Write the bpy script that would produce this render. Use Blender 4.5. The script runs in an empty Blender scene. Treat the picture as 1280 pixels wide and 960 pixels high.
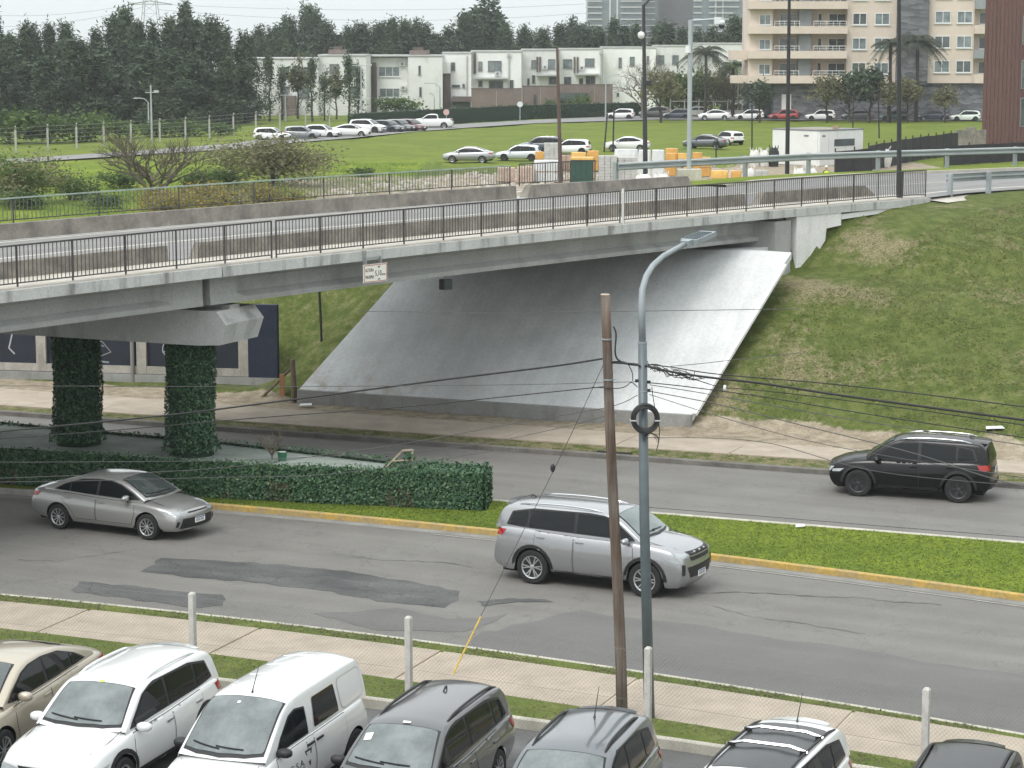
import bpy, bmesh, math, random
import numpy as np
from mathutils import Vector, Matrix
from mathutils.bvhtree import BVHTree
random.seed(7)
RNG = np.random.default_rng(7)
SC = bpy.context.scene
COL = SC.collection
R = math.radians

# ------------------------------------------------------------------ camera
F_PX, CAM_Z, HORIZON = 2900.0, 12.0, 50.0
PITCH = math.atan((480 - HORIZON) / F_PX)
cam_d = bpy.data.cameras.new('camera')
cam_d.sensor_width = 36.0
cam_d.lens = 36.0 * F_PX / 1280.0
cam_d.clip_start = 0.5
cam_d.clip_end = 12000
cam = bpy.data.objects.new('camera', cam_d)
COL.objects.link(cam)
cam.location = (0, 0, CAM_Z)
cam.rotation_euler = (math.pi / 2 - PITCH, 0, 0)
SC.camera = cam

# ------------------------------------------------------------------ sky and sun (overcast)
SUN_EL, SUN_AZ = R(52), R(215)
w = bpy.data.worlds.new('World')
SC.world = w
w.use_nodes = True
nt = w.node_tree
for n in list(nt.nodes):
    nt.nodes.remove(n)
out = nt.nodes.new('ShaderNodeOutputWorld')
bg = nt.nodes.new('ShaderNodeBackground')
sky = nt.nodes.new('ShaderNodeTexSky')
sky.sky_type = 'NISHITA'
sky.sun_disc = False
sky.sun_elevation = SUN_EL
sky.sun_rotation = SUN_AZ
sky.air_density = 1.0
sky.dust_density = 3.0
hs = nt.nodes.new('ShaderNodeHueSaturation')
hs.inputs['Saturation'].default_value = 0.22
mixc = nt.nodes.new('ShaderNodeMix')
mixc.data_type = 'RGBA'
mixc.inputs['Factor'].default_value = 0.72
mixc.inputs[7].default_value = (8.3, 8.75, 8.85, 1)     # even cloud layer
nt.links.new(sky.outputs[0], hs.inputs['Color'])
nt.links.new(hs.outputs[0], mixc.inputs[6])
# overcast sky: brighter overhead than at the horizon, the same in every direction
tc = nt.nodes.new('ShaderNodeTexCoord'); sx = nt.nodes.new('ShaderNodeSeparateXYZ'); nt.links.new(tc.outputs['Generated'], sx.inputs[0])
mrs = nt.nodes.new('ShaderNodeMapRange'); nt.links.new(sx.outputs['Z'], mrs.inputs[0])
mrs.inputs[1].default_value = 0.0; mrs.inputs[2].default_value = 1.0; mrs.inputs[3].default_value = 0.84; mrs.inputs[4].default_value = 1.45
mxs = nt.nodes.new('ShaderNodeMix'); mxs.data_type = 'RGBA'; mxs.blend_type = 'MULTIPLY'; mxs.inputs['Factor'].default_value = 1.0
nt.links.new(mixc.outputs[2], mxs.inputs[6]); nt.links.new(mrs.outputs[0], mxs.inputs[7]); nt.links.new(mxs.outputs[2], bg.inputs['Color'])
bg.inputs['Strength'].default_value = 0.10
nt.links.new(bg.outputs[0], out.inputs['Surface'])
sun_d = bpy.data.lights.new('sun', 'SUN')
sun_d.energy = 1.0
sun_d.angle = R(25)
sun_d.color = (1.0, 0.97, 0.92)
sun = bpy.data.objects.new('sun', sun_d)
COL.objects.link(sun)
# direction towards the sun: azimuth measured clockwise from +Y
sdir = Vector((math.sin(SUN_AZ) * math.cos(SUN_EL), math.cos(SUN_AZ) * math.cos(SUN_EL), math.sin(SUN_EL)))
sun.rotation_euler = sdir.to_track_quat('Z', 'Y').to_euler()
SC.view_settings.view_transform = 'Standard'
SC.view_settings.look = 'None'
SC.view_settings.exposure = 0.82
SC.view_settings.gamma = 1.0
SC.view_settings.use_curve_mapping = False
SC.cycles.max_bounces = 6
SC.cycles.volume_bounces = 0

# ------------------------------------------------------------------ ground positions from measured sight lines
_c, _s = math.cos(PITCH), math.sin(PITCH)
def _ray(px, py):
    r = (px - 640) / F_PX; u = (480 - py) / F_PX
    return r, _c + u * _s, -_s + u * _c
def G(px, py, z=0.0):
    d = _ray(px, py); t = (z - CAM_Z) / d[2]
    return d[0] * t, d[1] * t
def zat(px, py, Y):
    d = _ray(px, py); t = Y / d[1]
    return d[0] * t, CAM_Z + d[2] * t

# ------------------------------------------------------------------ helpers
KIDS = {}
class MB:
    """collects geometry for ONE mesh"""
    def __init__(s):
        s.v = []; s.f = []; s.m = []; s.mi = 0
    def add(s, vs, fs):
        b = len(s.v); s.v += [tuple(p) for p in vs]
        s.f += [tuple(i + b for i in f) for f in fs]; s.m += [s.mi] * len(fs)
        return s
    def box(s, c, d, rz=0.0, M=None):
        hx, hy, hz = d[0] / 2, d[1] / 2, d[2] / 2
        vs = [Vector((x, y, z)) for z in (-hz, hz) for y in (-hy, hy) for x in (-hx, hx)]
        rot = Matrix.Rotation(rz, 3, 'Z') if M is None else M
        vs = [rot @ p + Vector(c) for p in vs]
        return s.add(vs, [(0, 2, 3, 1), (4, 5, 7, 6), (0, 1, 5, 4), (2, 6, 7, 3), (0, 4, 6, 2), (1, 3, 7, 5)])
    def bbox(s, x0, x1, y0, y1, z0, z1):
        return s.box(((x0 + x1) / 2, (y0 + y1) / 2, (z0 + z1) / 2), (x1 - x0, y1 - y0, z1 - z0))
    def beam(s, a, b, wd, ht, up=(0, 0, 1)):
        a = Vector(a); b = Vector(b); d = b - a; L = d.length; d.normalize()
        u = Vector(up); r = d.cross(u)
        if r.length < 1e-6: r = Vector((1, 0, 0))
        r.normalize(); u = r.cross(d)
        M = Matrix((d, r, u)).transposed()
        return s.box((a + b) / 2, (L, wd, ht), M=M)
    def tube(s, pts, rad, n=8, cap=True):
        pts = [Vector(p) for p in pts]
        rads = rad if isinstance(rad, (list, tuple)) else [rad] * len(pts)
        t0 = (pts[1] - pts[0]).normalized()
        ref = Vector((0, 0, 1)) if abs(t0.z) < .9 else Vector((1, 0, 0))
        nrm = t0.cross(ref).normalized()
        vs = []
        for i, p in enumerate(pts):
            t = (pts[min(i + 1, len(pts) - 1)] - pts[max(i - 1, 0)])
            if t.length < 1e-9: t = t0.copy()
            t.normalize()
            nrm = (nrm - t * nrm.dot(t))
            if nrm.length < 1e-6: nrm = t.orthogonal()
            nrm.normalize(); bn = t.cross(nrm)
            for k in range(n):
                a = 2 * math.pi * k / n
                vs.append(p + (nrm * math.cos(a) + bn * math.sin(a)) * rads[i])
        fs = []
        for i in range(len(pts) - 1):
            for k in range(n):
                k2 = (k + 1) % n
                fs.append((i * n + k, i * n + k2, (i + 1) * n + k2, (i + 1) * n + k))
        if cap and n > 2:
            fs.append(tuple(range(n - 1, -1, -1))); e = (len(pts) - 1) * n
            fs.append(tuple(e + k for k in range(n)))
        return s.add(vs, fs)
    def lathe(s, prof, n=16, c=(0, 0, 0), axis='Z'):
        vs = []; fs = []
        for r_, h in prof:
            for k in range(n):
                a = 2 * math.pi * k / n; x, y = r_ * math.cos(a), r_ * math.sin(a)
                p = (x, y, h) if axis == 'Z' else ((x, h, y) if axis == 'Y' else (h, x, y))
                vs.append((p[0] + c[0], p[1] + c[1], p[2] + c[2]))
        for i in range(len(prof) - 1):
            for k in range(n):
                k2 = (k + 1) % n
                fs.append((i * n + k, i * n + k2, (i + 1) * n + k2, (i + 1) * n + k))
        fs.append(tuple(range(n - 1, -1, -1))); e = (len(prof) - 1) * n
        fs.append(tuple(e + k for k in range(n)))
        return s.add(vs, fs)
    def prism(s, poly, a, b):
        """polygon of 3-D points given by functions: poly list of Vector, extruded from offset a to offset b"""
        n = len(poly); a = Vector(a); b = Vector(b)
        vs = [Vector(p) + a for p in poly] + [Vector(p) + b for p in poly]
        fs = [tuple(range(n - 1, -1, -1)), tuple(range(n, 2 * n))]
        fs += [(k, (k + 1) % n, n + (k + 1) % n, n + k) for k in range(n)]
        return s.add(vs, fs)
    def strip(s, A, B, za, zb=None):
        zb = za if zb is None else zb
        n = len(A)
        f = lambda z, i: z[i] if isinstance(z, (list, tuple)) else z
        vs = [(p[0], p[1], f(za, i)) for i, p in enumerate(A)] + [(p[0], p[1], f(zb, i)) for i, p in enumerate(B)]
        return s.add(vs, [(i, i + 1, n + i + 1, n + i) for i in range(n - 1)])
    def wall(s, A, z0, z1):
        n = len(A); f = lambda z, i: z[i] if isinstance(z, (list, tuple)) else z
        vs = [(p[0], p[1], f(z0, i)) for i, p in enumerate(A)] + [(p[0], p[1], f(z1, i)) for i, p in enumerate(A)]
        return s.add(vs, [(i, i + 1, n + i + 1, n + i) for i in range(n - 1)])
    def mesh(s, name, mats, smooth=False, recalc=True):
        me = bpy.data.meshes.new(name)
        me.from_pydata(s.v, [], s.f)
        mats = mats if isinstance(mats, (list, tuple)) else [mats]
        for m in mats: me.materials.append(m)
        if len(mats) > 1: me.polygons.foreach_set('material_index', s.m)
        if recalc and len(s.f) < 60000:
            bm = bmesh.new(); bm.from_mesh(me)
            bmesh.ops.recalc_face_normals(bm, faces=bm.faces); bm.to_mesh(me); bm.free()
        if smooth: me.polygons.foreach_set('use_smooth', [True] * len(me.polygons))
        me.update()
        return me
    def obj(s, name, mats, parent=None, smooth=False, loc=None, rz=0.0, recalc=True):
        o = bpy.data.objects.new(name, s.mesh(name, mats, smooth, recalc))
        COL.objects.link(o)
        if parent is not None: o.parent = parent; KIDS.setdefault(parent.name, []).append(o)
        if loc is not None: o.location = loc
        o.rotation_euler.z = rz
        return o

def tag(o, label=None, cat=None, group=None, kind=None):
    if label: o['label'] = label
    if cat: o['category'] = cat
    if group: o['group'] = group
    if kind: o['kind'] = kind
    return o
def thing(name, label, cat, loc=(0, 0, 0), rz=0.0, group=None):
    o = bpy.data.objects.new(name, None); COL.objects.link(o)
    o.empty_display_size = .2
    o.location = loc; o.rotation_euler.z = rz
    return tag(o, label, cat, group)
def ref(name, me, parent=None, loc=(0, 0, 0), rz=0.0, sc=None):
    """another object using an existing mesh"""
    o = bpy.data.objects.new(name, me); COL.objects.link(o)
    if parent is not None: o.parent = parent; KIDS.setdefault(parent.name, []).append(o)
    o.location = loc; o.rotation_euler.z = rz
    if sc is not None: o.scale = sc
    return o
def struct(mb, name, mats, smooth=False, recalc=True):
    return tag(mb.obj(name, mats, smooth=smooth, recalc=recalc), kind='structure')
def copy_tree(o, loc=None, rz=None, parent=None, swap=None):
    c = o.copy(); COL.objects.link(c)
    if parent is not None:
        c.parent = parent
    if loc is not None: c.location = loc
    if rz is not None: c.rotation_euler.z = rz
    if swap and c.type == 'MESH':
        for i, ms in enumerate(c.material_slots):
            if ms.material in swap:
                ms.link = 'OBJECT'; ms.material = swap[o.material_slots[i].material]
    for ch in KIDS.get(o.name, []):
        copy_tree(ch, parent=c, swap=swap)
    return c

# ------------------------------------------------------------------ materials
def lin(h):
    h = h.lstrip('#'); c = [int(h[i:i + 2], 16) / 255 for i in (0, 2, 4)]
    return tuple((x / 12.92 if x <= .04045 else ((x + .055) / 1.055) ** 2.4) for x in c)
def _n(nt, t, **kw):
    n = nt.nodes.new(t)
    for k, v in kw.items():
        if k in n.inputs: n.inputs[k].default_value = v
        else: setattr(n, k, v)
    return n
ORD = 'first second third fourth fifth sixth seventh eighth ninth tenth eleventh twelfth thirteenth fourteenth fifteenth sixteenth seventeenth eighteenth nineteenth twentieth'.split()
def nth(i):
    if i < 20: return ORD[i]
    t, u = divmod(i + 1, 10); return ({2: 'twentieth', 3: 'thirtieth'}[t] if u == 0 else {2: 'twenty-', 3: 'thirty-'}[t] + ORD[u - 1])
def mk(name):
    m = bpy.data.materials.new(name); m.use_nodes = True
    return m, m.node_tree, m.node_tree.nodes['Principled BSDF']
def pm(name, col, rough=.7, var=.0, col2=None, scale=1.0, bump=0.0, bscale=None, metal=0.0, coat=0.0, ior=None, emis=None, stretch=None, local=False, fine=0.0, detail=6.0):
    """principled material; var / col2: noise mottling; bump: fine relief; fine: small-grain value noise"""
    m, nt, b = mk(name)
    b.inputs['Base Color'].default_value = (*col, 1)
    b.inputs['Roughness'].default_value = rough
    b.inputs['Metallic'].default_value = metal
    if coat: b.inputs['Coat Weight'].default_value = coat; b.inputs['Coat Roughness'].default_value = .06
    if ior: b.inputs['IOR'].default_value = ior
    if var or bump or col2 or fine:
        if local:
            src = nt.nodes.new('ShaderNodeTexCoord').outputs['Object']
        else:
            src = nt.nodes.new('ShaderNodeNewGeometry').outputs['Position']
        if stretch:
            mp = nt.nodes.new('ShaderNodeMapping'); mp.inputs['Scale'].default_value = stretch[:3]
            if len(stretch) > 3: mp.inputs['Rotation'].default_value = (0, 0, stretch[3])
            nt.links.new(src, mp.inputs['Vector']); src = mp.outputs[0]
        cur = None
        if var or col2:
            nz = _n(nt, 'ShaderNodeTexNoise', Scale=scale, Detail=detail, Roughness=.65)
            nt.links.new(src, nz.inputs['Vector'])
            rp = nt.nodes.new('ShaderNodeValToRGB')
            c2 = col2 if col2 else tuple(x * (1 - var) for x in col)
            c1 = col if col2 else tuple(min(1, x * (1 + var)) for x in col)
            rp.color_ramp.elements[0].position = .33; rp.color_ramp.elements[0].color = (*c2, 1)
            rp.color_ramp.elements[1].position = .67; rp.color_ramp.elements[1].color = (*c1, 1)
            nt.links.new(nz.outputs['Fac'], rp.inputs['Fac']); cur = rp.outputs['Color']
        if fine:
            n2 = _n(nt, 'ShaderNodeTexNoise', Scale=(bscale or scale * 12), Detail=3.0, Roughness=.7)
            nt.links.new(src, n2.inputs['Vector'])
            mr = _n(nt, 'ShaderNodeMapRange'); mr.inputs[1].default_value = .3; mr.inputs[2].default_value = .7
            mr.inputs[3].default_value = 1 - fine; mr.inputs[4].default_value = 1 + fine
            nt.links.new(n2.outputs['Fac'], mr.inputs[0])
            mx = _n(nt, 'ShaderNodeMix', data_type='RGBA', blend_type='MULTIPLY'); mx.inputs['Factor'].default_value = 1
            if cur is None: mx.inputs[6].default_value = (*col, 1)
            else: nt.links.new(cur, mx.inputs[6])
            nt.links.new(mr.outputs[0], mx.inputs[7]); cur = mx.outputs[2]
        if cur is not None: nt.links.new(cur, b.inputs['Base Color'])
        if bump:
            nb = _n(nt, 'ShaderNodeTexNoise', Scale=(bscale or scale * 6), Detail=4.0, Roughness=.6)
            nt.links.new(src, nb.inputs['Vector'])
            bp = _n(nt, 'ShaderNodeBump', Strength=min(1, bump), Distance=.02)
            nt.links.new(nb.outputs['Fac'], bp.inputs['Height']); nt.links.new(bp.outputs[0], b.inputs['Normal'])
    if emis:
        b.inputs['Emission Color'].default_value = (*emis, 1); b.inputs['Emission Strength'].default_value = 1
    return m
MT = {}
def M_(key, *a, **k):
    if key not in MT: MT[key] = pm(key, *a, **k)
    return MT[key]
# ------------------------------------------------------------------ alignments (metres, z = 0 is the lower road)
def quad(a, b, c=0.0):
    def f(x):
        if x > 14: return f(14) + (b + 28 * c) * (x - 14)
        if x < -14: return f(-14) + (b - 28 * c) * (x + 14)
        return a + b * x + c * x * x
    return f
Y_LOT = quad(39.6, -.47, -.004)
Y_SWB = quad(40.955, -.5375, -.006)
Y_SWT = quad(43.65, -.518, -.0071)
Y_RN = quad(44.41, -.533, -.0083)
Y_MN = quad(55.385, -.505, -.0075)
Y_MF = quad(59.40, -.407)
Y_RF = quad(67.25, -.41)
Y_FSB = quad(68.85, -.392)
Y_FST = quad(71.45, -.435)
Y_TOE = quad(73.3, -.417)
XS = [-70, -55, -42, -32, -25] + [-20 + i for i in range(41)] + [25, 32, 42, 55, 70]
def line(f, off=0.0, xs=XS):
    return [(x, f(x) + off) for x in xs]

# overpass axis: s along the near edge, v across to the far side
A0 = (-11.96, 53.9); CB, SB = .6437, .7653
Z_DECK = 6.18
def camber(s): return .13 * (1 - ((s - 21) / 21) ** 2)
def B(s, v): return A0[0] + CB * s - SB * v, A0[1] + SB * s + CB * v
def sv(x, y):
    dx, dy = x - A0[0], y - A0[1]
    return CB * dx + SB * dy, -SB * dx + CB * dy
W_DECK = 11.4
NE = [B(-90, 0), B(42.86, 0), (16.6, 88.5), (19.6, 91.2), (25, 95.2), (33, 100.6), (46, 108.5), (90, 131)]
FE = [B(-90, W_DECK), B(42.5, W_DECK), (8.6, 97.6), (12.5, 101.6), (24, 108.6), (40, 117.3), (90, 141)]
def sdist(P, X, Y):
    """signed distance to a polyline, positive on its left"""
    best = np.full(X.shape, 1e9); sg = np.ones(X.shape)
    for (x0, y0), (x1, y1) in zip(P[:-1], P[1:]):
        dx, dy = x1 - x0, y1 - y0; L2 = dx * dx + dy * dy
        t = np.clip(((X - x0) * dx + (Y - y0) * dy) / L2, 0, 1)
        ex, ey = X - x0 - t * dx, Y - y0 - t * dy
        d = np.hypot(ex, ey); cr = dx * (Y - y0) - dy * (X - x0)
        u = d < best - 1e-9
        best = np.where(u, d, best); sg = np.where(u, np.sign(cr), sg)
    return best * sg
def smooth(a, b, x):
    t = np.clip((x - a) / (b - a), 0, 1); return t * t * (3 - 2 * t)
_ph = RNG.uniform(0, 6.28, (24, 3))
def vnoise(X, Y, wl):
    """smooth pseudo-noise in about [-1, 1] with wavelength wl"""
    r = 0
    for k in range(8):
        a = _ph[k, 0]; f = 6.283 / wl * (0.7 + .6 * ((k * .37) % 1))
        r = r + np.sin((X * math.cos(a) + Y * math.sin(a)) * f + _ph[k, 1] + 1.3 * np.sin((X * math.cos(a + 1.9) + Y * math.sin(a + 1.9)) * f * .6 + _ph[k, 2]))
    return r / 4.0
def Q(X, Y): return (Y - (73.3 - .417 * X)) * .923
Z_FIELD = 1.2
def terrain(X, Y):
    q = Q(X, Y); r = (X - 5.7) * .923 - (Y - 70.95) * .385
    dn = sdist(NE, X, Y); df = -sdist(FE, X, Y)
    steep = np.interp(q, [0, 7, 10.3, 11.5, 12.4, 15.6, 18.5], [.12, 3.85, 4.12, 4.9, 5.38, 5.92, 6.10])
    gentle = np.interp(q, [0, 9, 17, 22.5, 40], [.12, 3.3, 5.5, 6.14, 6.16])
    w = smooth(1.0, 10.0, r)
    right = steep * (1 - w) + gentle * w
    paved = np.minimum(.12 + .7 * q, 5.02) - .35
    inside = np.where(q < 8.6, paved, np.interp(q, [8.6, 11.5, 13], [4.7, 5.4, 5.98]))
    floor = .12 + (Z_FIELD - .12) * smooth(3, 15, q)
    wl_ = smooth(11.8, 14.2, sv(X, Y)[1])
    left = np.minimum(np.interp(q, [0, 2, 8, 12], [.12, .9, 4.9, 6.06]) * (1 - wl_) + np.interp(q, [0, 3.0, 4.4, 8, 12], [.12, .16, 1.5, 4.7, 6.06]) * wl_, 6.06 - .62 * np.maximum(-df - .6, 0))
    left = np.maximum(left, floor)
    far = np.maximum(floor, 6.06 - .55 * np.maximum(-df - 1.2, 0))
    far = np.where(q < 14, left, far)
    z = np.where(dn < .2, right, np.where(df < 0, far, inside))
    bump = vnoise(X, Y, 3.1) * .045 + vnoise(X + 9, Y, 1.1) * .02 + vnoise(X, Y + 5, 9) * .05
    amp = smooth(.5, 3, q) * (1 - .8 * ((dn > -1.5) & (df > -1.5)))
    z = z + bump * amp
    z = np.where(q < -1.7, -.06, np.where(q < 0, .09 + .012 * vnoise(X, Y, 1.3), z))
    return z

def grid(lo, hi, step, tail, far, g=1.16):
    a = list(np.arange(lo, hi + 1e-6, step)); s = step; x = hi
    while x < far:
        s *= g; x += s; a.append(x)
    s = step; x = lo; pre = []
    while x > tail:
        s *= g; x -= s; pre.append(x)
    return np.array(pre[::-1] + a)
gx = grid(-24, 32, .4, -2000, 2000, 1.15); gy = grid(62, 118, .4, -150, 2400, 1.15)
GX, GY = np.meshgrid(gx, gy)
GZ = terrain(GX, GY)
nx, ny = len(gx), len(gy)
V = np.stack([GX.ravel(), GY.ravel(), GZ.ravel()], 1)
ii = np.arange(nx * ny).reshape(ny, nx)
Fq = np.stack([ii[:-1, :-1].ravel(), ii[:-1, 1:].ravel(), ii[1:, 1:].ravel(), ii[1:, :-1].ravel()], 1)
me = bpy.data.meshes.new('ground')
me.vertices.add(len(V)); me.vertices.foreach_set('co', V.ravel())
me.loops.add(Fq.size); me.loops.foreach_set('vertex_index', Fq.ravel())
me.polygons.add(len(Fq)); me.polygons.foreach_set('loop_start', np.arange(0, Fq.size, 4))
me.polygons.foreach_set('use_smooth', np.ones(len(Fq), bool))
me.update(calc_edges=True)
# soil kinds: R bare dirt, G dry grass, B lush grass
def soils(X, Y):
    q = Q(X, Y); r = (X - 5.7) * .923 - (Y - 70.95) * .385
    dn = sdist(NE, X, Y)
    dirt = (q > -1.8) * np.clip(.95 - .75 * np.maximum(0, q - .1 - .4 * vnoise(X, Y, 2.6) + .3 * smooth(6, 11, X)), 0, .95)
    dirt = np.where(q < -1.8, .5, dirt)
    yard = smooth(0, 9, np.minimum(np.minimum(X + 15 + .1 * (Y - 160), 36 - X), np.minimum(Y - 148, 192 + .55 * X - Y)) + 5 + 3 * vnoise(X, Y, 9))
    dirt = np.maximum(dirt, yard * (Y > 140))
    bank = (dn < 0) & (q > 0) & (Y < 135)
    dry = bank * (.36 + .26 * smooth(7, 1, r) - .26 * smooth(13, 24, q) + .30 * vnoise(X, Y, 4))
    dry = np.maximum(dry, ((df_(X, Y) < 0) & (q > 0) & (q < 14) & (Y < 100)) * .52)
    lush = ((X < -8) & (Y > 85) & (Y < 215)) * .9 + (Y > 195) * .55
    return np.clip(dirt, 0, 1), np.clip(dry, 0, 1), np.clip(lush, 0, 1)
def df_(X, Y): return -sdist(FE, X, Y)
d_, y_, l_ = soils(GX, GY)
ca = me.color_attributes.new('soil', 'FLOAT_COLOR', 'POINT')
ca.data.foreach_set('color', np.stack([d_.ravel(), y_.ravel(), l_.ravel(), np.ones(nx * ny)], 1).astype('f').ravel())

def translucent(m, fac=.5):
    """thin leaves and blades pass light through"""
    nt = m.node_tree; b = nt.nodes['Principled BSDF']; t = nt.nodes.new('ShaderNodeBsdfTranslucent'); mx = nt.nodes.new('ShaderNodeMixShader'); mx.inputs[0].default_value = fac
    if b.inputs['Base Color'].links: nt.links.new(b.inputs['Base Color'].links[0].from_socket, t.inputs['Color'])
    else: t.inputs['Color'].default_value = b.inputs['Base Color'].default_value
    nt.links.new(b.outputs[0], mx.inputs[1]); nt.links.new(t.outputs[0], mx.inputs[2]); nt.links.new(mx.outputs[0], nt.nodes['Material Output'].inputs['Surface']); return m
def ground_mat(name, attr=True, lush=0.0, dry=0.0, bright=1.0):
    m, nt, b = mk(name); L = nt.links.new
    pos = nt.nodes.new('ShaderNodeNewGeometry').outputs['Position']
    def noise(s, d=5.0, off=None, st=None):
        n = _n(nt, 'ShaderNodeTexNoise', Scale=s, Detail=d, Roughness=.65)
        src = pos
        if off or st:
            mp = nt.nodes.new('ShaderNodeMapping')
            if off: mp.inputs['Location'].default_value = off
            if st: mp.inputs['Scale'].default_value = st
            L(pos, mp.inputs['Vector']); src = mp.outputs[0]
        L(src, n.inputs['Vector']); return n.outputs['Fac']
    def mix(f, a, c):
        x = _n(nt, 'ShaderNodeMix', data_type='RGBA')
        if isinstance(f, float): x.inputs['Factor'].default_value = f
        else: L(f, x.inputs['Factor'])
        for i, q_ in ((6, a), (7, c)):
            if isinstance(q_, tuple): x.inputs[i].default_value = (*q_, 1)
            else: L(q_, x.inputs[i])
        return x.outputs[2]
    def ramp(f, a, c):
        x = nt.nodes.new('ShaderNodeMapRange'); x.interpolation_type = 'SMOOTHSTEP'
        L(f, x.inputs[0]); x.inputs[1].default_value = a; x.inputs[2].default_value = c
        return x.outputs[0]
    def math_(op, a, c):
        x = nt.nodes.new('ShaderNodeMath'); x.operation = op
        for i, q_ in ((0, a), (1, c)):
            if isinstance(q_, (int, float)): x.inputs[i].default_value = q_
            else: L(q_, x.inputs[i])
        return x.outputs[0]
    n1, n2, n3 = noise(.35), noise(2.3), noise(14, 3.0)
    g = mix(ramp(n2, .35, .65), (.062, .084, .020), (.104, .124, .036))
    gl = mix(ramp(n1, .35, .65), (.108, .158, .012), (.180, .226, .020))
    dr = mix(ramp(n3, .35, .65), (.150, .122, .072), (.260, .215, .145))
    dt = mix(ramp(n2, .3, .7), (.20, .165, .118), (.33, .285, .215))
    if attr:
        at = nt.nodes.new('ShaderNodeVertexColor'); at.layer_name = 'soil'
        sp = nt.nodes.new('ShaderNodeSeparateColor'); L(at.outputs['Color'], sp.inputs[0])
        fd, fy, fl = sp.outputs[0], sp.outputs[1], sp.outputs[2]
        c = mix(fl, g, gl)
        k = math_('ADD', math_('MULTIPLY', n2, .55), math_('MULTIPLY', noise(4.5, 5.0, (3, 8, 0), (1, .45, 1)), .75))
        kk = math_('ADD', k, math_('MULTIPLY', fy, .62))
        c = mix(math_('MULTIPLY', ramp(kk, .94, 1.26), .72), c, dr)
        kd = math_('ADD', math_('MULTIPLY', n2, .5), fd)
        c = mix(ramp(kd, .7, .85), c, dt)
    else:
        c = mix(lush, g, gl)
        c = mix(math_('MULTIPLY', ramp(math_('ADD', n2, dry - .5), .5, .7), .7), c, dr)
    v = nt.nodes.new('ShaderNodeMapRange'); L(n3, v.inputs[0])
    v.inputs[1].default_value = .3; v.inputs[2].default_value = .7; v.inputs[3].default_value = .78; v.inputs[4].default_value = 1.22
    mm = _n(nt, 'ShaderNodeMix', data_type='RGBA', blend_type='MULTIPLY'); mm.inputs['Factor'].default_value = 1
    L(c, mm.inputs[6]); L(v.outputs[0], mm.inputs[7])
    L(mm.outputs[2], b.inputs['Base Color']); b.inputs['Roughness'].default_value = .95
    b.inputs['Specular IOR Level'].default_value = .15
    bp = _n(nt, 'ShaderNodeBump', Strength=.6, Distance=.05); L(noise(9, 4.0), bp.inputs['Height']); L(bp.outputs[0], b.inputs['Normal'])
    return m
me.materials.append(ground_mat('ground_soil_and_grass'))
ground = bpy.data.objects.new('ground', me); COL.objects.link(ground); tag(ground, kind='structure')

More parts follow.
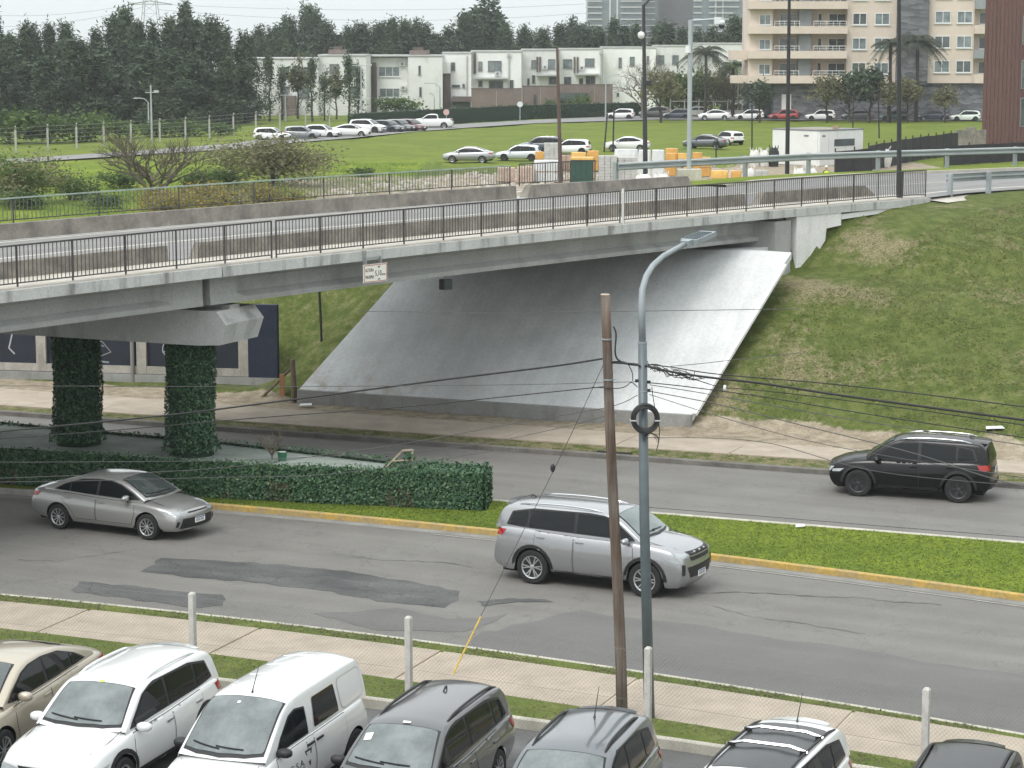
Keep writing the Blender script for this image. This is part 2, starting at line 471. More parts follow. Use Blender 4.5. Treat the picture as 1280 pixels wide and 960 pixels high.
# ------------------------------------------------------------------ carriageways, kerbs, pavements
def asphalt(name, c1, c2, streak=True, fine=.24, dirv=-27, st_=(.05, 1.1, 1), crack=.78):
    m, nt, b = mk(name); L = nt.links.new
    pos = nt.nodes.new('ShaderNodeNewGeometry').outputs['Position']
    mp = nt.nodes.new('ShaderNodeMapping'); mp.inputs['Rotation'].default_value = (0, 0, R(-dirv)); mp.inputs['Scale'].default_value = st_
    vr = nt.nodes.new('ShaderNodeVectorRotate'); vr.rotation_type = 'Z_AXIS'; vr.inputs['Angle'].default_value = R(-dirv)
    L(pos, vr.inputs['Vector']); mp.inputs['Rotation'].default_value = (0, 0, 0); L(vr.outputs[0], mp.inputs['Vector'])
    st = _n(nt, 'ShaderNodeTexNoise', Scale=1.0, Detail=4.0); L(mp.outputs[0], st.inputs['Vector'])
    big = _n(nt, 'ShaderNodeTexNoise', Scale=.45, Detail=6.0, Roughness=.7); L(pos, big.inputs['Vector'])
    gr = _n(nt, 'ShaderNodeTexNoise', Scale=16, Detail=6.0, Roughness=.85); L(pos, gr.inputs['Vector'])
    ad = nt.nodes.new('ShaderNodeMath'); ad.operation = 'ADD'; L(st.outputs[0], ad.inputs[0]); L(big.outputs[0], ad.inputs[1])
    rp = nt.nodes.new('ShaderNodeValToRGB'); e = rp.color_ramp.elements
    e[0].position = .38; e[0].color = (*c1, 1); e[1].position = .62; e[1].color = (*c2, 1)
    hv = nt.nodes.new('ShaderNodeMath'); hv.operation = 'MULTIPLY'; hv.inputs[1].default_value = .5; L(ad.outputs[0], hv.inputs[0])
    L(hv.outputs[0], rp.inputs['Fac'])
    mr = nt.nodes.new('ShaderNodeMapRange'); L(gr.outputs[0], mr.inputs[0])
    mr.inputs[1].default_value = .3; mr.inputs[2].default_value = .7; mr.inputs[3].default_value = 1 - fine; mr.inputs[4].default_value = 1 + fine
    mm = _n(nt, 'ShaderNodeMix', data_type='RGBA', blend_type='MULTIPLY'); mm.inputs['Factor'].default_value = 1
    L(rp.outputs[0], mm.inputs[6]); L(mr.outputs[0], mm.inputs[7])
    vo = _n(nt, 'ShaderNodeTexVoronoi', Scale=.33); vo.feature = 'DISTANCE_TO_EDGE'
    wv = _n(nt, 'ShaderNodeTexNoise', Scale=.9, Detail=5.0)
    L(pos, wv.inputs['Vector'])
    av = nt.nodes.new('ShaderNodeVectorMath'); av.operation = 'ADD'; sc = nt.nodes.new('ShaderNodeVectorMath'); sc.operation = 'SCALE'; sc.inputs['Scale'].default_value = 2.6
    L(wv.outputs['Color'], sc.inputs[0]); L(pos, av.inputs[0]); L(sc.outputs[0], av.inputs[1]); L(av.outputs[0], vo.inputs['Vector'])
    cr = nt.nodes.new('ShaderNodeMapRange'); L(vo.outputs['Distance'], cr.inputs[0]); cr.inputs[1].default_value = .0; cr.inputs[2].default_value = .012; cr.inputs[3].default_value = crack; cr.inputs[4].default_value = 1
    m2 = _n(nt, 'ShaderNodeMix', data_type='RGBA', blend_type='MULTIPLY'); m2.inputs['Factor'].default_value = 1
    L(mm.outputs[2], m2.inputs[6]); L(cr.outputs[0], m2.inputs[7])
    L(m2.outputs[2], b.inputs['Base Color']); b.inputs['Roughness'].default_value = .82
    bp = _n(nt, 'ShaderNodeBump', Strength=.35, Distance=.01); L(gr.outputs[0], bp.inputs['Height']); L(bp.outputs[0], b.inputs['Normal'])
    return m
m_road = asphalt('worn_asphalt', (.128, .122, .112), (.172, .165, .152))
m_road_dark = asphalt('newer_asphalt', (.104, .101, .097), (.134, .131, .125), fine=.18, crack=.95)
m_patch = asphalt('tar_patch', (.046, .047, .048), (.104, .103, .101), fine=.5, st_=(.5, 1.5, 1), crack=.6)
m_deckroad = asphalt('deck_asphalt', (.165, .162, .158), (.215, .212, .206), fine=.12, dirv=50, crack=.9)
m_lot = asphalt('car_park_asphalt', (.085, .085, .083), (.13, .13, .127))
m_conc = pm('pavement_concrete', (.345, .292, .232), .85, var=.15, scale=1.3, fine=.09, bscale=24, bump=.15)
m_conc_joint = pm('pavement_joint', (.52, .45, .35), .9, var=.1, scale=3)
m_kerb_dark = pm('dark_far_kerb', (.13, .122, .11), .9, var=.3, scale=1.3, fine=.15, bscale=20)
m_kerb = pm('grey_kerb', (.27, .26, .24), .9, var=.25, scale=1.6, fine=.15, bscale=20)
m_kerb_pale = pm('pale_kerb', (.42, .40, .34), .9, var=.2, scale=1.6, fine=.12, bscale=20)
m_yellow = pm('yellow_kerb_paint', (.44, .29, .06), .75, col2=(.29, .225, .12), scale=1.9, fine=.2, bscale=12)
m_grass = ground_mat('verge_grass', attr=False, lush=.25, dry=.42)
m_median = ground_mat('median_grass', attr=False, lush=.75, dry=.22)
def sheet(name, fa, fb, z, mat, oa=0.0, ob=0.0, xs=XS):
    return struct(MB().strip(line(fa, oa, xs), line(fb, ob, xs), z), name, mat)
mb = MB().strip(line(lambda x: -30), line(Y_LOT), 0.0); struct(mb, 'car_park', m_lot)
sheet('road', Y_RN, Y_MN, 0.0, m_road)
sheet('road', Y_MF, Y_RF, 0.0, m_road)
sheet('median', Y_MN, Y_MF, .105, m_median, .12, -.12)
sheet('verge', Y_SWT, Y_RN, .075, m_grass, -.05, -.1)
sheet('verge', Y_LOT, Y_SWB, .155, m_grass, .1, .1)
m_grass_dry = ground_mat('dry_verge_grass', attr=False, lush=.0, dry=.62)
sheet('verge', Y_RF, Y_FSB, .085, m_grass_dry, .12, .1)
# newer lane of the near carriageway
xs2 = [-.9, -.6, -.3] + [x * .5 for x in range(0, 41)] + [25, 32, 42, 55, 70]
jag = lambda x: .12 * math.sin(x * 2.1) + .07 * math.sin(x * 5.3)
struct(MB().strip([(x, Y_RN(x) + .02) for x in xs2], [(x, Y_RN(x) + (4.5 + jag(x)) * min(1, max(.02, (x + .95 + .2 * math.sin(x * 9)) / 2.6)) ** .6) for x in xs2], .005), 'lane_resurfacing', m_road_dark)
def kerb(name, f, off, wd, z0, z1, mat, xs=XS):
    a = line(f, off, xs); b = line(f, off + wd, xs); mb = MB()
    c = wd * .18
    a2 = line(f, off + c, xs); b2 = line(f, off + wd - c, xs)
    mb.wall(a, z0, z1 - c * .7).strip(a, a2, z1 - c * .7, z1).strip(a2, b2, z1).strip(b2, b, z1, z1 - c * .7).wall(b, z0, z1 - c * .7)
    return struct(mb, name, mat, recalc=True)
xk1 = [x for x in XS if x <= -8.5]; xk2 = [-8.5, -8] + [x for x in XS if x > -8]
kerb('kerb', Y_MN, 0, .17, -.05, .15, m_kerb, xk1 + [-8.5]) if xk1[-1] != -8.5 else kerb('kerb', Y_MN, 0, .17, -.05, .15, m_kerb, xk1)
kerb('kerb', Y_MN, 0, .17, -.05, .15, m_yellow, [-8.49] + xk2[1:])
kerb('kerb', Y_MF, -.15, .15, -.05, .13, m_kerb_pale)
kerb('kerb', Y_RF, 0, .20, -.05, .15, m_kerb_dark)
kerb('kerb', Y_RN, -.13, .13, -.05, .085, m_kerb_pale)
kerb('kerb', Y_LOT, 0, .16, -.05, .19, m_kerb_pale)
# pale gutter strips
m_gut = pm('concrete_gutter', (.20, .195, .18), .9, var=.2, scale=1.5, fine=.15, bscale=22)
sheet('gutter', Y_MN, Y_MN, .004, m_gut, -.42, 0)
sheet('gutter', Y_RN, Y_RN, .009, m_gut, 0, .28)
# pavements with separate slabs
def pavement(name, f0, f1, z, x0, x1, step, mat, base):
    root = struct(MB().strip(line(f0), line(f1), z - .03), name, base)
    g = .022; x = x0; k = 0
    while x < x1:
        xa, xb = x + g, x + step - g
        sk = .42                                    # joints square to the road
        def P(f, xx): return (xx, f(xx))
        def corner(f, xx, d): return (xx + d, f(xx + d))
        wa = sk * (f1(x) - f0(x)) / 1.2
        p = [corner(f0, xa, 0), corner(f0, xb, 0), corner(f1, xb, wa), corner(f1, xa, wa)]
        hz = .004 * math.sin(k * 1.7)
        mb = MB(); n = 4
        A = [(xa + (xb - xa) * i / n, f0(xa + (xb - xa) * i / n)) for i in range(n + 1)]
        Bq = [(xa + wa + (xb - xa) * i / n, f1(xa + wa + (xb - xa) * i / n)) for i in range(n + 1)]
        mb.strip(A, Bq, z + hz).wall(A, z - .04, z + hz).wall(Bq, z - .04, z + hz)
        mb.wall([A[0], Bq[0]], z - .04, z + hz).wall([A[-1], Bq[-1]], z - .04, z + hz)
        mb.obj('paving_slab', mat, root)
        x += step; k += 1
    return root
pavement('pavement', Y_SWB, Y_SWT, .12, -24.6, 22, 3.72, m_conc, m_conc_joint)
pavement('pavement', Y_FSB, Y_FST, .12, -30, 28, 3.3, m_conc, m_conc_joint)

# tar patches on the near carriageway, ragged outlines
def blob(name, outline, z, mat, jit=.10, sub=16):
    pts = []
    n = len(outline)
    for i in range(n):
        a, b = outline[i], outline[(i + 1) % n]
        sub = max(1, int(math.dist(a, b) / (jit * 3.2)))
        for k in range(sub):
            t = k / sub
            pts.append((a[0] + (b[0] - a[0]) * t + random.uniform(-jit, jit), a[1] + (b[1] - a[1]) * t + random.uniform(-jit, jit), z))
    return struct(MB().add(pts, [tuple(range(len(pts)))]), name, mat)
gp = lambda L: [G(*p) for p in L]
blob('road_patch', gp([(205, 697), (300, 702), (420, 712), (520, 728), (574, 740), (560, 760), (470, 752), (400, 738), (320, 728), (250, 724), (180, 714)]), .006, m_patch)
blob('road_patch', gp([(100, 727), (180, 734), (282, 744), (280, 757), (250, 760), (170, 750), (85, 739)]), .006, m_patch, .08)
blob('road_patch', gp([(598, 752), (640, 748), (684, 750), (690, 753), (640, 753), (606, 758)]), .010, m_patch, .04, 6)
blob('road_patch', gp([(390, 768), (500, 760), (560, 775), (640, 768), (585, 790), (470, 788)]), .006, m_road_dark, .1)
m_drain = pm('drain_dark', (.012, .012, .012), .9)
dr = MB(); p = G(768, 571); dr.box((p[0], p[1] - .05, .07), (1.05, .16, .16), rz=R(-22))
tag(dr.obj('storm_drain', m_drain), 'dark storm drain opening in the far kerb right of the wooden pole', 'drain')
# thin painted edge lines
m_line = pm('faded_road_paint', (.34, .33, .30), .8, col2=(.2, .195, .185), scale=2.5, fine=.2, bscale=14)
struct(MB().strip([(x, Y_MN(x) - .62) for x in XS if -2 <= x <= 26], [(x, Y_MN(x) - .54) for x in XS if -2 <= x <= 26], .010), 'road_marking', m_line)

# jagged cracks and seams in the near carriageway
m_crack = pm('road_crack_fill', (.045, .044, .042), .95, var=.3, scale=6)
def crack(name, P, w0, jit):
    pts = []
    for (a, b) in zip(P[:-1], P[1:]):
        n = max(2, int(math.dist(a, b) / .18))
        for k in range(n):
            t = k / n; pts.append((a[0] + (b[0] - a[0]) * t + random.uniform(-jit, jit), a[1] + (b[1] - a[1]) * t + random.uniform(-jit, jit)))
    ww = [w0 * random.uniform(.35, 1.3) for _ in pts]
    return struct(MB().strip(pts, [(x + .25 * w, y + w) for (x, y), w in zip(pts, ww)], .013), name, m_crack)
crack('road_crack', gp([(868, 742), (930, 741), (1000, 745), (1075, 748), (1120, 753), (1190, 757)]), .035, .05)
crack('road_crack', gp([(640, 690), (600, 716), (560, 735)]), .03, .05)
crack('road_crack', gp([(890, 758), (940, 772), (1010, 781), (1090, 795)]), .022, .04)
crack('road_crack', gp([(420, 693), (470, 700), (560, 704), (600, 712)]), .025, .05)
crack('road_crack', gp([(20, 700), (70, 702), (150, 690), (190, 684)]), .025, .05)
# ------------------------------------------------------------------ overpass
def stain_mat(name, c1, c2, dark, amt=.5, sc=.8, streak=2.2, rough=.85):
    """painted or bare concrete with rain streaks running down and blotches"""
    m, nt, b = mk(name); L = nt.links.new
    pos = nt.nodes.new('ShaderNodeNewGeometry').outputs['Position']
    mp = nt.nodes.new('ShaderNodeMapping'); mp.inputs['Scale'].default_value = (streak, streak, .35); L(pos, mp.inputs['Vector'])
    a = _n(nt, 'ShaderNodeTexNoise', Scale=1.0, Detail=5.0, Roughness=.6); L(mp.outputs[0], a.inputs['Vector'])
    bg_ = _n(nt, 'ShaderNodeTexNoise', Scale=sc, Detail=7.0, Roughness=.7); L(pos, bg_.inputs['Vector'])
    r1 = nt.nodes.new('ShaderNodeValToRGB'); r1.color_ramp.elements[0].color = (*c2, 1); r1.color_ramp.elements[1].color = (*c1, 1)
    r1.color_ramp.elements[0].position = .35; r1.color_ramp.elements[1].position = .65; L(bg_.outputs[0], r1.inputs[0])
    mr = nt.nodes.new('ShaderNodeMapRange'); mr.interpolation_type = 'SMOOTHSTEP'; L(a.outputs[0], mr.inputs[0])
    mr.inputs[1].default_value = .5; mr.inputs[2].default_value = .72; mr.inputs[4].default_value = amt
    mx = _n(nt, 'ShaderNodeMix', data_type='RGBA'); L(mr.outputs[0], mx.inputs['Factor']); L(r1.outputs[0], mx.inputs[6]); mx.inputs[7].default_value = (*dark, 1)
    fn = _n(nt, 'ShaderNodeTexNoise', Scale=18, Detail=3.0); L(pos, fn.inputs['Vector'])
    m2 = nt.nodes.new('ShaderNodeMapRange'); L(fn.outputs[0], m2.inputs[0]); m2.inputs[1].default_value = .3; m2.inputs[2].default_value = .7; m2.inputs[3].default_value = .9; m2.inputs[4].default_value = 1.1
    mm = _n(nt, 'ShaderNodeMix', data_type='RGBA', blend_type='MULTIPLY'); mm.inputs['Factor'].default_value = 1
    L(mx.outputs[2], mm.inputs[6]); L(m2.outputs[0], mm.inputs[7]); L(mm.outputs[2], b.inputs['Base Color'])
    b.inputs['Roughness'].default_value = rough
    bp = _n(nt, 'ShaderNodeBump', Strength=.25, Distance=.01); L(fn.outputs[0], bp.inputs['Height']); L(bp.outputs[0], b.inputs['Normal'])
    return m
m_edge = stain_mat('painted_slab_edge', (.50, .51, .50), (.39, .40, .39), (.12, .115, .105), .75, 1.0, 2.6)
m_walk = stain_mat('walkway_concrete', (.50, .465, .41), (.38, .355, .31), (.27, .245, .21), .4, 1.2, 1.0)
m_girder = stain_mat('girder_concrete', (.36, .37, .365), (.29, .295, .29), (.14, .14, .135), .45, .5, .9)
m_barrier = stain_mat('weathered_barrier_concrete', (.26, .235, .20), (.115, .105, .092), (.055, .05, .045), .55, 1.6, 1.8)
m_parapet = stain_mat('lichen_parapet_concrete', (.27, .245, .21), (.14, .127, .112), (.07, .063, .055), .6, 1.3, 1.5)
m_pier = stain_mat('pier_concrete', (.48, .485, .48), (.40, .405, .40), (.09, .09, .085), .55, .5, 1.2)
m_white_conc = stain_mat('white_painted_concrete', (.72, .725, .715), (.62, .625, .62), (.42, .37, .3), .3, .6, 1.2)
m_rail_dark = pm('railing_iron', (.055, .05, .048), .6, var=.4, scale=6)
m_rail_green = pm('greenish_rail_paint', (.27, .33, .29), .6, var=.25, scale=3)
m_rail_white = pm('white_post_paint', (.65, .65, .62), .6)
m_line_deck = pm('deck_lane_paint', (.50, .48, .42), .8, var=.2, scale=2)

def sweep(mb, poly, s0, s1, step=1.5, cap=True):
    n = max(1, int(math.ceil((s1 - s0) / step))); m = len(poly); vs = []
    for i in range(n + 1):
        s = s0 + (s1 - s0) * i / n; z = Z_DECK + camber(s)
        for v, dz in poly:
            x, y = B(s, v); vs.append((x, y, z + dz))
    fs = [(i * m + k, i * m + (k + 1) % m, (i + 1) * m + (k + 1) % m, (i + 1) * m + k) for i in range(n) for k in range(m)]
    if cap:
        fs.append(tuple(range(m - 1, -1, -1))); fs.append(tuple(n * m + k for k in range(m)))
    return mb.add(vs, fs)
def rect(v0, v1, d0, d1): return [(v0, d0), (v1, d0), (v1, d1), (v0, d1)]
S_L, S_J, S_A, S_R = -46, 7.05, 34.0, 42.86
bridge = thing('overpass', 'grey concrete road overpass on ivy covered piers crossing the street', 'overpass', (*B(8, 5.5), 0))
def part(mb, name, mat, parent=None, smooth=False):
    o = mb.obj(name, mat, bridge if parent is None else parent, smooth)
    if parent is None: o.matrix_parent_inverse = Matrix.Translation(bridge.location).inverted()
    return o
for a, b_ in ((S_L, S_J - .03), (S_J + .03, S_R)):
    part(sweep(MB(), [(0, -.27), (0, 0), (W_DECK, 0), (W_DECK, -.27), (10.9, -.33), (.5, -.33)], a, b_), 'deck_slab', m_edge)
part(sweep(MB(), rect(.10, 1.72, .0, .05), S_L, S_R), 'walkway', m_walk)
part(sweep(MB(), rect(2.12, 10.25, .0, .02), S_L, S_R), 'road_surface', m_deckroad)
ln = MB(); sweep(ln, rect(6.1, 6.22, .02, .026), S_L, S_R + 0); part(ln, 'lane_line', m_line_deck)
ln = MB(); sweep(ln, rect(9.85, 9.95, .02, .026), S_L, S_R); part(ln, 'edge_line', m_line_deck)
# girders: I sections with thick end blocks
def isec(vc, web):
    return [(vc - .32, -1.06), (vc + .32, -1.06), (vc + .32, -.93), (vc + web, -.80), (vc + web, -.46), (vc + .30, -.36), (vc + .30, -.33), (vc - .30, -.33), (vc - .30, -.36), (vc - web, -.46), (vc - web, -.80), (vc - .32, -.93)]
for vc in (.95, 3.3, 5.7, 8.1, 10.45):
    for a, b_ in ((S_L, S_J - .12), (S_J + .14, S_A + .6)):
        mb = MB()
        if a == S_L: sweep(mb, isec(vc, .12), a, b_ - 1.3, 3, False); sweep(mb, isec(vc, .30), b_ - 1.0, b_, 3)
        else: sweep(mb, isec(vc, .30), a, a + .9, 3); sweep(mb, isec(vc, .12), a + 1.2, b_ - 1.2, 3, False); sweep(mb, isec(vc, .30), b_ - .9, b_, 3)
        # tapering lengths between web and end block
        spots = [(b_ - 1.3, b_ - 1.0, .12, .30)] if a == S_L else [(a + .9, a + 1.2, .30, .12), (b_ - 1.2, b_ - .9, .12, .30)]
        for sa, sb, w0, w1 in spots:
            P0, P1 = isec(vc, w0), isec(vc, w1); m = len(P0)
            vs = [(*B(sa, v), Z_DECK + camber(sa) + d) for v, d in P0] + [(*B(sb, v), Z_DECK + camber(sb) + d) for v, d in P1]
            mb.add(vs, [(k, (k + 1) % m, m + (k + 1) % m, m + k) for k in range(m)])
        part(mb, 'girder', m_girder)
for s_ in (-12, S_J - .7, S_J + .7, 16, 25, S_A - .2):
    part(sweep(MB(), rect(1.1, 10.3, -.95, -.34), s_ - .12, s_ + .12), 'cross_beam', m_girder)
# concrete barriers beside the walkway, with gaps at the joints and sloped ends
def barrier(s0, s1, v0, v1, h, mat, sl0=.0, sl1=.0, name='barrier'):
    mb = MB(); n = max(2, int((s1 - s0) / 1.2)); vs = []
    for i in range(n + 1):
        s = s0 + (s1 - s0) * i / n; z = Z_DECK + camber(s)
        st = s + (sl0 if i == 0 else 0) - (sl1 if i == n else 0)
        for v, d, q in ((v0, .0, 0), (v1, .0, 0), (v1 - .05, h * .45, .4), (v1 - .09, h, 1), (v0 + .04, h, 1)):
            x, y = B(s + (st - s) * q, v); vs.append((x, y, z + d))
    m = 5
    fs = [(i * m + k, i * m + (k + 1) % m, (i + 1) * m + (k + 1) % m, (i + 1) * m + k) for i in range(n) for k in range(m)]
    fs += [tuple(range(m - 1, -1, -1)), tuple(n * m + k for k in range(m))]
    return part(mb.add(vs, fs), name, mat)
barrier(S_L, 6.75, 1.72, 2.08, .46, m_barrier)
barrier(7.75, 33.2, 1.72, 2.08, .46, m_barrier, .15, 0)
barrier(34.0, 41.9, 1.72, 2.08, .46, m_barrier, .35, .8)
barrier(S_L, 31.4, 10.55, 10.95, .46, m_parapet, name='parapet')
barrier(32.0, 42.4, 10.55, 10.95, .44, m_parapet, .25, .3, name='parapet')
# pier: cap beam on columns clad with leaves
PD = Vector((-.913, .407, 0)); PN = Vector((.407, .913, 0)); C1 = Vector((-8.60, 61.36, 0))
e0 = C1 - PD * 1.72
prof = [(.28, 5.02), (0, 4.68), (.20, 4.14), (.9, 4.10), (9.6, 4.10), (10.6, 4.14), (10.8, 4.68), (10.5, 5.02)]
capm = MB().prism([e0 + PD * a + Vector((0, 0, z)) for a, z in prof], PN * -.98, PN * .98)
part(capm, 'pier_cap', m_pier)
for k, vc in enumerate((.95, 3.3, 5.7, 8.1, 10.45)):
    p = e0 + PD * (.75 + k * 2.3)
    part(MB().box((p.x, p.y, 5.07), (.5, .9, .1), rz=R(66)), 'bearing', m_pier)
m_ivy = pm('ivy_leaf', (.020, .066, .030), .6, col2=(.038, .094, .042), scale=9)
m_ivy2 = pm('ivy_leaf_light', (.09, .17, .075), .5, col2=(.06, .11, .04), scale=9)
m_ivy_base = pm('ivy_mat_dark', (.010, .028, .013), .9, var=.4, scale=8)  # very dark green base behind the ivy and hedge leaves
def leaf_quads(pts, nrms, size, jitter=.6, two=.12):
    """flat leaf faces scattered on a surface; returns an MB with two materials"""
    mb = MB()
    for p, n in zip(pts, nrms):
        n = (Vector(n) + Vector((random.gauss(0, jitter), random.gauss(0, jitter), random.gauss(0, jitter)))).normalized()
        t = n.orthogonal().normalized(); t = (Matrix.Rotation(random.uniform(0, 6.28), 3, n) @ t); b = n.cross(t)
        s = size * random.uniform(.6, 1.35); p = Vector(p)
        mb.mi = 1 if random.random() < two else 0
        mb.add([p - t * s, p + b * s * .55, p + t * s, p - b * s * .55], [(0, 1, 2, 3)])
    return mb
cols = []
Z_PL = 1.15
for k in range(3):
    c = C1 + PD * (3.62 * k)
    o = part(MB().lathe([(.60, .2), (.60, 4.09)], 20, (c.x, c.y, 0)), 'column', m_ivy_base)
    prf = [(.62 + .07 * math.sin(z * 2.3 + k) * .3 + (.10 * max(0, 1 - (z - Z_PL) / .5)), z) for z in [Z_PL - .05 + i * .28 for i in range(11)]]
    pts, nr = [], []
    for i in range(5200 if k < 2 else 1500):
        a = random.uniform(0, 6.283); z = random.uniform(Z_PL, 4.06)
        rr = .625 + .035 * math.sin(3 * a + z * 2.2 + k) + random.uniform(-.02, .05) + (.12 * max(0, 1 - (z - Z_PL) / .45))
        pts.append((c.x + rr * math.cos(a), c.y + rr * math.sin(a), z)); nr.append((math.cos(a), math.sin(a), .25))
    lv = leaf_quads(pts, nr, .048).obj('ivy', [m_ivy, m_ivy2], o, recalc=False); lv['kind'] = 'stuff'
# abutment, berm wall and white cheek wall
def vq(v, q):
    # solve for x, y from across-deck coordinate v and distance q behind the slope toe
    a1, b1, c1 = -SB, CB, v - SB * 11.96 + CB * 53.9
    c1 = v + SB * (-A0[0]) * 1.0 + CB * A0[1]
    a2, b2, c2 = .417 * .923, .923, q + 73.3 * .923
    det = a1 * b2 - a2 * b1
    return (c1 * b2 - c2 * b1) / det, (a1 * c2 - a2 * c1) / det
pa = [vq(.06, 8.6), vq(11.3, 8.6), vq(11.3, 9.5), vq(.06, 9.5)]
part(MB().prism([Vector((x, y, 0)) for x, y in pa], (0, 0, 3.8), (0, 0, 5.88)), 'abutment_wall', m_girder)
ck = [(33.85, 5.96), (36.7, 5.96), (36.7, 5.50), (35.75, 5.44), (35.68, 5.02), (35.2, 4.62), (34.5, 4.22), (33.85, 4.18)]
def bp3(s, v, z): x, y = B(s, v); return Vector((x, y, z))
part(MB().prism([bp3(s, .03, z + camber(s) * .3) for s, z in ck], (0, 0, 0), Vector((-SB, CB, 0)) * .45), 'cheek_wall', m_white_conc)
part(MB().prism([bp3(s, .05, z) for s, z in [(36.75, 5.9), (36.75, 5.72), (42.6, 5.85), (42.6, 6.0)]], (0, 0, 0), Vector((-SB, CB, 0)) * .3), 'edge_slab', m_white_conc)

# paved slope under the bridge
def slope_mat():
    m, nt, b = mk('trowelled_slope_concrete'); L = nt.links.new
    pos = nt.nodes.new('ShaderNodeNewGeometry').outputs['Position']
    vr = nt.nodes.new('ShaderNodeVectorRotate'); vr.rotation_type = 'Z_AXIS'; vr.inputs['Angle'].default_value = R(22.7); L(pos, vr.inputs['Vector'])
    def nz(sc, sx, sy, sz, det=5.0):
        mp = nt.nodes.new('ShaderNodeMapping'); mp.inputs['Scale'].default_value = (sx, sy, sz); L(vr.outputs[0], mp.inputs['Vector'])
        n = _n(nt, 'ShaderNodeTexNoise', Scale=sc, Detail=det, Roughness=.65); L(mp.outputs[0], n.inputs['Vector']); return n.outputs['Fac']
    def mr(f, a, c, d, e):
        x = nt.nodes.new('ShaderNodeMapRange'); x.interpolation_type = 'SMOOTHSTEP'; L(f, x.inputs[0])
        for i, q_ in enumerate((a, c, d, e)): x.inputs[i + 1].default_value = q_
        return x.outputs[0]
    def mul(a, f):
        x = _n(nt, 'ShaderNodeMix', data_type='RGBA', blend_type='MULTIPLY'); x.inputs['Factor'].default_value = 1
        if isinstance(a, tuple): x.inputs[6].default_value = (*a, 1)
        else: L(a, x.inputs[6])
        L(f, x.inputs[7]); return x.outputs[2]
    def mix(f, a, c):
        x = _n(nt, 'ShaderNodeMix', data_type='RGBA'); L(f, x.inputs['Factor']); L(a, x.inputs[6]); x.inputs[7].default_value = (*c, 1); return x.outputs[2]
    c = mul((.56, .575, .575), mr(nz(1.0, 3.2, .16, .16), .3, .7, .93, 1.03))      # trowel and water streaks down the fall line
    c = mul(c, mr(nz(.35, 1, 1, 1, 7.0), .3, .7, .84, 1.08))
    c = mul(c, mr(nz(9.0, 1, 1, 1, 4.0), .3, .7, .93, 1.07))
    c = mix(mr(nz(1.0, 1.1, .12, .12, 6.0), .60, .76, 0, .26), c, (.23, .23, .22))      # drip marks
    sp = nt.nodes.new('ShaderNodeSeparateXYZ'); L(pos, sp.inputs[0])
    low = mr(sp.outputs['Z'], 1.7, .45, 0, 1); left = mr(sp.outputs['X'], .5, -6.0, 0, 1)
    k = nt.nodes.new('ShaderNodeMath'); k.operation = 'MULTIPLY'; L(low, k.inputs[0]); L(mr(nz(1.3, 1, 1, 1, 6.0), .45, .7, 0, .75), k.inputs[1])
    k2 = nt.nodes.new('ShaderNodeMath'); k2.operation = 'MULTIPLY'; L(k.outputs[0], k2.inputs[0]); L(left, k2.inputs[1])
    c = mix(k2.outputs[0], c, (.30, .235, .155))                                     # rusty soil stain at the low left corner
    L(c, b.inputs['Base Color']); b.inputs['Roughness'].default_value = .72
    bp = _n(nt, 'ShaderNodeBump', Strength=.3, Distance=.015); L(nz(2.0, 3.2, .3, .3), bp.inputs['Height']); L(bp.outputs[0], b.inputs['Normal']); return m
m_slope = slope_mat()
m_toe = stain_mat('toe_wall_concrete', (.30, .30, .29), (.22, .22, .21), (.09, .085, .075), .5, .8, 1.4)
sl = MB(); nq, nv = 14, 30; P = []
for j in range(nq + 1):
    q = 8.7 * j / nq
    for i in range(nv + 1):
        t = i / nv; va = -2.45 + min(q, 7) * .14 if q < 6.9 else .3; vb = 10.65 + .05 * q
        x, y = vq(va + (vb - va) * t, q); z = min(.52 + .665 * q, 5.02)
        P.append((x, y, z + .012 * math.sin(t * 19) * math.sin(q * 2)))
W_ = nv + 1
fs = [(j * W_ + i, j * W_ + i + 1, (j + 1) * W_ + i + 1, (j + 1) * W_ + i) for j in range(nq) for i in range(nv)]
sl.add(P, fs)
for col_ in (0, nv):                                       # side faces with thickness
    e = [P[j * W_ + col_] for j in range(nq + 1)]
    sl.add(e + [(x, y, z - .22) for x, y, z in e], [(j, j + 1, nq + 2 + j, nq + 1 + j) for j in range(nq)])
ps = sl.obj('paved_slope', m_slope)
tag(ps, 'smooth pale grey concrete slope rising from the pavement up under the bridge', 'slope')
tw = MB(); a = [vq(-2.45 + 13.1 * i / 12, 0) for i in range(13)]; b_ = [vq(-2.45 + 13.1 * i / 12, -.10) for i in range(13)]
tw.wall(b_, .02, .51).strip(b_, a, .51, .525).wall([b_[0], a[0]], .02, .52).wall([b_[-1], a[-1]], .02, .52)
tw.obj('toe_wall', m_toe, ps)
rim = MB(); e = [P[j * W_] for j in range(nq + 1)]
for p, q in zip(e[:10], e[1:11]):
    rim.beam(Vector(p) + Vector((.06, 0, .0)), Vector(q) + Vector((.06, 0, .0)), .14, .10)
rim.obj('edge_kerb', m_white_conc, ps)

